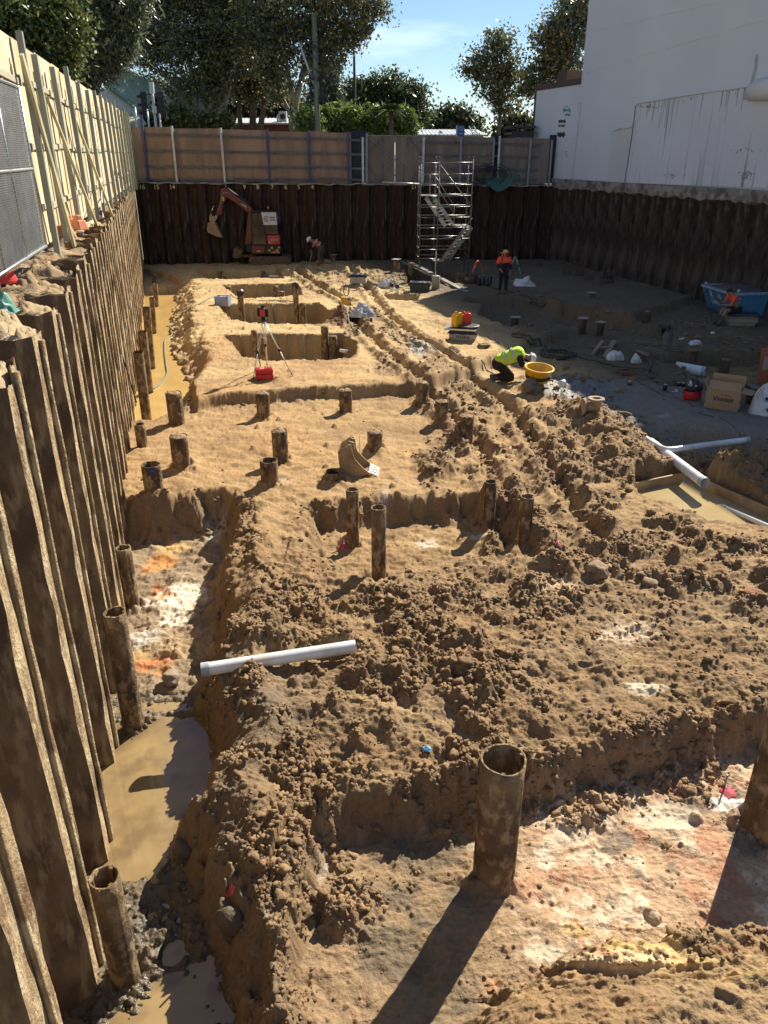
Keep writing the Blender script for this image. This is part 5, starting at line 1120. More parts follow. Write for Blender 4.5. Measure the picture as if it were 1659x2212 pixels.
def person(base, rz, label, J, cloth, headdir, group=None, skin_mat=None):
    root = empty('person', base, rz, label, 'person', group); Jx = dict(J)
    # hands: palm and five fingers
    ed = [('pelvis', 'belly'), ('belly', 'chest'), ('chest', 'neck'), ('neck', 'head'), ('head', 'crown'), ('chest', 'shL'), ('shL', 'elL'), ('elL', 'wrL'), ('chest', 'shR'), ('shR', 'elR'), ('elR', 'wrR'),
          ('pelvis', 'hiL'), ('hiL', 'knL'), ('knL', 'anL'), ('anL', 'toL'), ('pelvis', 'hiR'), ('hiR', 'knR'), ('knR', 'anR'), ('anR', 'toR')]
    for s in 'LR':
        w_ = Vector(J['wr' + s][:3]); e_ = Vector(J['el' + s][:3]); d = (w_ - e_).normalized(); side = d.cross(Vector((0, 0, 1))); side = side.normalized() if side.length > .1 else Vector((1, 0, 0)); dn = d.cross(side).normalized()
        Jx['pa' + s] = (*(w_ + d * .055), (.036, .02)); ed.append(('wr' + s, 'pa' + s))
        for k in range(4):
            b_ = w_ + d * .09 + side * (.024 * (k - 1.5)); L_ = (.07, .08, .075, .06)[k]
            for q_, t in enumerate((0, .5, 1.0)):
                p = b_ + d * L_ * t * (.85 if t == 1 else 1) + dn * (.022 * t * t); Jx['f%s%d%d' % (s, k, q_)] = (*p, .0095 - .0015 * q_)
            ed += [('pa' + s, 'f%s%d0' % (s, k)), ('f%s%d0' % (s, k), 'f%s%d1' % (s, k)), ('f%s%d1' % (s, k), 'f%s%d2' % (s, k))]
        b_ = w_ + d * .03 - side * .045; Jx['t' + s + '0'] = (*b_, .011); Jx['t' + s + '1'] = (*(b_ + d * .05 - side * .012 + dn * .02), .009); ed += [('pa' + s, 't' + s + '0'), ('t' + s + '0', 't' + s + '1')]
    body = skin('body', Jx, ed, skin_mat or M_skin, root, 1)
    for nm, keys, eds, grow, m in cloth:
        JJ = {k: (*J[k][:3], (tuple(a + grow for a in J[k][3]) if isinstance(J[k][3], tuple) else J[k][3] + grow)) if k in J else None for k in keys if k in J}
        for k in keys:
            if k not in J:      # 'a|b|t' a point between two joints
                a, b, t = k.split('|'); t = float(t); pa_, pb_ = J[a], J[b]; g1 = lambda r: (r[0] if isinstance(r, tuple) else r)
                JJ[k] = (*(Vector(pa_[:3]).lerp(Vector(pb_[:3]), t)), g1(pa_[3]) * (1 - t) + g1(pb_[3]) * t + grow)
        skin(nm, JJ, eds, m, root, 2)
    # face
    hd = Vector(J['head'][:3]); up = (Vector(J['crown'][:3]) - hd).normalized(); f = Vector(headdir); f = (f - up * f.dot(up)).normalized(); sd_ = f.cross(up).normalized()
    mb = MB(); mb.ell(hd + f * .098 - up * .012, (.014, .018, .026), noise=.0); mb.build('nose', skin_mat or M_skin, root)
    for s in (-1, 1):
        mb = MB(); mb.ell(hd + f * .086 + sd_ * (.033 * s) + up * .018, (.012, .012, .008)); mb.build('eye', mat('eye', (.05, .035, .03), .3), root)
        mb = MB(); mb.ell(hd + sd_ * (.088 * s) - f * .005, (.014, .02, .032)); mb.build('ear', skin_mat or M_skin, root)
    mb = MB(); mb.ell(hd + f * .085 - up * .052, (.022, .016, .006)); mb.build('mouth', mat('lips', (.25, .09, .07), .5), root)
    return root, hd, up, f, sd_
def helmet(root, hd, up, f, sd_, m=None, name='helmet'):
    Mx = Matrix((( sd_.x, f.x, up.x, hd.x), (sd_.y, f.y, up.y, hd.y), (sd_.z, f.z, up.z, hd.z), (0, 0, 0, 1)))
    mb = MB(); mb.lathe([(.135, .03), (.128, .06), (.122, .10), (.10, .145), (.06, .172), (.0, .18)], 20, M=Mx, sy=1.12); h = mb.build(name, m or M_helm, root)
    mb = MB(); mb.lathe([(.112, .035), (.165, .022), (.165, .032), (.112, .05)], 20, M=Mx @ Matrix.Translation((0, .025, 0)), sy=1.15, close=True); mb.build('brim', m or M_helm, h); return h
def T(*a): return a
# standing worker
J = dict(pelvis=(0, 0, .95, (.15, .12)), belly=(0, 0, 1.12, (.15, .12)), chest=(0, .0, 1.34, (.17, .125)), neck=(0, 0, 1.50, .06), head=(0, -.015, 1.63, (.085, .10)), crown=(0, -.01, 1.70, (.075, .085)),
         shL=(-.21, 0, 1.42, .062), elL=(-.29, .03, 1.16, .047), wrL=(-.17, -.20, 1.00, .033), shR=(.21, 0, 1.42, .062), elR=(.27, .05, 1.14, .047), wrR=(.22, -.06, .90, .033),
         hiL=(-.10, 0, .88, .095), knL=(-.12, -.03, .48, .065), anL=(-.15, .0, .10, .045), toL=(-.22, -.17, .045, .04), hiR=(.10, 0, .88, .095), knR=(.11, -.02, .48, .065), anR=(.11, 0, .10, .045), toR=(.13, -.19, .045, .04))
TR = ('trousers', ['pelvis', 'hiL', 'knL', 'knL|anL|.85', 'hiR', 'knR', 'knR|anR|.85'], [('pelvis', 'hiL'), ('hiL', 'knL'), ('knL', 'knL|anL|.85'), ('pelvis', 'hiR'), ('hiR', 'knR'), ('knR', 'knR|anR|.85')], .02, M_navy)
SHO = ('shirt', ['chest', 'belly|chest|.05', 'chest|neck|.7', 'shL', 'shL|elL|.85', 'shR', 'shR|elR|.85'], [('chest', 'belly|chest|.05'), ('chest', 'chest|neck|.7'), ('chest', 'shL'), ('shL', 'shL|elL|.85'), ('chest', 'shR'), ('shR', 'shR|elR|.85')], .04, M_hiO)
LOW = ('shirt_hem', ['belly|chest|.3', 'belly', 'pelvis'], [('belly|chest|.3', 'belly'), ('belly', 'pelvis')], .03, M_navy)
SLV = [('sleeve', ['sh%s|el%s|.8' % (s, s), 'el' + s, 'el%s|wr%s|.75' % (s, s)], [('sh%s|el%s|.8' % (s, s), 'el' + s), ('el' + s, 'el%s|wr%s|.75' % (s, s))], .014, M_navy) for s in 'LR']
BT = [('boot', ['kn%s|an%s|.8' % (s, s), 'an' + s, 'to' + s], [('kn%s|an%s|.8' % (s, s), 'an' + s), ('an' + s, 'to' + s)], .016, M_boot) for s in 'LR']
b = GS(1086, 634, .1); root, hd, up, f, sd_ = person(b, 0, 'standing worker in an orange shirt, navy trousers and yellow sun hat with neck flap', J, [TR, SHO, LOW] + SLV + BT, (-.15, -1, -.05))
Mx = Matrix.Translation(hd)
M_hat = mat('yellow sun hat', (.60, .50, .10), .8); mb = MB(); mb.lathe([(.105, .04), (.10, .09), (.07, .135), (0, .15)], 18, M=Mx); h = mb.build('sun_hat', M_hat, root)
mb = MB(); mb.lathe([(.10, .055), (.205, .03), (.21, .035), (.10, .065)], 22, M=Mx, close=True); o = mb.build('hat_brim', mat('orange hat brim', (.75, .30, .08), .8), h)
for i, v in enumerate(o.data.vertices): v.co.z += .03 * math.sin(v.co.x * 17)
mb = MB(); vs = []
for i in range(13):
    a = R(-35 + i * 250 / 12)
    for j in range(4): rr = .115 + .02 * j; vs.append((hd.x + rr * math.cos(a), hd.y + rr * math.sin(a), hd.z + .04 - j * .085))
mb.add(vs, [(i * 4 + j, (i + 1) * 4 + j, (i + 1) * 4 + j + 1, i * 4 + j + 1) for i in range(12) for j in range(3)], True); mb.build('neck_flap', M_hiO, h)
mb = MB(); mb.bar((-.15, -.15, 1.48), (-.14, -.19, 1.02), .035, .012); mb.build('strap', M_blk, root)
# worker bending by the far wall, facing left
J = dict(pelvis=(.12, 0, .86, (.13, .15)), belly=(.02, 0, 1.0, (.13, .14)), chest=(-.17, 0, 1.14, (.15, .165)), neck=(-.34, 0, 1.22, .06), head=(-.45, 0, 1.24, (.085, .095)), crown=(-.51, 0, 1.29, .08),
         shL=(-.22, -.2, 1.13, .062), elL=(-.30, -.20, .86, .047), wrL=(-.36, -.14, .64, .033), shR=(-.22, .2, 1.13, .062), elR=(-.33, .18, .88, .047), wrR=(-.42, .10, .72, .033),
         hiL=(.10, -.10, .82, .10), knL=(-.02, -.12, .46, .068), anL=(.05, -.12, .10, .045), toL=(-.12, -.13, .045, .04), hiR=(.12, .10, .82, .10), knR=(.08, .13, .46, .068), anR=(.22, .13, .10, .045), toR=(.06, .14, .045, .04))
M_grp = mat('grey trousers', (.10, .09, .085), .9, var=.3, scale=10); M_hiR = mat('faded red orange vest', (.55, .09, .045), .8, var=.15, scale=8)
TRG = (TR[0], TR[1], TR[2], .02, M_grp)
VST = ('vest', ['chest', 'belly', 'pelvis|belly|.6', 'chest|neck|.4', 'shL', 'shR'], [('chest', 'belly'), ('belly', 'pelvis|belly|.6'), ('chest', 'chest|neck|.4'), ('chest', 'shL'), ('chest', 'shR')], .03, M_hiR)
b = GS(690, 573, .1); root, hd, up, f, sd_ = person(b, 0, 'worker in a white helmet and red orange vest bending down by the far wall', J, [TRG, VST] + SLV + BT, (-.7, 0, -.7)); helmet(root, hd, up, f, sd_)
def ring_band(root, c, d, ra, rb, w_, m, name='reflective_band'):
    d = Vector(d).normalized(); u, v = frame_z(d); vs = []; n = 20
    u = Vector((0, 1, 0)); v = d.cross(u).normalized()
    for s in (-.5, .5):
        for j in range(n): a = 2 * math.pi * j / n; vs.append(Vector(c) + d * (s * w_) + u * (ra * math.cos(a)) + v * (rb * math.sin(a)))
    mb = MB(); mb.add(vs, [(j, (j + 1) % n, n + (j + 1) % n, n + j) for j in range(n)], True); mb.build(name, m, root)
ring_band(root, (.0, 0, 1.01), (-.19, 0, .14), .19, .175, .05, M_refl); ring_band(root, (-.15, 0, 1.13), (-.19, 0, .10), .215, .195, .05, M_refl)
mb = MB(); mb.tube([(-.36, -.1, .72), (-.5, 0, .05)], .016, 8); mb.build('tool_handle', MATS['pale pvc'], root)
# kneeling worker over the tub, facing right
J = dict(pelvis=(-.36, 0, .50, (.15, .155)), belly=(-.16, 0, .62, (.155, .165)), chest=(.10, 0, .70, (.17, .18)), neck=(.30, 0, .67, .062), head=(.41, 0, .61, (.09, .10)), crown=(.49, 0, .60, .085),
         shL=(.15, -.21, .66, .068), elL=(.24, -.26, .40, .052), wrL=(.46, -.14, .36, .036), shR=(.15, .21, .66, .068), elR=(.30, .26, .42, .052), wrR=(.48, .12, .33, .036),
         hiL=(-.36, -.12, .42, .11), knL=(-.04, -.14, .10, .08), anL=(-.45, -.14, .09, .055), toL=(-.60, -.14, .06, .045), hiR=(-.36, .12, .42, .11), knR=(-.02, .14, .10, .08), anR=(-.44, .14, .09, .055), toR=(-.60, .14, .06, .045))
def capsules(name, segs, m, root, vox=.018):
    mb = MB()
    for a, b, ra, rb in segs:
        mb.tube([a, b], [ra, rb], 14); mb.ell(a, (ra, ra, ra), n=14, m=10); mb.ell(b, (rb, rb, rb), n=14, m=10)
    o = mb.build(name, m, root); r_ = o.modifiers.new('remesh', 'REMESH'); r_.mode = 'VOXEL'; r_.voxel_size = vox; r_.use_smooth_shade = True; sm = o.modifiers.new('smooth', 'SMOOTH'); sm.iterations = 4; return o
VSY = ('vest', ['chest', 'belly', 'pelvis|belly|.25', 'chest|neck|.5', 'shL|chest|.35', 'shR|chest|.35'], [('chest', 'belly'), ('belly', 'pelvis|belly|.25'), ('chest', 'chest|neck|.5'), ('chest', 'shL|chest|.35'), ('chest', 'shR|chest|.35')], .07, M_hiY)
SHB = ('shirt', ['chest', 'shL', 'shL|elL|.6', 'shR', 'shR|elR|.6', 'belly', 'pelvis'], [('chest', 'shL'), ('shL', 'shL|elL|.6'), ('chest', 'shR'), ('shR', 'shR|elR|.6'), ('chest', 'belly'), ('belly', 'pelvis')], .035, M_navy)
b = GS(1106, 822, .25); root, hd, up, f, sd_ = person(b, R(-4), 'kneeling worker in a yellow vest and white helmet reaching into the yellow tub', {**J, 'pelvis': (-.34, 0, .50, (.10, .10)), 'hiL': (-.33, -.12, .42, .07), 'hiR': (-.33, .12, .42, .07), 'belly': (-.16, 0, .60, (.11, .12)), 'chest': (.08, 0, .68, (.13, .14))}, BT, (.45, 0, -1))
jv = lambda k_: Vector(J[k_][:3])
capsules('trousers', [(jv('pelvis') + Vector((.0, -.07, -.02)), jv('pelvis') + Vector((.0, .07, -.02)), .165, .165)] + [(jv('hi' + s), jv('kn' + s), .13, .09) for s in 'LR'] + [(jv('kn' + s), jv('kn' + s).lerp(jv('an' + s), .85), .09, .07) for s in 'LR'], mat('black trousers', (.02, .017, .015), .9), root)
capsules('shirt', [(jv('pelvis'), jv('chest') + Vector((0, 0, -.01)), .16, .185), (jv('shL'), jv('shR'), .10, .10)] + [(jv('sh' + s), jv('sh' + s).lerp(jv('el' + s), .65), .092, .078) for s in 'LR'], M_navy, root)
capsules('vest', [(jv('pelvis').lerp(jv('belly'), .1) + Vector((0, -.06, .035)), jv('chest') + Vector((0, -.06, .02)), .165, .185), (jv('pelvis').lerp(jv('belly'), .1) + Vector((0, .06, .035)), jv('chest') + Vector((0, .06, .02)), .165, .185), (jv('chest') + Vector((.05, -.13, .0)), jv('chest') + Vector((.05, .13, 0)), .13, .13)], M_hiY, root)
capsules('trouser_seat', [(jv('pelvis') + Vector((-.04, -.05, -.05)), jv('pelvis') + Vector((-.04, .05, -.05)), .17, .17)], MATS['black trousers'], root)
pass; helmet(root, hd, up, f, sd_)
ring_band(root, (-.20, 0, .625), (.22, 0, .10), .238, .19, .055, M_refl); ring_band(root, (-.02, 0, .69), (.22, 0, .08), .25, .197, .055, M_refl)
mb = MB(); mb.ell((hd + f * .06 - up * .075), (.05, .065, .05)); mb.build('beard', M_hair, root)
# seated worker facing left
J = dict(pelvis=(.0, 0, .56, (.16, .17)), belly=(-.06, 0, .74, (.15, .16)), chest=(-.17, 0, .96, (.155, .17)), neck=(-.28, 0, 1.09, .062), head=(-.36, 0, 1.16, (.09, .10)), crown=(-.37, 0, 1.22, .085),
         shL=(-.22, -.21, 1.0, .066), elL=(-.34, -.24, .73, .05), wrL=(-.54, -.12, .74, .035), shR=(-.22, .21, 1.0, .066), elR=(-.36, .22, .74, .05), wrR=(-.56, .08, .76, .035),
         hiL=(-.04, -.11, .52, .105), knL=(-.44, -.15, .55, .07), anL=(-.56, -.16, .12, .055), toL=(-.72, -.17, .05, .045), hiR=(-.04, .11, .52, .105), knR=(-.42, .13, .54, .07), anR=(-.50, .14, .12, .055), toR=(-.66, .14, .05, .045))
GB = [('gumboot', ['kn%s|an%s|.35' % (s, s), 'kn%s|an%s|.7' % (s, s), 'an' + s, 'to' + s], [('kn%s|an%s|.35' % (s, s), 'kn%s|an%s|.7' % (s, s)), ('kn%s|an%s|.7' % (s, s), 'an' + s), ('an' + s, 'to' + s)], .022, mat('grey gumboots', (.07, .066, .06), .6)) for s in 'LR']
SHT = ('shorts', ['pelvis', 'hiL', 'hiL|knL|.75', 'hiR', 'hiR|knR|.75'], [('pelvis', 'hiL'), ('hiL', 'hiL|knL|.75'), ('pelvis', 'hiR'), ('hiR', 'hiR|knR|.75')], .022, M_navy)
SHO2 = ('shirt', ['chest', 'belly|chest|.35', 'chest|neck|.6', 'shL', 'shL|elL|.7', 'shR', 'shR|elR|.7'], [('chest', 'belly|chest|.35'), ('chest', 'chest|neck|.6'), ('chest', 'shL'), ('shL', 'shL|elL|.7'), ('chest', 'shR'), ('shR', 'shR|elR|.7')], .024, M_hiO)
b = GS(1583, 702, 0); SEAT = b.copy(); root, hd, up, f, sd_ = person(b, R(4), 'seated worker in an orange shirt hunched forward on a stack of boxes', J, [SHT, SHO2, ('shirt_hem', ['belly', 'pelvis'], [('belly', 'pelvis')], .026, M_navy)] + GB, (-1, 0, -.3))
mb = MB(); mb.ell(hd + up * .05 - f * .012, (.094, .10, .075), noise=.02); mb.build('hair', M_hair, root)
mb = MB(); mb.box((-.62, -.02, .80), (.16, .09, .012), (0, R(30), 0)); mb.build('phone', M_blk, root)
# ---------------- trees and what stands beyond the hoarding ----------------
def leaf_mat(name):
    m = bpy.data.materials.new(name); m.use_nodes = True; t = m.node_tree; N = t.nodes.new; L = t.links.new; b = t.nodes['Principled BSDF']; o = t.nodes['Material Output']
    at = N('ShaderNodeAttribute'); at.attribute_name = 'leaf'
    L(at.outputs['Color'], b.inputs['Base Color']); b.inputs['Roughness'].default_value = .42
    tr = N('ShaderNodeBsdfTranslucent'); L(at.outputs['Color'], tr.inputs['Color'])
    mx = N('ShaderNodeMixShader'); mx.inputs[0].default_value = .30; L(b.outputs[0], mx.inputs[1]); L(tr.outputs[0], mx.inputs[2]); L(mx.outputs[0], o.inputs['Surface']); return m
M_leaf = leaf_mat('leaves')
M_bark = mat('grey bark', (.16, .13, .10), .9, var=.4, scale=5, stretch=(1, 1, .3), bump=.5); M_barkP = mat('pale bark', (.34, .29, .22), .85, var=.35, scale=4, stretch=(1, 1, .4), bump=.4)
def leaves(name, P_, size, cols, seed, parent, elong=1.6, droop=0.0, spread=.5):
    """P_: n x 3 leaf positions relative to the parent"""
    gg = np.random.default_rng(seed); n = len(P_)
    a = gg.normal(size=(n, 3)); a[:, 2] -= droop; a /= np.linalg.norm(a, axis=1)[:, None]
    b = gg.normal(size=(n, 3)); b -= a * (a * b).sum(1)[:, None]; b /= np.linalg.norm(b, axis=1)[:, None]
    s = size * (.6 + .8 * gg.random((n, 1)))
    l = a * s * elong * .5; w_ = b * s * .5
    co = np.stack([P_ - l, P_ + w_ * .9 + l * .1, P_ + l, P_ - w_ * .9 + l * .1], 1).reshape(-1, 3).astype(np.float32)
    me = bpy.data.meshes.new(name); me.vertices.add(4 * n); me.vertices.foreach_set('co', co.ravel()); me.loops.add(4 * n); me.loops.foreach_set('vertex_index', np.arange(4 * n, dtype=np.int32))
    me.polygons.add(n); me.polygons.foreach_set('loop_start', np.arange(0, 4 * n, 4, dtype=np.int32)); me.update(calc_edges=True)
    C = np.array(cols); k = gg.integers(0, len(C), n); cc = C[k] * (.7 + .6 * gg.random((n, 1))); cc = np.repeat(np.concatenate([cc, np.ones((n, 1))], 1), 4, 0).astype(np.float32)
    at = me.color_attributes.new('leaf', 'FLOAT_COLOR', 'POINT'); at.data.foreach_set('color', cc.ravel()); me.materials.append(M_leaf)
    o = bpy.data.objects.new(name, me); link(o); o.parent = parent; return o
def tree(label, Y, blobs, n_clump, per, size, cols, trunks, clump_r=.5, cat='tree', name='tree', bark=None, seed=1, elong=1.6, droop=0, group=None, zflat=1.0, base_px=None, depthk=.8, twigs=True):
    gg = np.random.default_rng(seed); bx = base_px if base_px is not None else blobs[0][0]
    base = AY(bx, 330, Y); base.z = 4.2; root = empty(name, base, 0, label, cat, group)
    mp_ = AY(0, 200, Y) - AY(1, 200, Y); mpp_ = abs(mp_.x)
    cl = []; vol = np.array([b[2] * b[3] for b in blobs], float); vol /= vol.sum()
    for (bx_, by_, rx, ry), v in zip(blobs, vol):
        c = AY(bx_, by_, Y) - base; n = max(3, int(n_clump * v)); u = gg.normal(size=(n, 3)); u /= np.linalg.norm(u, axis=1)[:, None]; r = gg.random((n, 1)) ** .42
        cl.append(np.array([c.x, c.y, c.z]) + u * r * np.array([rx * mpp_, rx * mpp_ * depthk, ry * mpp_]))
    cl = np.concatenate(cl); n = len(cl)
    rr = clump_r * (.35 + .9 * gg.random((n, 1)) ** 1.5)
    P_ = cl[:, None, :] + gg.normal(size=(n, per, 3)) * rr[:, None, :] * np.array([1, 1, .65 * zflat]); P_ = P_.reshape(-1, 3)
    leaves('crown', P_, size, cols, seed, root, elong, droop)
    if trunks:
        q = random.Random(seed); mb = MB(); ends = []
        for pts in trunks:      # [(px, py, radius px), ...]
            pp = [(AY(x, y, Y + q.uniform(-.3, .3)) - base) for x, y, r in pts]; rr_ = [max(.02, r * mpp_) for x, y, r in pts]; mb.tube(pp, rr_, 8); ends += [(p, r) for p, r in zip(pp[1:], rr_[1:])]
        mb.build('trunk', bark or M_bark, root)
        if twigs:
            mb = MB()
            for i in gg.choice(n, min(n, 70), replace=False):
                p = Vector(cl[i]); e, r = min(ends, key=lambda s: (s[0] - p).length + (2.0 if s[0].z > p.z else 0)); m_ = e.lerp(p, .5) + Vector((q.uniform(-.2, .2), q.uniform(-.2, .2), -.15 * (p - e).length * .5))
                mb.tube([e, m_, p], [min(r * .6, .07), .035, .012], 4, False)
            mb.build('branches', bark or M_bark, root)
    return root
GD = [(.05, .065, .025), (.07, .085, .03), (.035, .045, .02), (.10, .10, .04)]
GP = [(.12, .14, .075), (.17, .18, .095), (.08, .095, .055), (.32, .27, .07), (.15, .14, .08)]
GO = [(.09, .12, .035), (.14, .17, .045), (.06, .08, .025), (.24, .25, .07)]
GG = [(.13, .15, .09), (.10, .12, .075), (.07, .085, .055), (.20, .22, .13)]
GB = [(.16, .22, .045), (.10, .15, .035), (.22, .27, .07)]
tree('leafy dark green tree behind the near end of the timber hoarding', 24, [(20, 60, 110, 80), (95, 120, 60, 60), (-30, 150, 60, 80), (130, 50, 45, 60), (60, 200, 60, 60)], 2600, 18, .085, GO, [[(60, 330, 14), (60, 200, 10), (80, 60, 5)], [(60, 240, 9), (0, 120, 5)]], .30, seed=11)
tree('feathery grey green tree between the leafy tree and the green roofed house', 36, [(215, 70, 65, 85), (160, 165, 32, 60), (245, 85, 32, 45), (230, 0, 85, 50), (170, 50, 45, 60), (140, 215, 25, 45)], 2600, 24, .075, GG, [[(190, 330, 12), (200, 180, 8), (215, 60, 4)], [(198, 220, 7), (240, 120, 3)]], .38, seed=12, elong=3.2, droop=.9)
tree('broad plane tree with a forked pale trunk beside the utility pole', 55, [(640, 60, 95, 80), (740, 30, 80, 48), (570, 70, 70, 90), (700, 110, 62, 42), (600, 170, 45, 45), (800, 18, 40, 28), (760, 80, 30, 25), (690, -40, 140, 50)], 850, 34, .135, GP,
     [[(640, 292, 10), (637, 230, 8), (648, 180, 6), (668, 120, 4), (700, 60, 2)], [(638, 232, 6), (625, 170, 4), (612, 90, 3), (600, 20, 2)], [(655, 165, 4), (700, 115, 3), (760, 80, 1.5)], [(630, 285, 5), (625, 240, 4), (600, 190, 3)]], .48, bark=M_barkP, seed=13, base_px=640)
tree('many stemmed plane tree with a leaning trunk left of the brick shed', 57, [(400, 60, 110, 90), (480, 100, 80, 85), (345, 100, 60, 55), (440, 190, 70, 35), (330, 20, 60, 60), (430, -40, 150, 50)], 1000, 34, .135, GP,
     [[(430, 290, 12), (418, 262, 9), (395, 215, 6), (375, 180, 4)], [(432, 290, 12), (438, 200, 8), (440, 120, 5), (445, 40, 3)], [(428, 285, 10), (420, 200, 7), (405, 110, 4)], [(470, 290, 8), (480, 240, 7), (505, 150, 5), (520, 60, 3)], [(434, 265, 6), (455, 225, 5), (470, 180, 3)]], .50, bark=M_barkP, seed=14, base_px=430)
tree('plane tree with thin upright stems in the middle of the row', 60, [(530, 20, 100, 80), (545, 130, 55, 75), (560, 195, 60, 35), (530, -60, 120, 50), (500, 150, 50, 60)], 760, 34, .135, GP, [[(545, 290, 8), (548, 200, 6), (540, 100, 4)], [(560, 290, 7), (575, 200, 5), (590, 120, 3)], [(520, 290, 6), (515, 200, 4), (500, 120, 2)]], .42, seed=15)
tree('dark spreading tree low behind the plane trees', 82, [(330, 220, 60, 50), (450, 215, 80, 55), (550, 225, 60, 45), (610, 235, 50, 40)], 1300, 22, .20, GD, [[(450, 300, 8), (450, 210, 5)]], .9, seed=16)
tree('slim grey casuarina behind the utility pole', 78, [(705, 190, 30, 55), (690, 245, 30, 40), (725, 250, 22, 30)], 420, 20, .16, GG, [[(705, 300, 4), (705, 190, 3), (708, 140, 1)]], .6, seed=17, elong=3.5, droop=-.4)
tree('wide domed gum tree behind the thin pole', 84, [(835, 185, 45, 32), (890, 215, 32, 38), (780, 205, 40, 34), (745, 218, 26, 26), (905, 255, 20, 25), (810, 225, 50, 30), (850, 250, 60, 30)], 620, 30, .20, GO[:3] + GD, [[(790, 300, 6), (792, 240, 5), (780, 190, 3)], [(850, 300, 6), (858, 230, 4), (870, 190, 2)], [(792, 250, 3), (815, 180, 2)]], .75, seed=18, zflat=.6)
tree('low round tree beyond the white roofed shed', 90, [(980, 262, 40, 26), (1015, 275, 22, 18), (945, 272, 20, 16)], 420, 22, .26, GD + GO[:1], [[(985, 310, 5), (985, 262, 3)]], .75, seed=19)
tree('airy plane tree left of the gap before the white building', 55, [(1080, 90, 32, 32), (1060, 140, 52, 40), (1078, 190, 50, 36), (1025, 150, 26, 28), (1105, 150, 24, 36), (1095, 230, 28, 22)], 250, 30, .125, GP, [[(1076, 300, 4.5), (1082, 230, 3.5), (1085, 160, 2.5), (1082, 80, 1.2)], [(1083, 225, 2.5), (1050, 170, 1.4)], [(1084, 200, 2.5), (1110, 150, 1.2)]], .40, seed=20)
tree('tall plane tree rising behind the low wing of the white building', 53, [(1230, 60, 52, 52), (1190, 90, 42, 42), (1215, 130, 45, 45), (1165, 165, 42, 30), (1185, 212, 42, 22), (1260, 20, 50, 40), (1140, 190, 22, 22)], 480, 32, .125, GP, [[(1195, 300, 5), (1200, 230, 4), (1208, 150, 3), (1225, 60, 2)], [(1202, 220, 3), (1165, 170, 2)]], .42, seed=21)
tree('dark bushy shrub tree at the right end of the hoarding', 60, [(1115, 272, 32, 20), (1095, 285, 18, 12), (1140, 290, 30, 10)], 300, 22, .18, GD, [[(1115, 310, 4), (1115, 270, 3)]], .45, seed=22)
for i, (x, y, h) in enumerate(((705, 262, 24), (732, 256, 22), (760, 262, 26), (790, 258, 20), (820, 262, 24), (850, 262, 24), (876, 266, 20))):
    tree(('light green bamboo clump %s' % ['just right of the utility pole', 'second from the utility pole', 'touching the thin pole on its left', 'just right of the thin pole', 'under the middle of the gum tree', 'beside the small palm', 'at the right end of the hedge'][i]), 58 + i % 2, [(x, y + 10, 15, h + 6), (x + rnd.uniform(-6, 6), y - 14, 3, 17), (x - 9, y - rnd.uniform(0, 10), 3, 14), (x + 9, y - rnd.uniform(0, 10), 3, 14)], 260, 24, .12, GB, None, .28, 'bamboo', 'bamboo', seed=30 + i, elong=3.2, group='bamboo clumps behind the hoarding')
for i, (x, y, rx, ry, lab) in enumerate(((375, 250, 35, 16, 'green bush under the leaning plane trunk'), (305, 262, 25, 12, 'dark bush left of the traffic lights'), (465, 262, 35, 12, 'yellow tinged bush left of the brick shed'), (415, 268, 25, 9, 'low bush at the foot of the plane trees'), (665, 262, 18, 22, 'yellow green bush between plane trunk and utility pole'))):
    tree(lab, 50 + i, [(x, y, rx, ry)], 220, 18, .16, GO if i != 4 else GB, None, .32, 'bush', 'bush', seed=40 + i)
def palm(px, py, Y, r, label, seed):
    base = AY(px, 330, Y); base.z = 4.2; root = empty('palm_tree', base, 0, label, 'palm'); top = AY(px, py, Y) - base; MB().tube([(0, 0, 0), top], [.2, .14], 8).build('trunk', M_bark, root); q = random.Random(seed); mb = MB()
    for k in range(20):
        a = q.random() * 6.28; el = q.uniform(-.1, 1.3); d = Vector((math.cos(a) * math.cos(el), math.sin(a) * math.cos(el), math.sin(el))); pts = [top + d * (r * t_) + Vector((0, 0, -r * .7 * t_ * t_)) for t_ in (0, .25, .5, .75, 1)]
        sd2 = d.cross(Vector((0, 0, 1))).normalized()
        for j in range(20):
            t_ = .12 + .88 * j / 19; p = top + d * (r * t_) + Vector((0, 0, -r * .7 * t_ * t_)); l = r * .30 * math.sin(math.pi * min(1, t_ * .8 + .15))
            for s in (1, -1): mb.add([p, p + sd2 * s * l + d * .15 * l - Vector((0, 0, l * .35)), p + d * .07 * r], [(0, 1, 2)])
    mb.build('fronds', mat('palm leaf', (.09, .12, .04), .5, var=.4, scale=3), root)
palm(1152, 268, 62, 1.1, 'small palm just left of the white building', 3); palm(845, 240, 57, 1.2, 'small palm rising out of the bamboo hedge', 5)
# green roofed house
M_groof = mat('green corrugated roof', (.36, .42, .28), .85, var=.12, scale=1); M_hwall = mat('grey white boards', (.50, .52, .52), .8, var=.1)
root = empty('house', AY(260, 300, 49), 0, 'small house with a pale green corrugated roof behind the left hoarding', 'house')
def absb(mb, name, m, par=None): o = mb.build(name, m, par or root); o.location = -root.location if not par else (0, 0, 0); return o
A4 = [AY(226, 186, 49), AY(300, 241, 49), AY(350, 196, 57), AY(277, 151, 57)]
nrm = (A4[1] - A4[0]).cross(A4[3] - A4[0]).normalized(); nrm = nrm if nrm.z > 0 else -nrm
mb = MB(); mb.add(A4 + [p - nrm * .12 for p in A4], [(0, 1, 2, 3), (7, 6, 5, 4), (0, 4, 5, 1), (1, 5, 6, 2), (2, 6, 7, 3), (3, 7, 4, 0)]); rf = absb(mb, 'roof', M_groof)
mb = MB()
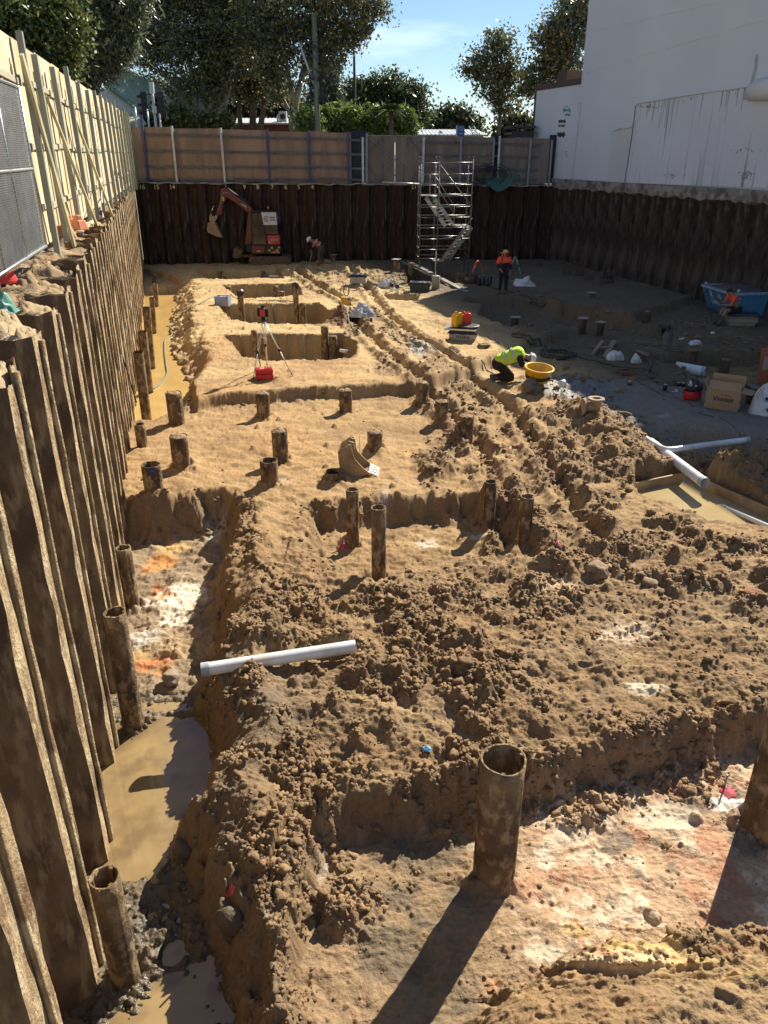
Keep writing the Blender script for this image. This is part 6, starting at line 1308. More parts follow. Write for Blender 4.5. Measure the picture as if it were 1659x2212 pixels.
for k in range(46): t_ = (k + .5) / 46; mb.bar(A4[0].lerp(A4[3], t_) + nrm * .012, A4[1].lerp(A4[2], t_) + nrm * .012, .07, .03, up=nrm)
o = mb.build('roof_ribs', M_groof, rf)
mb = MB()
for a, b in ((0, 3), (0, 1), (3, 2)): mb.bar(A4[a] + nrm * .03, A4[b] + nrm * .03, .22, .06, up=nrm)
mb.build('ridge_cap', mat('green trim', (.11, .17, .11), .5), rf)
L0 = [AY(226, 187, 49), AY(300, 242, 49), AY(200, 210, 49)]
mb = MB(); w1 = [AY(226, 189, 49.15), AY(299, 243, 49.15), AY(299, 300, 49.15), AY(205, 300, 49.15), AY(205, 200, 49.15)]; mb.add(w1 + [p + Vector((0, 7, 0)) for p in w1], [(0, 1, 2, 3, 4), (9, 8, 7, 6, 5)] + [(i, i + 5, (i + 1) % 5 + 5, (i + 1) % 5) for i in range(5)]); absb(mb, 'wall', M_hwall)
V4 = [AY(232, 246, 48.8), AY(300, 248, 48.8), AY(316, 266, 47), AY(238, 266, 47)]; mb = MB(); mb.add(V4 + [p - Vector((0, 0, .08)) for p in V4], [(0, 1, 2, 3), (7, 6, 5, 4), (0, 4, 5, 1), (1, 5, 6, 2), (2, 6, 7, 3), (3, 7, 4, 0)]); vr = absb(mb, 'verandah_roof', M_groof)
mb = MB()
for k in range(30): t_ = (k + .5) / 30; mb.bar(V4[0].lerp(V4[1], t_) + Vector((0, 0, .02)), V4[3].lerp(V4[2], t_) + Vector((0, 0, .02)), .05, .03)
mb.build('roof_ribs', M_groof, vr)
V5 = [AY(345, 200, 53), AY(352, 198, 57), AY(392, 235, 57), AY(385, 250, 53)]; mb = MB(); mb.add(V5 + [p - Vector((0, 0, .1)) for p in V5], [(0, 1, 2, 3), (7, 6, 5, 4), (0, 4, 5, 1), (1, 5, 6, 2), (2, 6, 7, 3), (3, 7, 4, 0)]); absb(mb, 'side_roof', M_groof)
mb = MB(); a, b = AY(302, 245, 54), AY(386, 300, 54); mb.box(((a.x + b.x) / 2, 55.5, (a.z + b.z) / 2 - .6), (b.x - a.x, 3, a.z - b.z)); absb(mb, 'rear_wall', mat('dull brick', (.13, .09, .07), .9))
# brick shed and white roofed shed
def shed(x0, x1, yt, Y, D, mw, mr, label, rib=0):
    a, b = AY(x0, yt, Y), AY(x1, yt, Y); root = empty('shed', ((a.x + b.x) / 2, Y, 4.1), 0, label, 'building'); W = b.x - a.x; H = a.z - 4.1
    mb = MB(); mb.box((0, D / 2, H / 2), (W, D, H)); mb.build('wall', mw, root)
    mb = MB(); mb.add([(-W / 2 - .15, -.25, H + .01), (W / 2 + .15, -.25, H + .01 ), (W / 2 + .15, D, H + .5), (-W / 2 - .15, D, H + .5), (-W / 2 - .15, -.25, H - .09), (W / 2 + .15, -.25, H - .09), (W / 2 + .15, D, H + .4), (-W / 2 - .15, D, H + .4)], [(0, 1, 2, 3), (7, 6, 5, 4), (0, 4, 5, 1), (1, 5, 6, 2), (2, 6, 7, 3), (3, 7, 4, 0)]); r_ = mb.build('roof', mr, root)
    mb = MB(); n = int(W / .3)
    for k in range(n): x = -W / 2 + (k + .5) * .3; mb.bar((x, -.26, H + .03), (x, D, H + .52), .05, .03)
    mb.build('roof_ribs', mr, r_); return root, H, W
M_rb = mat('red brick', (.20, .075, .045), .9, var=.3, scale=12, bump=.3); M_wr = mat('pale metal roof', (.55, .57, .58), .4, var=.1)
shed(488, 640, 266, 62, 5, M_rb, M_wr, 'low red brick shed behind the hoarding under the plane trees'); r_, H, W = shed(885, 1045, 291, 64, 6, M_hwall, M_wr, 'white roofed shed behind the hoarding beside the blue sign')
p = AY(612, 262, 63); mb = MB(); mb.box((0, 0, .35), (.55, .5, .7)); o = one('roof_vent_unit', mb, M_wr, 'grey air conditioning box on the brick shed roof', 'vent', (p.x, 63, 4.1 + AY(500, 266, 62).z - 4.1 + .1)); MB().tube([(0, -.26, .35), (0, -.27, .35)], .2, 16).build('fan', M_blk, o)
p = AY(600, 262, 63); mb = MB(); mb.tube([(0, 0, 0), (0, 0, .35), (.05, 0, .48), (.2, 0, .5), (.26, 0, .4)], .08, 10); one('roof_flue', mb, M_wr, 'small curved flue on the brick shed roof', 'flue', (p.x, 63, AY(500, 266, 62).z + .08))
for x in (1002, 952): p = AY(x, 291, 65); mb = MB(); mb.lathe([(.1, 0), (.1, .2), (.16, .22), (.14, .36), (0, .4)], 12); one('roof_vent', mb, M_wr, 'round vent on the white shed roof %s' % ('near the blue sign' if x > 1000 else 'at its middle'), 'vent', (p.x, 65, p.z - .1))
# blue sign and ladder
a = AY(995, 296, 60); b = AY(995, 271, 60); root = empty('blue_sign', (a.x, 60, a.z - 1.2), 0, 'small blue sign on a post above the hoarding', 'sign'); h = b.z - a.z
mb = MB(); mb.box((0, 0, 1.2 + h / 2), (.50, .08, h)); mb.build('sign_panel', mat('blue sign face', (.02, .12, .42), .5), root); mb = MB(); mb.box((-.3, .02, 1.2 + h / 2), (.09, .10, h)).box((0, .1, .6), (.08, .06, 1.3)); mb.build('sign_post', M_wr, root)
ring = [Vector((.02 + .12 * math.cos(a_), -.05, 1.2 + h * .72 + .12 * math.sin(a_))) for a_ in [2 * math.pi * k / 14 for k in range(15)]]; mb = MB(); mb.tube(ring, .015, 5).bar((.02, -.05, 1.2 + h * .72 + .07), (.02, -.05, 1.2 + h * .72 - .07), .02, .02).bar((-.12, -.05, 1.2 + h * .3), (.16, -.05, 1.2 + h * .3), .03, .04); mb.build('sign_symbol', M_wpan, root)
a, b = AY(1024, 296, 61), AY(1013, 272, 61); mb = MB(); d = Vector((.35, 0, 0)); mb.tube([a, b], .03, 6).tube([a + d, b + d], .03, 6)
for k in range(6): p = a.lerp(b, (k + .7) / 6.4); mb.tube([p, p + d], .02, 6)
o = one('roof_ladder', mb, M_wr, 'thin ladder rising above the hoarding right of the blue sign', 'ladder')
# poles, wires, traffic lights
M_pole = mat('grey green timber pole', (.20, .20, .15), .85, var=.3, scale=3, stretch=(1, 1, .1)); M_cable = mat('cable', (.03, .03, .03), .6)
def pole(px, pyt, Y, wpx, label, m):
    b = AY(px, 330, Y); b.z = 4.0; t = AY(px, pyt, Y).z - 4.0; r = wpx / 2 * abs((AY(0, 200, Y) - AY(1, 200, Y)).x); root = empty('utility_pole', b, 0, label, 'pole'); MB().tube([(0, 0, 0), (0, 0, t)], [r, r * .82], 12).build('pole_shaft', m, root); return root, t, r
r1, t1, rr1 = pole(688, 30, 53, 13, 'thick utility pole tangled with cables beside the plane tree', M_pole)
q = random.Random(4); mb = MB(); up1 = t1
arm0 = Vector((-.95, .1, t1 - 1.4)); mb.tube([arm0, (-.15, .1, t1 - 3.6)], .07, 6); mb.build('strut', M_wr, r1)
mb = MB(); mb.tube([(-.35, -.25, 0), (-.35, -.25, t1 - 3)], .045, 6).tube([(-.28, -.27, 0), (-.28, -.27, t1 - 4)], .02, 5); mb.build('cable_duct', M_cable, r1)
mb = MB(); mb.tube([(-.3, 0, t1 - 3.3), (.3, -.1, t1 - 3.3), (.55, -.1, t1 - 3.2)], .08, 6); mb.build('clamp', M_cable, r1)
for k in range(9):
    a = Vector((q.uniform(-.9, .1), -.2, t1 - q.uniform(1.0, 3.3))); b = Vector((q.uniform(.2, 1.3), -.25, t1 - q.uniform(2.2, 4.2))); m_ = (a + b) / 2 + Vector((q.uniform(0, .8), 0, q.uniform(-.4, .6))); mb = MB(); mb.tube([a, m_, b, Vector((.1, -.2, t1 - 4.5 + q.uniform(-.5, .5)))], .02, 5, False); mb.build('loose_cable', M_cable, r1)
r2, t2, rr2 = pole(768, 96, 62, 6.5, 'thin dark pole standing in front of the domed gum tree', mat('dark timber pole', (.06, .05, .055), .85))
mb = MB(); mb.tube([(.1, -.1, t2 - 2.0), (.5, -.1, t2 - 2.1), (.45, -.1, t2 - 3.0), (.55, -.1, t2 - 3.6)], .04, 5); mb.build('bracket', M_cable, r2)
def wire(pts, label, r=.022):
    mb = MB(); P_ = [Vector(p) for p in pts]; out_ = []
    for a, b in zip(P_[:-1], P_[1:]):
        for k in range(12): t_ = k / 12; out_.append(a.lerp(b, t_) - Vector((0, 0, .5 * 4 * t_ * (1 - t_))))
    out_.append(P_[-1]); mb.tube(out_, r, 4, False); one('overhead_wire', mb, M_cable, label, 'wire')
wire([AY(250, 66, 50), AY(556, 66, 52), AY(664, 44, 53)], 'upper overhead wire running left from the utility pole into the trees'); wire([AY(270, 90, 50), AY(558, 86, 52), AY(672, 70, 53)], 'lower overhead wire running left from the utility pole')
wire([AY(692, 150, 53), AY(766, 117, 62)], 'thin overhead wire slung from the utility pole to the thin dark pole', .018); wire([AY(280, 28, 50), AY(540, 34, 52), AY(668, 40, 53)], 'topmost overhead wire crossing the tree crowns')
base = AY(340, 300, 47); root = empty('traffic_light', base, 0, 'pair of black traffic light heads seen from behind over the hoarding', 'traffic light')
zt_ = AY(340, 190, 47).z - base.z; MB().tube([(0, 0, -.8), (0, 0, zt_)], .07, 10).build('pole_shaft', M_wr, root)
MB().box((0, 0, zt_), (.22, .2, .55)).build('cap_box', M_wr, root); MB().box((.05, -.12, AY(340, 237, 47).z - base.z), (.24, .12, .34)).build('control_box', M_wr, root)
for sx, n in ((-.48, 3), (.42, 3)):
    zc_ = AY(340, 226, 47).z - base.z; mb = MB(); mb.box((sx, 0, zc_), (.34, .12, 1.25)); hd_ = mb.build('signal_head', M_blk, root, .02); hd_.parent = root
    for k in range(3): mb = MB(); s = -1 if sx < 0 else 1; mb.add([(sx + s * -.1, -.06, zc_ + .52 - k * .4), (sx + s * .30, -.3, zc_ + .42 - k * .4), (sx + s * .30, -.3, zc_ + .30 - k * .4), (sx + s * -.1, -.06, zc_ + .30 - k * .4), (sx + s * .1, .12, zc_ + .52 - k * .4), (sx + s * .34, .1, zc_ + .40 - k * .4)], [(0, 1, 2, 3), (0, 4, 5, 1), (1, 5, 2)]); mb.build('visor', M_blk, hd_)
    MB().bar((0, 0, zc_ + .5), (sx, 0, zc_ + .5), .05, .05).bar((0, 0, zc_ - .5), (sx, 0, zc_ - .5), .05, .05).build('bracket', M_blk, root)
for px, yt, w_, lab in ((299, 232, 5, 'plain grey post left of the traffic lights'), (325, 240, 3.5, 'thin white post under the traffic lights'), (350, 250, 4, 'short grey post right of the traffic lights')):
    b = AY(px, 300, 45.5); h = AY(px, yt, 45.5).z - b.z; mb = MB(); mb.tube([(0, 0, -1), (0, 0, h)], w_ / 2 * .026, 8).lathe([(.05, h), (.06, h + .05), (0, h + .1)], 8); one('steel_post', mb, M_wr, lab, 'post', b)
# grass tuft on the bank by the corner
g0 = G(276, 398, 4.2); g0.z = 4.2; gg = np.random.default_rng(3); n = 420; b_ = gg.normal(size=(n, 3)) * np.array([.25, .7, 0]) + np.array([g0.x, g0.y - .3, g0.z]); hgt = .15 + .35 * gg.random((n, 1)); lean = gg.normal(size=(n, 3)) * .15; lean[:, 2] = 1
tip = b_ + lean * hgt; co = np.stack([b_ + [.012, 0, 0], tip, b_ - [.012, 0, 0]], 1).reshape(-1, 3); me = bpy.data.meshes.new('grass'); me.from_pydata(co.tolist(), [], [(3 * i, 3 * i + 1, 3 * i + 2) for i in range(n)]); me.materials.append(mat('grass', (.22, .30, .05), .6, var=.4)); o = bpy.data.objects.new('grass', me); link(o); o['kind'] = 'stuff'
# ---------------- things lying about the site ----------------
def crumple(n, m, w_, d_, h_, seed, ridge=1.0, base=True):
    gg = np.random.default_rng(seed); off = gg.random(2) * 90; mb = MB(); vs = []
    for i in range(n):
        for j in range(m):
            u = i / (n - 1) * 2 - 1; v = j / (m - 1) * 2 - 1; r = min(1, math.sqrt(u * u + v * v)); 
            x = np.array([u * 1.5 + off[0]]); y = np.array([v * 1.5 + off[1]]); a = float(fbm(x, y, 3, seed)[0]); rg = 1 - abs(float(fbm(x * .9 + 9, y * .9, 2, seed + 3)[0])) * 2.0
            k = max(0, 1 - r ** 2.4) ** .55; z = h_ * k * (.42 + .16 * max(0, rg) * ridge + .42 * a + .10 * float(fbm(x * 2.3, y * 2.3, 2, seed + 9)[0]))
            sq = 1 + .25 * a; vs.append((u * w_ / 2 * sq * (1 if abs(v) < .7 else .85), v * d_ / 2 * sq, max(z, -.03)))
    mb.add(vs, [(i * m + j, (i + 1) * m + j, (i + 1) * m + j + 1, i * m + j + 1) for i in range(n - 1) for j in range(m - 1)], False); return mb
def px2m(px, py, z=0): p = GS(px, py, z); return p, (p.y * cp_ + (CAMZ - p.z) * sp_) / FOC
M_sack = mat('white woven sack', (.62, .63, .66), .75, var=.12, scale=4, dirt=(.40, .35, .28))
M_clear = mat('clear grey plastic sheet', (.62, .64, .66), .12, var=.3, scale=3, col2=(.25, .26, .27), spec=.9)
M_redp = mat('red plastic', (.55, .012, .02), .35, var=.1, scale=3, dirt=(.42, .05, .04))
M_yelp = mat('yellow plastic', (.70, .40, .01), .35, var=.1, scale=3, dirt=(.48, .30, .06))
M_hose = mat('grey green hose', (.16, .165, .12), .6, var=.2); M_hoseS = mat('dark rope hose', (.10, .09, .07), .8, var=.3)
M_wood = mat('weathered timber', (.26, .20, .14), .85, var=.3, scale=4, stretch=(1, .2, 1), bump=.3)
def tripod(px_feet, top, z, head, label):
    feet = [GS(x, y, z) for x, y in px_feet]; c = sum(feet, Vector()) / len(feet); root = empty('laser_tripod', c, 0, label, 'tripod'); H = AY(top[0], top[1], c.y).z - c.z; hub = Vector((AY(top[0], top[1], c.y).x - c.x, 0, H))
    M_legp = mat('silver tripod leg', (.62, .62, .60), .35, .4, var=.1)
    for f in feet:
        f = f - c; a = hub + (f - hub) * .03; d = (f - a).normalized(); u, v = frame_z(d); mid = a.lerp(f, .52); mb = MB(); mb.tube([a + u * .022, mid + u * .018], .011, 6).tube([a - u * .022, mid - u * .018], .011, 6).tube([mid - d * .05, f], .013, 6); l = mb.build('leg', M_legp, root)
        MB().tube([mid - d * .04, mid + d * .05], .032, 8).build('clamp', M_blk, l); MB().tube([f - d * .07, f + d * .01], [.02, .008], 8).build('foot', M_blk, l)
    MB().lathe([(.06, -.05), (.075, -.02), (.075, .02), (.03, .04)], 14, hub).build('head_plate', M_blk, root); return root, hub, c
root, hub, c = tripod([(546, 822), (632, 812), (577, 790)], (569, 690), .3, None, 'rotary laser level on a silver tripod over the red case')
lz = hub + Vector((0, 0, .05))
h = MB().lathe([(.05, 0), (.11, .02), (.12, .10), (.11, .20), (.08, .24), (0, .245)], 8, lz).build('laser_housing', M_blk, root, .01); MB().box((lz.x + .0, lz.y - .075, lz.z + .13), (.13, .09, .16)).build('laser_body', M_redp, h)
for sx in (-.12, .12): MB().tube([lz + Vector((sx, -.03, .03)), lz + Vector((sx * 1.05, -.03, .22)), lz + Vector((sx * .7, -.03, .26))], .022, 8).build('grip', M_blk, h)
MB().lathe([(.045, .24), (.05, .29), (.03, .31), (0, .31)], 12, lz).build('rotor', M_glass, h)
mb = MB(); f0 = GS(546, 822, .3) - c; a = hub + (f0 - hub) * .52; mb.tube([a, a + Vector((.03, -.02, -.25)), a + Vector((.06, -.02, -.6)), a + Vector((.05, 0, -.9))], .012, 5); mb.build('strap', M_blk, root)
tripod([(1098, 594), (1126, 594), (1112, 578)], (1113, 551), .05, None, 'tripod standing in the shade behind the standing worker')
# red case
p, k = px2m(572, 820, .3); root = empty('red_case', p, R(12), 'red plastic instrument case lying under the laser tripod', 'case')
w_, h_ = 38 * k, 23 * k; mb = MB(); mb.box((0, .12, h_ * .28), (w_, .30, h_ * .5)); mb.build('case_base', M_redp, root, .02); mb = MB(); mb.box((0, .12, h_ * .78), (w_, .30, h_ * .42)); ld = mb.build('case_lid', M_redp, root, .02)
for i in range(6): mb = MB(); mb.box((-w_ * .4 + i * w_ * .16, .12, h_ * 1.0), (.018, .29, .02)); mb.build('lid_rib', M_redp, ld)
for x in (-.12, .12): MB().box((x, -.04, h_ * .55), (.05, .02, .06)).build('latch', M_redp, root)
MB().box((-.05, .1, h_ * 1.02), (.10, .16, .006)).build('label_patch', mat('pale sticker', (.6, .35, .33), .5), ld)
# blue crate with hose
p, k = px2m(482, 656, .3); root = empty('blue_crate', p, R(-8), 'pale blue open plastic crate on the sand by the first black topped casing', 'crate'); w_, d_, h_ = 30 * k, .36, 20 * k; M_bc = mat('pale blue plastic', (.28, .36, .58), .5, var=.2, scale=3, dirt=(.45, .42, .38))
for (cx, cy, sx, sy, nm) in ((0, -d_ / 2, w_, .012, 'side'), (0, d_ / 2, w_, .012, 'side'), (-w_ / 2, 0, .012, d_, 'side'), (w_ / 2, 0, .012, d_, 'side')): MB().box((cx, cy, h_ / 2), (sx, sy, h_)).build(nm, M_bc, root)
MB().box((0, 0, .01), (w_, d_, .012)).build('bottom', M_bc, root); mb = MB()
for cx, cy, sx, sy in ((0, -d_ / 2, w_ + .04, .03), (0, d_ / 2, w_ + .04, .03), (-w_ / 2, 0, .03, d_), (w_ / 2, 0, .03, d_)): mb.box((cx, cy, h_), (sx, sy, .025))
mb.build('rim', M_bc, root)
for i in range(5): MB().box((-w_ * .4 + i * w_ * .2, -d_ / 2 - .012, h_ * .5), (.012, .012, h_ * .95)).build('rib', M_bc, root)
MB().ell((0, 0, h_ * .7), (w_ * .42, d_ * .4, .10), noise=.12, seed=3).build('contents', M_sack, root)
# hoses as curves laid on the soil
def hose(pts, z, r, m, label, lift=.0, cat='hose', name='hose'):
    P_ = [GS(x, y, z) for x, y in pts]; out_ = []
    for i in range(len(P_) - 1):
        p0 = P_[max(0, i - 1)]; p1 = P_[i]; p2 = P_[i + 1]; p3 = P_[min(len(P_) - 1, i + 2)]
        for k in range(6): t_ = k / 6; q_ = .5 * ((2 * p1) + (p2 - p0) * t_ + (2 * p0 - 5 * p1 + 4 * p2 - p3) * t_ ** 2 + (3 * p1 - p0 - 3 * p2 + p3) * t_ ** 3); q_.z = max(hz(q_.x, q_.y), WATER_F if q_.x < -5 else -9) + r * .8 + lift; out_.append(q_)
    out_.append(P_[-1]); mb = MB(); mb.tube(out_, r, 6); return one(name, mb, m, label, cat)
hose([(465, 640), (440, 652), (410, 665)], .3, .014, M_blk, 'black hose leading left out of the blue crate'); hose([(497, 636), (515, 645), (560, 650), (620, 650), (640, 653)], .3, .014, M_hose, 'thin hose trailing right from the blue crate')
hose([(413, 664), (385, 690), (368, 705), (372, 714)], .1, .02, M_hose, 'hose dropping down the bank into the channel'); hose([(372, 727), (358, 745), (357, 770), (360, 800), (362, 823), (345, 845), (330, 857)], WATER_F, .025, M_hose, 'pale hose floating in the water channel')
hose([(590, 690), (600, 678), (640, 684), (620, 692), (600, 690), (590, 686)], -.1, .016, M_hose, 'looped hose in the second footing pit')
hose([(735, 656), (745, 668), (757, 700), (775, 719)], .4, .018, M_hose, 'hose running from the yellow pump towards the ruts'); hose([(840, 721), (860, 738), (905, 750), (960, 762), (1000, 772), (1040, 790), (1068, 808)], .3, .02, M_hose, 'long green hose crossing the track ruts'); hose([(845, 719), (880, 727), (920, 748), (990, 762)], .3, .012, M_hose, 'thinner hose beside the long green hose')
for k_, pts in enumerate((([(1106, 727), (1140, 735), (1170, 745), (1235, 768)]), ([(1106, 722), (1150, 742), (1170, 748)]))): hose(pts, .05, .03, M_hoseS, ('thick dark hose from the jerrycans to the coil' if k_ == 0 else 'second dark hose lying beside the thick one near the coil'))
def coil(cx, cy, rx, ry, z, n, r, m, label, seed, name='hose_coil'):
    q = random.Random(seed); c, k = px2m(cx, cy, z); mb = MB()
    for i in range(n):
        ox, oy = q.uniform(-.12, .12), q.uniform(-.15, .15); a0 = q.random() * 6; sx = rx * k * q.uniform(.7, 1.05); sy = rx * k * ry * q.uniform(.7, 1.05); pts = []
        for j in range(25): a = a0 + 2 * math.pi * j / 24; x = ox + sx * math.cos(a); y = oy + sy * math.sin(a); pts.append((x, y, hz(c.x + x, c.y + y) - c.z + r + i * r * .8))
        mb.tube(pts, r, 6, False)
    return one(name, mb, m, label, 'hose', c)
coil(1205, 768, 36, 1.0, .05, 5, .028, M_hoseS, 'coil of dark hose behind the yellow tub', 3); coil(1352, 807, 18, .8, .05, 4, .012, mat('faded red rope', (.22, .09, .06), .8), 'small coil of red rope in the shade', 4)
hose([(1375, 745), (1400, 745), (1440, 750), (1472, 758), (1470, 764), (1435, 755)], .05, .03, M_hoseS, 'dark hose loop from the sump pump'); hose([(1440, 745), (1500, 748), (1540, 740), (1600, 730)], .05, .012, M_hoseS, 'thin cable running right from the sump pump')
hose([(1238, 772), (1300, 785), (1360, 795), (1405, 802), (1416, 812), (1405, 818), (1398, 806), (1405, 790), (1392, 775)], .05, .028, M_hoseS, 'dark hose curling round below the debris heap'); hose([(1290, 785), (1330, 808), (1400, 835), (1470, 865), (1500, 880)], .08, .012, mat('faded red rope', (.2, .1, .07), .8), 'thin red rope on the gravel')
hose([(1490, 890), (1560, 905), (1600, 940), (1640, 960)], .08, .012, M_hose, 'thin rope on the gravel in front of the carton'); hose([(1080, 628), (1140, 640), (1190, 648), (1218, 664)], .1, .03, M_hoseS, 'dark hose lying behind the wide shaded casing'); hose([(990, 612), (1060, 618), (1100, 630), (1200, 632)], .1, .025, M_hoseS, 'hose passing the feet of the standing worker')
# yellow pump with black hose loop
p, k = px2m(749, 668, .3); root = empty('yellow_pump', p, R(15), 'yellow steel pump box with a black hose loop', 'pump'); mb = MB(); mb.prism([(-11 * k, 0), (12 * k, 0), (12 * k, 8 * k), (2 * k, 20 * k), (-4 * k, 26 * k), (-11 * k, 26 * k)], .30); mb.build('pump_box', mat('dirty yellow paint', (.55, .30, .02), .5, dirt=(.35, .24, .10)), root, .01)
MB().box((0, -.02, 20 * k), (.16, .2, .12)).build('pump_motor', M_blk, root); q = random.Random(1)
mb = MB(); mb.tube([Vector((.10 * math.cos(a), .03 * math.sin(a * 2), 30 * k + .17 + .20 * math.sin(a))) for a in [2 * math.pi * i / 16 for i in range(17)]], .018, 6).tube([(.1, -.05, 28 * k), (.12, -.15, 15 * k), (.1, -.2, 8 * k)], .014, 6); mb.build('hose_loop', M_blk, root)
# plastic sheets and sacks
for (px, py, w_, h_, z, m, lab, seed, rg) in ((783, 684, 56, 30, .3, M_clear, 'crumpled clear plastic sack beside the yellow pump', 5, 1.6), (837, 620, 44, 26, .3, M_sack, 'pile of white woven sacks in the sun', 6, 1.3), (1133, 617, 50, 18, .05, M_sack, 'white rubble sack in the shade right of the standing worker', 7, 1.2),
                                        (1330, 778, 36, 20, .05, M_sack, 'white sack in the debris heap', 8, 1.3), (1377, 785, 24, 22, .05, M_sack, 'smaller white bag right of the debris heap', 9, 1.5), (1506, 746, 30, 14, .05, M_sack, 'white bag lying alone behind the shaded water pit', 10, .7), (1478, 735, 14, 5, .05, M_sack, 'torn white paper scraps left of the lone bag', 11, 1), (1543, 722, 12, 7, .05, M_sack, 'small white paper ball in front of the box seat', 12, 1),
                                        (1440, 905, 34, 8, .1, mat('grey slurry lump', (.28, .27, .25), .7, bump=.5), 'pale dried slurry on the edge of the gravel', 13, 1)):
    p, k = px2m(px, py, z); one('plastic_sack' if m is M_clear else 'white_sack' if m is M_sack else 'slurry_patch', crumple(26, 20, w_ * k, w_ * k * .8, h_ * k * 1.25, seed, rg), m, lab, 'sack' if m is not MATS.get('grey slurry lump') else 'slurry', (p.x, p.y + .15, p.z))
# stacks of rectangular concrete lids and boxes
M_pc = mat('pale concrete', (.42, .39, .34), .85, var=.2, scale=4, bump=.3); M_tarp = mat('black folded plastic', (.03, .03, .034), .3, var=.3, scale=4, bump=.6, bscale=10)
def boxstack(px, py, wpx, hpx, z, label, rz, tiers, cloth=True, deep=.55, name='concrete_box'):
    p, k = px2m(px, py, z); root = empty(name, p, rz, label, 'box'); W, H = wpx * k, hpx * k; z0 = 0
    for i, (f, s, m) in enumerate(tiers): mb = MB(); mb.box((0, deep / 2, z0 + H * f / 2), (W * s, deep * s, H * f)); o = mb.build('box_tier', m, root, .012); z0 += H * f
    if cloth:
        mb = MB(); n = 14; vs = []; q = random.Random(px)
        for i in range(n):
            for j in range(n):
                u = i / (n - 1) * 2 - 1; v = j / (n - 1) * 2 - 1; e = max(abs(u), abs(v)); vs.append((u * W * .56 + q.uniform(-.01, .01), deep / 2 + v * deep * .58 + q.uniform(-.01, .01), z0 + .015 + q.uniform(0, .03) - (.09 if e > .9 else 0)))
        mb.add(vs, [(i * n + j, (i + 1) * n + j, (i + 1) * n + j + 1, i * n + j + 1) for i in range(n - 1) for j in range(n - 1)]); mb.build('plastic_cover', M_tarp, root)
    return root, z0, W
boxstack(773, 613, 34, 19, .3, 'pale box under black plastic standing alone in the sun', R(-6), [(.85, 1, M_pc)])
boxstack(906, 632, 46, 22, .3, 'low stack of dark boxes wrapped in black plastic right of the white sacks', R(-6), [(.55, .9, mat('dark green box', (.03, .05, .04), .6)), (.3, 1, M_tarp)])
root, zt_, W = boxstack(998, 738, 58, 22, .15, 'stack of pale precast boxes carrying the jerrycans', R(-14), [(.28, .82, M_pc), (.45, 1, M_pc), (.2, 1.02, M_tarp)], deep=.60)
mb = MB()
for i in range(7): mb.box((-W * .2 + i * .06, -.005, zt_ * .48), (.03, .01, .05))
mb.build('cast_mark', M_blk, root); JB = root; jz = root.location.z + zt_ + .04
jc = Vector((root.location.x, root.location.y, jz)); kk = (jc.y * cp_ + (CAMZ - jz) * sp_) / FOC
root = empty('steel_grate', jc + Vector((.0, .28, 0)), R(-14), 'flat galvanised grate lying on top of the precast boxes', 'grate'); MB().box((0, 0, .03), (1.0, .62, .05)).build('grate_frame', M_galv, root); mb = MB()
for i in range(16): mb.box((-.44 + i * .05, 0, .062), (.012, .55, .012))
mb.build('grate_bars', M_blk, root)
root = empty('manhole_lid', jc + Vector((.22, .22, .075)), 0, 'round black ribbed manhole lid on the steel grate', 'lid'); MB().lathe([(.30, 0), (.33, .02), (.33, .05), (.29, .06), (0, .06)], 30).build('lid_disc', mat('cast iron', (.05, .05, .052), .45, .3, bump=.8, bscale=60), root); mb = MB()
for i in range(11):
    for j in range(11):
        x, y = (i - 5) * .05, (j - 5) * .05
        if x * x + y * y < .072: mb.box((x, y, .066), (.03, .012, .012), (0, 0, (i + j) % 2 * 1.57))
mb.build('tread_pattern', mat('worn iron', (.22, .22, .22), .3, .6), root)
def jerry(loc, w_, d_, h_, m, label, rz, capm):
    root = empty('jerrycan', loc, rz, label, 'jerrycan'); x = w_ / 2
    mb = MB(); mb.prism([(-x, 0), (x, 0), (x, h_ * .80), (x * .72, h_ * .93), (-x * .1, h_ * .93), (-x * .2, h_ * .80), (-x * .85, h_ * .80), (-x, h_ * .74)], d_); mb.build('can_body', m, root, .025, 3)
    mb = MB(); mb.tube([(-x * .85, 0, h_ * .78), (-x * .80, 0, h_ * .94), (-x * .4, 0, h_ * .99), (0, 0, h_ * .94)], .016, 8); mb.build('handle', m, root); MB().tube([(x * .35, 0, h_ * .92), (x * .38, 0, h_ * 1.0)], .03, 12).build('cap', capm, root)
    mb = MB(); mb.box((0, -d_ / 2 - .002, h_ * .4), (w_ * .6, .008, h_ * .5)); mb.build('side_panel', m, root, .003)
jerry(jc + Vector((-.16, .30, .07)), .26, .24, .47, M_yelp, 'muddy yellow jerrycan on the steel grate', R(35), M_blk); jerry(jc + Vector((.12, .42, .07)), .36, .2, .43, M_redp, 'red jerrycan right behind the yellow one', R(-4), M_redp)
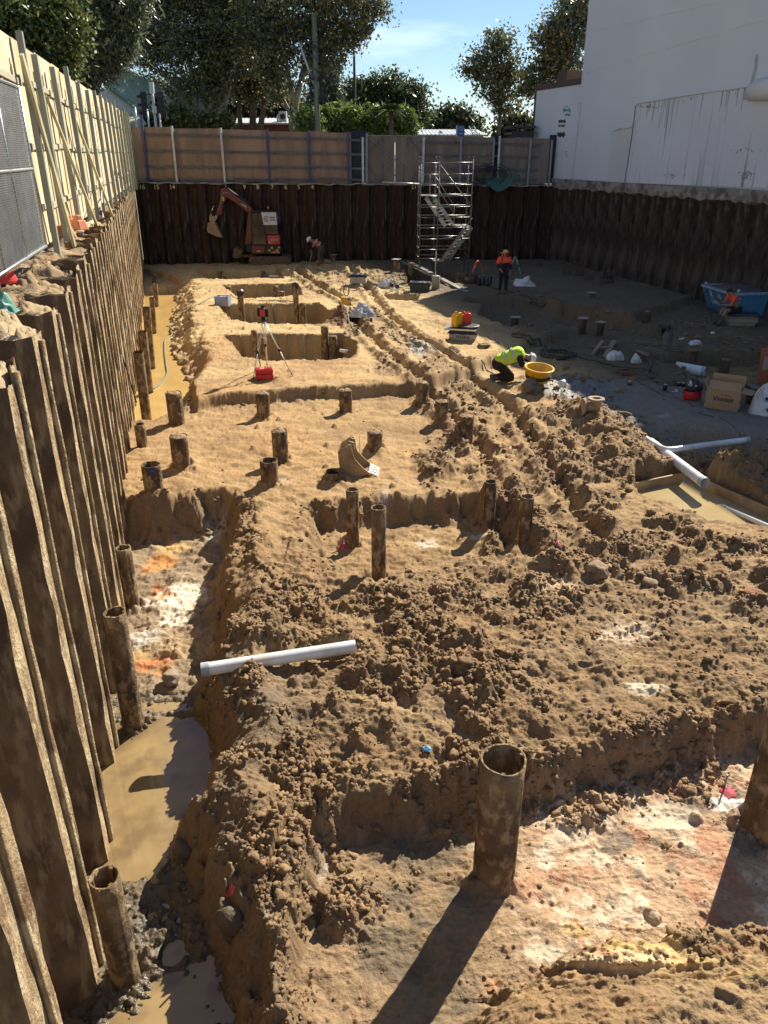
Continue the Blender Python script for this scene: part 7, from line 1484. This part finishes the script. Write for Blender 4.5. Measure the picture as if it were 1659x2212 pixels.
# yellow tub
p, k = px2m(1159, 832, .12); root = empty('yellow_tub', p, 0, 'round yellow plastic tub in front of the kneeling worker', 'tub'); r_ = 31 * k
root.rotation_euler = (R(6), R(4), 0); mb = MB(); mb.lathe([(0, .015), (r_ * .74, .015), (r_ * .80, .05), (r_ * .95, .33), (r_ * 1.04, .33), (r_ * 1.04, .37), (r_ * .93, .375), (r_ * .90, .35), (r_ * .74, .06), (0, .05)], 36); mb.build('tub_body', M_yelp, root); MB().lathe([(r_ * .835, .10), (r_ * .86, .10), (r_ * .905, .19), (r_ * .88, .19)], 36, close=True).build('tub_band', M_blk, root)
MB().ell((0, 0, .06), (r_ * .6, r_ * .6, .10), noise=.1, seed=2).build('tub_contents', M_orgr if False else mat('orange slurry', (.5, .2, .02), .4), root)
p, k = px2m(1208, 838, .12); pv = MB(); pv.tube([(0, 0, .10), (.14, .03, .13)], .085, 16); one('pipe_offcut', pv, M_pvc, 'short white pipe offcut just right of the yellow tub', 'pipe', p)
p, k = px2m(1284, 892, .2); root = empty('cast_fitting', p, 0, 'muddy flanged pipe tee on top of the clod ridge', 'pipe fitting'); M_cf = mat('muddy fitting', (.34, .25, .16), .85, var=.3, dirt=(.22, .15, .09)); MB().lathe([(.10, 0), (.12, .02), (.12, .30), (.19, .31), (.19, .35), (.10, .35), (.10, .2), (.0, .2)], 20).build('upright_socket', M_cf, root); MB().tube([(0, 0, .15), (-.26, 0, .14)], .11, 16).tube([(-.24, 0, .14), (-.29, 0, .14)], .2, 18).build('side_flange', M_cf, root)
# planks, ladder and the gear by the standing worker
a = AY(884, 565, G(884, 595, .1).y); b = GS(1008, 630, .2); mb = MB(); mb.bar(a, b, .22, .035); root = one('aluminium_plank', mb, M_al, 'long pale aluminium plank leaning from a casing down to the ground', 'plank'); mb = MB(); mb.bar(a + Vector((-.35, .3, -.05)), b + Vector((-.2, .5, -.0)), .10, .05); one('aluminium_plank', mb, M_al, 'narrow metal rail lying behind the long aluminium plank', 'plank')
p, k = px2m(941, 624, .2); mb = MB(); mb.lathe([(8.6 * k, -.2), (8.6 * k, 26 * k), (8 * k, 27 * k), (0, 27 * k)], 22); root = one('concrete_stub', mb, M_concp, 'pale round concrete pile head beside the aluminium plank', 'pile'); root.location = p; MB().tube([(-.02, 0, 26 * k), (-.03, 0, 26 * k + 1.0)], .02, 8).build('steel_bar', M_galv, root)
la, lb = G(1003, 603, .25), G(1160, 614, .25)
root = empty('ladder', la, 0, 'aluminium ladder lying flat behind the standing worker', 'ladder'); d = lb - la; n_ = Vector((.15, .75, 0)).normalized() * .38
for o_ in (Vector(), n_): MB().bar(o_, d + o_, .035, .09).build('rail', M_al, root)
for k_ in range(11): t_ = (k_ + .5) / 11; MB().tube([d * t_, d * t_ + n_], .018, 6).build('rung', M_al, root)
p, k = px2m(1022, 616, .15); root = empty('water_pump', p, 0, 'black pump with an orange cloth draped over its handle', 'pump'); MB().lathe([(.17, 0), (.20, .10), (.20, .34), (.14, .42), (0, .42)], 16).build('pump_housing', mat('black ribbed plastic', (.025, .025, .028), .5, bump=.8, bscale=25), root); MB().tube([(0, 0, .4), (.12, 0, .95), (.16, 0, 1.0), (.24, 0, .96)], .02, 8).tube([(-.08, 0, .4), (.05, 0, .80)], .015, 8).build('handle', M_galv, root)
mb = MB(); q = random.Random(9); vs = []; n = 12
for i in range(n):
    for j in range(5): u = i / (n - 1) * 2 - 1; vs.append((.17 + u * .23, (j - 2) * .06 + q.uniform(-.01, .01), 1.04 - .45 * abs(u) ** 1.7 - (.12 * q.random() if i in (0, n - 1) else 0)))
mb.add(vs, [(i * 5 + j, (i + 1) * 5 + j, (i + 1) * 5 + j + 1, i * 5 + j + 1) for i in range(n - 1) for j in range(4)], True); mb.build('orange_cloth', M_hiO, root)
for (px, py, w_, h_, lab, m) in ((1043, 617, 10, 20, 'dark blue drum beside the black pump', mat('dark blue plastic', (.012, .02, .04), .5)), (1053, 618, 5, 20, 'left one of two black gas bottles by the blue drum', M_blk), (1060, 618, 5, 21, 'right one of two black gas bottles by the blue drum', M_blk), (1034, 616, 8, 17, 'small dark can between pump and blue drum', M_blk)):
    p, k = px2m(px, py, .15); mb = MB(); r_ = w_ / 2 * k; mb.lathe([(r_, 0), (r_ * 1.02, .03), (r_, h_ * k * .8), (r_ * .7, h_ * k * .92), (r_ * .4, h_ * k), (0, h_ * k)], 16); o = one('drum' if w_ > 7 else 'bottle', mb, m, lab, 'drum' if w_ > 7 else 'bottle', p); MB().tube([(0, 0, h_ * k * .9), (0, 0, h_ * k * 1.06)], r_ * .25, 8).build('neck', M_galv, o)
for (px, py, lab) in ((846, 630, 'black capped white bottle nearest the sacks'), (858, 636, 'black capped white bottle just left of the dark boxes')):
    p, k = px2m(px, py, .3); o = one('bottle', MB().lathe([(.06, 0), (.065, .02), (.065, .16), (.03, .22), (0, .22)], 12), M_pvc, lab, 'bottle', p); MB().lathe([(.08, .20), (.085, .22), (.085, .33), (.05, .36), (0, .36)], 12).build('cap', M_blk, o)
# bucket lying down by the rebar
p, k = px2m(1312, 603, .05); root = empty('black_bucket', p, R(20), 'black bucket lying on its side below the rebar cages', 'bucket'); MB().tube([(-.2, 0, .17), (.2, 0, .19)], [.14, .19], 18, False).tube([(-.2, 0, .17), (-.19, 0, .17)], .14, 18).build('bucket_body', M_blk, root)
mb = MB(); a = G(1265, 612, .1); b = G(1335, 607, .1); mb.bar(a, b, .12, .04); one('timber_batten', mb, M_wood, 'long timber batten lying in front of the black bucket', 'plank')
mb = MB(); a = G(1270, 605, .15); b = G(1318, 607, .1); mb.bar(a, b, .05, .05); one('timber_batten', mb, mat('pale dusty timber', (.4, .38, .34), .8), 'thin pale batten touching the black bucket', 'plank')
# rebar cages
M_rb2 = mat('rusty rebar', (.12, .07, .045), .8, var=.3)
for i, (px, yb_, yt, w_, lab) in enumerate(((1165, 575, 560, 12, 'farthest rebar cage near the far right corner'), (1225, 594, 572, 18, 'rebar cage with bent over bars, second from the far corner'), (1252, 596, 572, 16, 'rebar cage between the bent bars and the black bucket'), (1272, 605, 582, 18, 'rebar cage standing just behind the black bucket'), (1304, 615, 585, 16, 'left one of the two tall rebar cages by the pile wall'), (1318, 612, 580, 14, 'right one of the two tall rebar cages by the pile wall'), (1379, 618, 593, 18, 'small rebar cage nearest the skip bin'))):
    p, k = px2m(px, yb_, 0); root = empty('rebar_cage', p, i, lab, 'rebar cage', 'rebar cages along the right pile wall'); r_ = w_ / 2 * k; H = (yb_ - yt) * k
    for j in range(8): a = j * .785; o = MB(); x, y = r_ * math.cos(a), r_ * math.sin(a); hh_ = H * rnd.uniform(.85, 1.1); pts = [(x, y, -.2), (x, y, hh_)] + ([(x * 1.6 + .05, y * 1.6, hh_ + .12), (x * 2.3 + .1, y * 2.3, hh_ + .02)] if i in (1, 2) else []); o.tube(pts, .014, 5); o.build('bar', M_rb2, root)
    for zz in (.1, H * .6): MB().tube([(r_ * math.cos(a), r_ * math.sin(a), zz) for a in [j * math.pi / 8 for j in range(17)]], .009, 4, False).build('hoop', M_rb2, root)
# skip bin
p = GS(1577, 684, 0); SB = G(1577, 690, 0)
root = empty('skip_bin', (0, 0, 0), 0, 'blue skip bin heaped with soil against the right pile wall', 'skip bin'); M_bin = mat('blue skip paint', (.06, .22, .42), .5, var=.2, scale=2, dirt=(.08, .20, .34)); M_rimb = mat('pale scraped rim', (.30, .42, .50), .5, var=.3, scale=6)
zb = hz(13, 30) + .02; YA = G(1555, 690, zb).y
cB = [G(1476 + 41, 645, zb + .35), None]
c1 = G(1524, 652, zb); c2 = G(1560, 687, zb); c3 = G(1640, 686, zb) ; 
t1_ = AY(1513, 615, G(1520, 655, zb).y + .2); t2_ = AY(1582, 636, c2.y - .3); t3_ = AY(1668, 632, c2.y - .1)
H_ = .86; zt_ = zb + H_
def GZ(px, py): q_ = G(px, py, zt_); return q_
T1, T2, T3 = GZ(1517, 616), GZ(1583, 636), GZ(1680, 633); dv = (T1 - T2); T4 = T3 + dv
Bc = (T1 + T2 + T3 + T4) / 4
def ins(p, a, b): q_ = Vector((p.x, p.y, zb)); c_ = Vector((Bc.x, Bc.y, zb)); u = (T3 - T2).normalized(); d_ = q_ - c_; al = d_.dot(u); pe = d_ - u * al; return c_ + u * (al * a) + pe * b
Bs = [ins(p_, .62, .92) for p_ in (T1, T2, T3, T4)]; Ts = [T1, T2, T3, T4]
for i, nm in enumerate(('end_panel', 'side_panel', 'end_panel', 'side_panel')):
    a, b = i, (i + 1) % 4; mb = MB(); ct = Vector((Bc.x, Bc.y, zb + .6)); q4 = [Bs[a], Bs[b], Ts[b], Ts[a]]; nn = (q4[1] - q4[0]).cross(q4[3] - q4[0]).normalized(); nn = nn if nn.dot(ct - q4[0]) > 0 else -nn; mb.add(q4 + [v + nn * .02 for v in q4], [(0, 1, 2, 3), (7, 6, 5, 4), (0, 4, 5, 1), (1, 5, 6, 2), (2, 6, 7, 3), (3, 7, 4, 0)]); mb.build(nm, M_bin, root)
mb = MB(); mb.add(Bs, [(0, 1, 2, 3)]); mb.build('floor_plate', M_bin, root)
mb = MB()
for i in range(4): mb.bar(Ts[i], Ts[(i + 1) % 4], .09, .09)
mb.build('rim', M_rimb, root)
for i in range(4): a, b = Ts[i], Ts[(i + 1) % 4]; q_ = a.lerp(b, .12); MB().lathe([(.02, 0), (.06, .02), (.06, .1), (.03, .12)], 8, q_ + Vector((0, 0, .05))).build('lifting_lug', M_rimb, root); MB().box(q_ - Vector((0, 0, .14)), (.1, .1, .16)).build('bracket', M_bin, root)
n = 24; vs = []; mb = MB()
for i in range(n):
    for j in range(n):
        u, v = i / (n - 1), j / (n - 1); q_ = (T1.lerp(T2, u)).lerp(T4.lerp(T3, u), v); hh_ = .22 * math.sin(math.pi * u) ** .7 * math.sin(math.pi * v) ** .5; vs.append((q_.x, q_.y, q_.z - .06 + hh_ + rnd.uniform(-.03, .03)))
mb.add(vs, [(i * n + j, (i + 1) * n + j, (i + 1) * n + j + 1, i * n + j + 1) for i in range(n - 1) for j in range(n - 1)], True); mb.build('soil_load', mat('grey spoil', (.12, .10, .085), .95, var=.35, scale=7, bump=.8), root)
# lettering on the end (towards the left) and the side of the bin
M_lw = mat('white stencil paint', (.55, .60, .62), .6)
def facemat(O, X, Z, u, v, off=.012): X = X.normalized(); N_ = X.cross(Z).normalized(); Zz = N_.cross(X).normalized(); 
def face_text(s, size, Pbl, Pbr, Ptl, u, v, flipn=False):
    X = (Pbr - Pbl).normalized(); Yv = (Ptl - Pbl); Yv = (Yv - X * Yv.dot(X)).normalized(); N_ = X.cross(Yv); o = Pbl + (Pbr - Pbl) * u + (Ptl - Pbl) * v + N_ * .012
    return text_mesh('lettering', s, size, M_lw, Matrix(((X.x, Yv.x, N_.x, o.x), (X.y, Yv.y, N_.y, o.y), (X.z, Yv.z, N_.z, o.z), (0, 0, 0, 1))), .003, root, bold=.006)
face_text('R', .42, Bs[0], Bs[1], T1, .28, .70); face_text('RE   ER', .22, Bs[0], Bs[1], T1, .68, .72); face_text('1300 2', .22, Bs[0], Bs[1], T1, .38, .38); face_text('2C', .24, Bs[1], Bs[2], T2, .12, .72)
# box seat under the seated worker
bx = SEAT + Vector((.25, -.12, 0)); root = empty('box_seat', (bx.x, bx.y, hz(bx.x, bx.y)), R(-12), 'stack of pale flat boxes under black film that the seated worker sits on', 'box'); M_cb = mat('tan fibre box', (.28, .25, .17), .85, var=.15)
for i, (s, h_, z0) in enumerate(((.92, .12, 0), (1.05, .15, .12), (1.0, .12, .272))): MB().box((0, .2, z0 + h_ / 2), (.95 * s, .6 * s, h_ - .004)).build('box_tier', M_cb, root, .01)
mb = MB(); n = 14; vs = []
for i in range(n):
    for j in range(n): u = i / (n - 1) * 2 - 1; v = j / (n - 1) * 2 - 1; e = max(abs(u), abs(v)); vs.append((u * .56 + .04, .2 + v * .36, .41 + rnd.uniform(0, .035) - (.08 if e > .9 else 0)))
mb.add(vs, [(i * n + j, (i + 1) * n + j, (i + 1) * n + j + 1, i * n + j + 1) for i in range(n - 1) for j in range(n - 1)]); mb.build('plastic_cover', M_tarp, root)
# carton
p, k = px2m(1560, 880, .08); root = empty('cardboard_carton', p, R(-32), 'open brown cardboard carton on the gravel with a printed name', 'carton'); M_card = mat('brown cardboard', (.36, .23, .125), .85, var=.1, scale=2); M_cardd = mat('inner cardboard', (.25, .16, .09), .85, var=.1)
W, D, H = .74, .50, .47
for nm, c, d in (('front_wall', (0, -D / 2, H / 2), (W, .012, H)), ('back_wall', (0, D / 2, H / 2), (W, .012, H)), ('end_wall', (-W / 2, 0, H / 2), (.012, D - .014, H)), ('end_wall', (W / 2, 0, H / 2), (.012, D - .014, H)), ('bottom', (0, 0, .01), (W - .02, D - .02, .012))): fw = MB().box(c, d).build(nm, M_card, root); fr = fw if nm == 'front_wall' else fr
for nm, a, b, c, d in (('flap', (-W / 2, -D / 2, H), (W / 2, -D / 2, H), (W / 2 - .02, -D / 2 + .20, H + .16), (-W / 2 + .02, -D / 2 + .20, H + .16)), ('flap', (-W / 2, D / 2, H), (W / 2, D / 2, H), (W / 2, D / 2 + .05, H + .26), (-W / 2, D / 2 + .05, H + .26)), ('flap', (W / 2, -D / 2, H), (W / 2, D / 2, H), (W / 2 + .25, D / 2 - .02, H - .03), (W / 2 + .25, -D / 2 + .02, H - .03)), ('flap', (-W / 2, -D / 2, H), (-W / 2, D / 2, H), (-W / 2 - .10, D / 2, H + .18), (-W / 2 - .10, -D / 2, H + .18))):
    v4 = [Vector(a), Vector(b), Vector(c), Vector(d)]; nn = (v4[1] - v4[0]).cross(v4[3] - v4[0]).normalized() * .01; mb = MB(); mb.add(v4 + [v + nn for v in v4], [(0, 1, 2, 3), (7, 6, 5, 4), (0, 4, 5, 1), (1, 5, 6, 2), (2, 6, 7, 3), (3, 7, 4, 0)]); mb.build(nm, M_card, root)
text_mesh('lettering', 'Vinidex', .15, M_blk, upright((.02, -D / 2 - .008, H * .55)), .001, fr, bold=.003); mb = MB(); mb.tube([(-.10 + .35 * t_, -D / 2 - .012, H * .55 + .085 + .03 * math.sin(t_ * 3.1) - .16 * max(0, t_ - .6) ** 1.0 * t_) for t_ in [i / 10 for i in range(11)]], .004, 4); mb.build('swoosh', M_blk, fr)
text_mesh('lettering', 'pipelines', .05, mat('orange print', (.45, .18, .03), .7), upright((.03, -D / 2 - .008, H * .36)), .001, fr)
for z_, h_ in ((.36, .20), (.12, .14)): MB().box((W / 2 + .009, -D * .22, z_), (.004, .14, h_)).build('paper_label', M_wpan, root)
# tool bag, cans, ring, small things
p, k = px2m(1495, 862, .08); root = empty('tool_bag', p, 0, 'red and black open tool bag full of tools left of the carton', 'tool bag'); mb = MB(); mb.lathe([(.20, 0), (.22, .03), (.21, .18), (.20, .20)], 20, sy=.62); mb.build('bag_base', M_redp, root); mb = MB(); mb.lathe([(.20, .2), (.215, .3), (.18, .34), (0, .30)], 20, sy=.62); mb.build('bag_top', M_blk, root)
for i, (x, y, h_, m) in enumerate(((-.10, 0, .46, M_sack), (-.06, .05, .50, M_blk), (.06, 0, .45, M_blk), (.12, .02, .40, M_hose), (.02, -.05, .36, M_wpan), (-.14, .03, .40, M_sack), (.16, 0, .34, M_blk))): MB().tube([(x * .7, y, .2), (x, y, h_ * .85), (x * 1.1, y, h_)], [.05, .045, .02], 8).build('tool', m, root)
mb = MB(); mb.tube([(-.2, 0, .2), (-.18, 0, .38), (0, 0, .48), (.18, 0, .38), (.2, 0, .2)], .012, 6); mb.build('handle', M_blk, root)
for (px, py, r_, h_, lab, m) in ((1436, 842, .055, .13, 'small dark blue can standing left of the tools', mat('dark blue tin', (.015, .025, .08), .4)), (1465, 835, .055, .10, 'left one of two small tins in front of the pipe ring', M_blk), (1475, 836, .055, .10, 'right one of two small tins in front of the pipe ring', M_blk), (1360, 831, .07, .08, 'small brown tin on the ground below the red rope', mat('brown tin', (.15, .08, .05), .6)), (1478, 850, .04, .14, 'little red bottle leaning against the tool bag', M_redp)):
    p, k = px2m(px, py, .08); o = one('paint_can', MB().lathe([(r_, 0), (r_, h_), (r_ * .92, h_ + .005), (0, h_ + .003)], 16), m, lab, 'can', p); MB().lathe([(r_ * .9, h_ + .006), (r_ * .9, h_ + .014), (0, h_ + .014)], 14).build('lid', M_galv, o)
p, k = px2m(1470, 832, .08); mb = MB(); M_ = Matrix.Translation((0, .1, .17)) @ Matrix.Rotation(R(78), 4, 'X'); mb.lathe([(.155, -.05), (.17, -.05), (.17, .05), (.155, .05)], 26, M=M_, close=True); one('rubber_ring', mb, mat('grey rubber ring', (.10, .10, .10), .5), 'grey pipe coupling ring standing on edge behind the tins', 'ring', p)
p, k = px2m(1450, 850, .08); mb = MB(); mb.bar((0, 0, .02), (.14, .05, .04), .04, .03).bar((.13, -.03, .03), (.15, .13, .05), .05, .05).bar((-.1, .22, .02), (.02, .02, .05), .02, .02); one('hammer', mb, M_galv, 'small hammer and tool lying left of the tool bag', 'hammer', p)
# sump pump, debris, orange post, gear at the right edge
p, k = px2m(1437, 746, .05); root = empty('sump_pump', p, 0, 'grey sump pump with a coiled lead on the shaded bench', 'pump'); M_sp = mat('grey pump', (.10, .095, .08), .6, dirt=(.16, .13, .09)); MB().lathe([(.16, 0), (.17, .08), (.12, .12), (.11, .38), (.07, .44), (0, .44)], 16).build('pump_housing', M_sp, root); MB().tube([Vector((.05 + .14 * math.cos(a), 0, .32 + .2 * math.sin(a))) for a in [2 * math.pi * i / 16 for i in range(17)]], .02, 6).build('lead_coil', M_hoseS, root)
for (a, b, w_, lab) in (((1278, 770), (1300, 752), .10, 'left crossed timber in the debris heap'), ((1282, 752), (1312, 765), .10, 'flat board lying across the left timber in the debris heap'), ((1306, 774), (1325, 750), .14, 'upright broken plank in the middle of the debris heap'), ((1376, 760), (1396, 783), .10, 'long timber on the right of the debris heap')):
    pa_, pb_ = GS(*a, .05), GS(*b, .05); mb = MB(); mb.bar(pa_ + Vector((0, 0, .04)), pb_ + Vector((0, 0, .22)), w_, .04); one('broken_timber', mb, M_wood, lab, 'timber')
base = G(1643, 872, -.1); top_ = AY(1655, 752, base.y); root = empty('orange_post', base, 0, 'tall faded orange timber post at the right edge of the photo', 'post'); MB().bar((0, 0, -.3), top_ - base, .20, .07, up=(0, -1, 0)).bar((.16, .02, -.3), top_ - base + Vector((.16, .02, .02)), .05, .10).build('post_board', mat('faded orange board', (.30, .085, .05), .8, var=.25), root); MB().box((top_ - base) * .75 + Vector((0, -.06, 0)), (.14, .02, .35)).build('torn_label', mat('brown paper', (.3, .22, .17), .9), root)
p, k = px2m(1648, 895, .08); root = empty('white_bulk_bag', p + Vector((.25, .1, 0)), 0, 'big white bag with blue and black stripes cut off by the right edge', 'bag'); o = crumple(26, 20, .95, .7, .95, 31, .9).build('bag_cloth', M_sack, root); MB().bar((-.36, -.28, .42), (.35, -.30, .48), .02, .07).build('stripe', M_blk, root); MB().bar((-.30, -.34, .18), (.30, -.36, .22), .02, .08).build('stripe', M_blk, root); MB().bar((-.34, -.29, .36), (.35, -.31, .40), .022, .03).build('blue_stripe', mat('light blue tape', (.15, .25, .5), .6), root)
p, k = px2m(1618, 872, .08); root = empty('grey_fitting', p, 0, 'dark pipe fitting lying on rubber boots behind the carton', 'pipe fitting'); MB().lathe([(.10, 0), (.10, .38), (.16, .39), (.16, .44), (.09, .44), (.08, .3), (0, .3)], 20).build('fitting_body', mat('tan grey pipe', (.20, .175, .14), .7), root); mb = MB(); mb.tube([(-.25, -.1, .45), (.0, -.15, .25), (.25, -.12, .06)], [.09, .08, .07], 10).tube([(-.28, .1, .4), (-.1, .15, .3), (.2, .15, .35)], .09, 10); mb.build('rubber_sleeve', M_blk, root)
# safety barrier feet, cone base, pegs
M_orb = mat('dusty orange plastic', (.62, .16, .07), .7, var=.15, scale=4, dirt=(.42, .24, .14))
for (px, py, rz, lab) in ((126, 513, .3, 'nearest dusty orange barrier foot wedged by the first brace'), (160, 497, -.5, 'dusty orange barrier foot lying on its side behind the first brace')):
    p = G(px, py, 4.25); root = empty('barrier_foot', p, rz, lab, 'barrier foot', 'orange barrier feet'); MB().box((0, 0, .10), (.62, .26, .2), taper=.75).build('foot_body', M_orb, root, .03); MB().box((-.15, 0, .23), (.14, .14, .10), taper=.8).box((.15, 0, .23), (.14, .14, .10), taper=.8).build('socket', M_orb, root, .02)
p = G(33, 608, 4.2); root = empty('red_bollard_base', p + Vector((-.24, .05, -.02)), 0, 'faded red plastic cone base standing under the chain link panel', 'cone'); MB().lathe([(.22, 0), (.23, .03), (.14, .26), (.12, .32), (0, .32)], 24).build('cone_body', mat('red cone plastic', (.62, .05, .04), .6, var=.1), root)
p = G(3, 675, 4.2); one('green_wrap', crumple(14, 12, .3, .3, .28, 3, 1), mat('green plastic film', (.10, .28, .22), .5), 'scrap of green plastic at the left edge on the soil', 'plastic', p)
M_pink = mat('pink marker spray', (.50, .10, .13), .9, var=.3, scale=20); M_peg = mat('steel peg', (.25, .22, .2), .5, .5)
for (px, py, z, lab) in ((490, 1928, -.8, 'survey peg in pink paint beside the bottom puddles'), (1336, 1668, 0, ''), (1565, 1700, -.5, 'survey peg with pink paint in the foreground pit by the right casing'), (736, 1178, -.45, 'survey peg in pink paint in the central footing pit'), (1200, 1178, 0, 'survey peg with pink paint right of the four tall casings')):
    if not lab: continue
    p = GS(px, py, z); sc_ = .6 if px < 500 else 1; root = empty('survey_peg', p, 0, lab, 'peg'); MB().tube([(0, 0, -.05), (0, 0, .17)], .009, 6).build('peg_rod', M_peg, root); gg = random.Random(px); mb = MB()
    vs = []
    for i in range(6):
        for j in range(18):
            a = j * .349; rr_ = .011 * sc_ * i * (1 + (1.2 * gg.random() if i > 3 else 0)); x, y = .03 + rr_ * math.cos(a), -.03 + rr_ * .8 * math.sin(a); vs.append((x, y, hz(p.x + x, p.y + y) - p.z + .012 - .002 * i))
    mb.add(vs, [(i * 18 + j, i * 18 + (j + 1) % 18, (i + 1) * 18 + (j + 1) % 18, (i + 1) * 18 + j) for i in range(5) for j in range(18)], True)
    mb.build('paint_spot', M_pink, root)
for (px, py, z, lab, c) in ((922, 1617, -.1, 'small crumpled blue scrap of plastic on the scarp above the foreground pit', (.15, .35, .55)),):
    p = GS(px, py, z); one('plastic_scrap', crumple(10, 8, .10, .08, .05, 5, 1.2), mat('blue film', c, .3), lab, 'scrap', p)
p = GS(1068, 2130, -.5); mb = MB(); pts = []
for i in range(20): a = i / 20 * 6.283; r_ = .075 * (.55 + .45 * abs(math.cos(a * 2.5))); pts.append((r_ * math.cos(a), r_ * math.sin(a), .02 + .015 * math.sin(a * 3)))
mb.add(pts + [(0, 0, .012)], [(i, (i + 1) % 20, 20) for i in range(20)]); one('dry_leaf', mb, mat('dry leaf', (.33, .17, .08), .8), 'dry brown plane leaf lying in the shadow of the nearest casing', 'leaf', p)
# thin ropes hanging on the left pile wall
mb = MB(); a = G(245, 560, 4.0); mb.tube([AY(238, 520, 20.5), AY(252, 640, 19.0), AY(262, 760, 17.6), AY(295, 870, 16.8)], .015, 5); one('hanging_cable', mb, M_cable, 'black cable hanging down the left pile wall to the channel', 'cable')
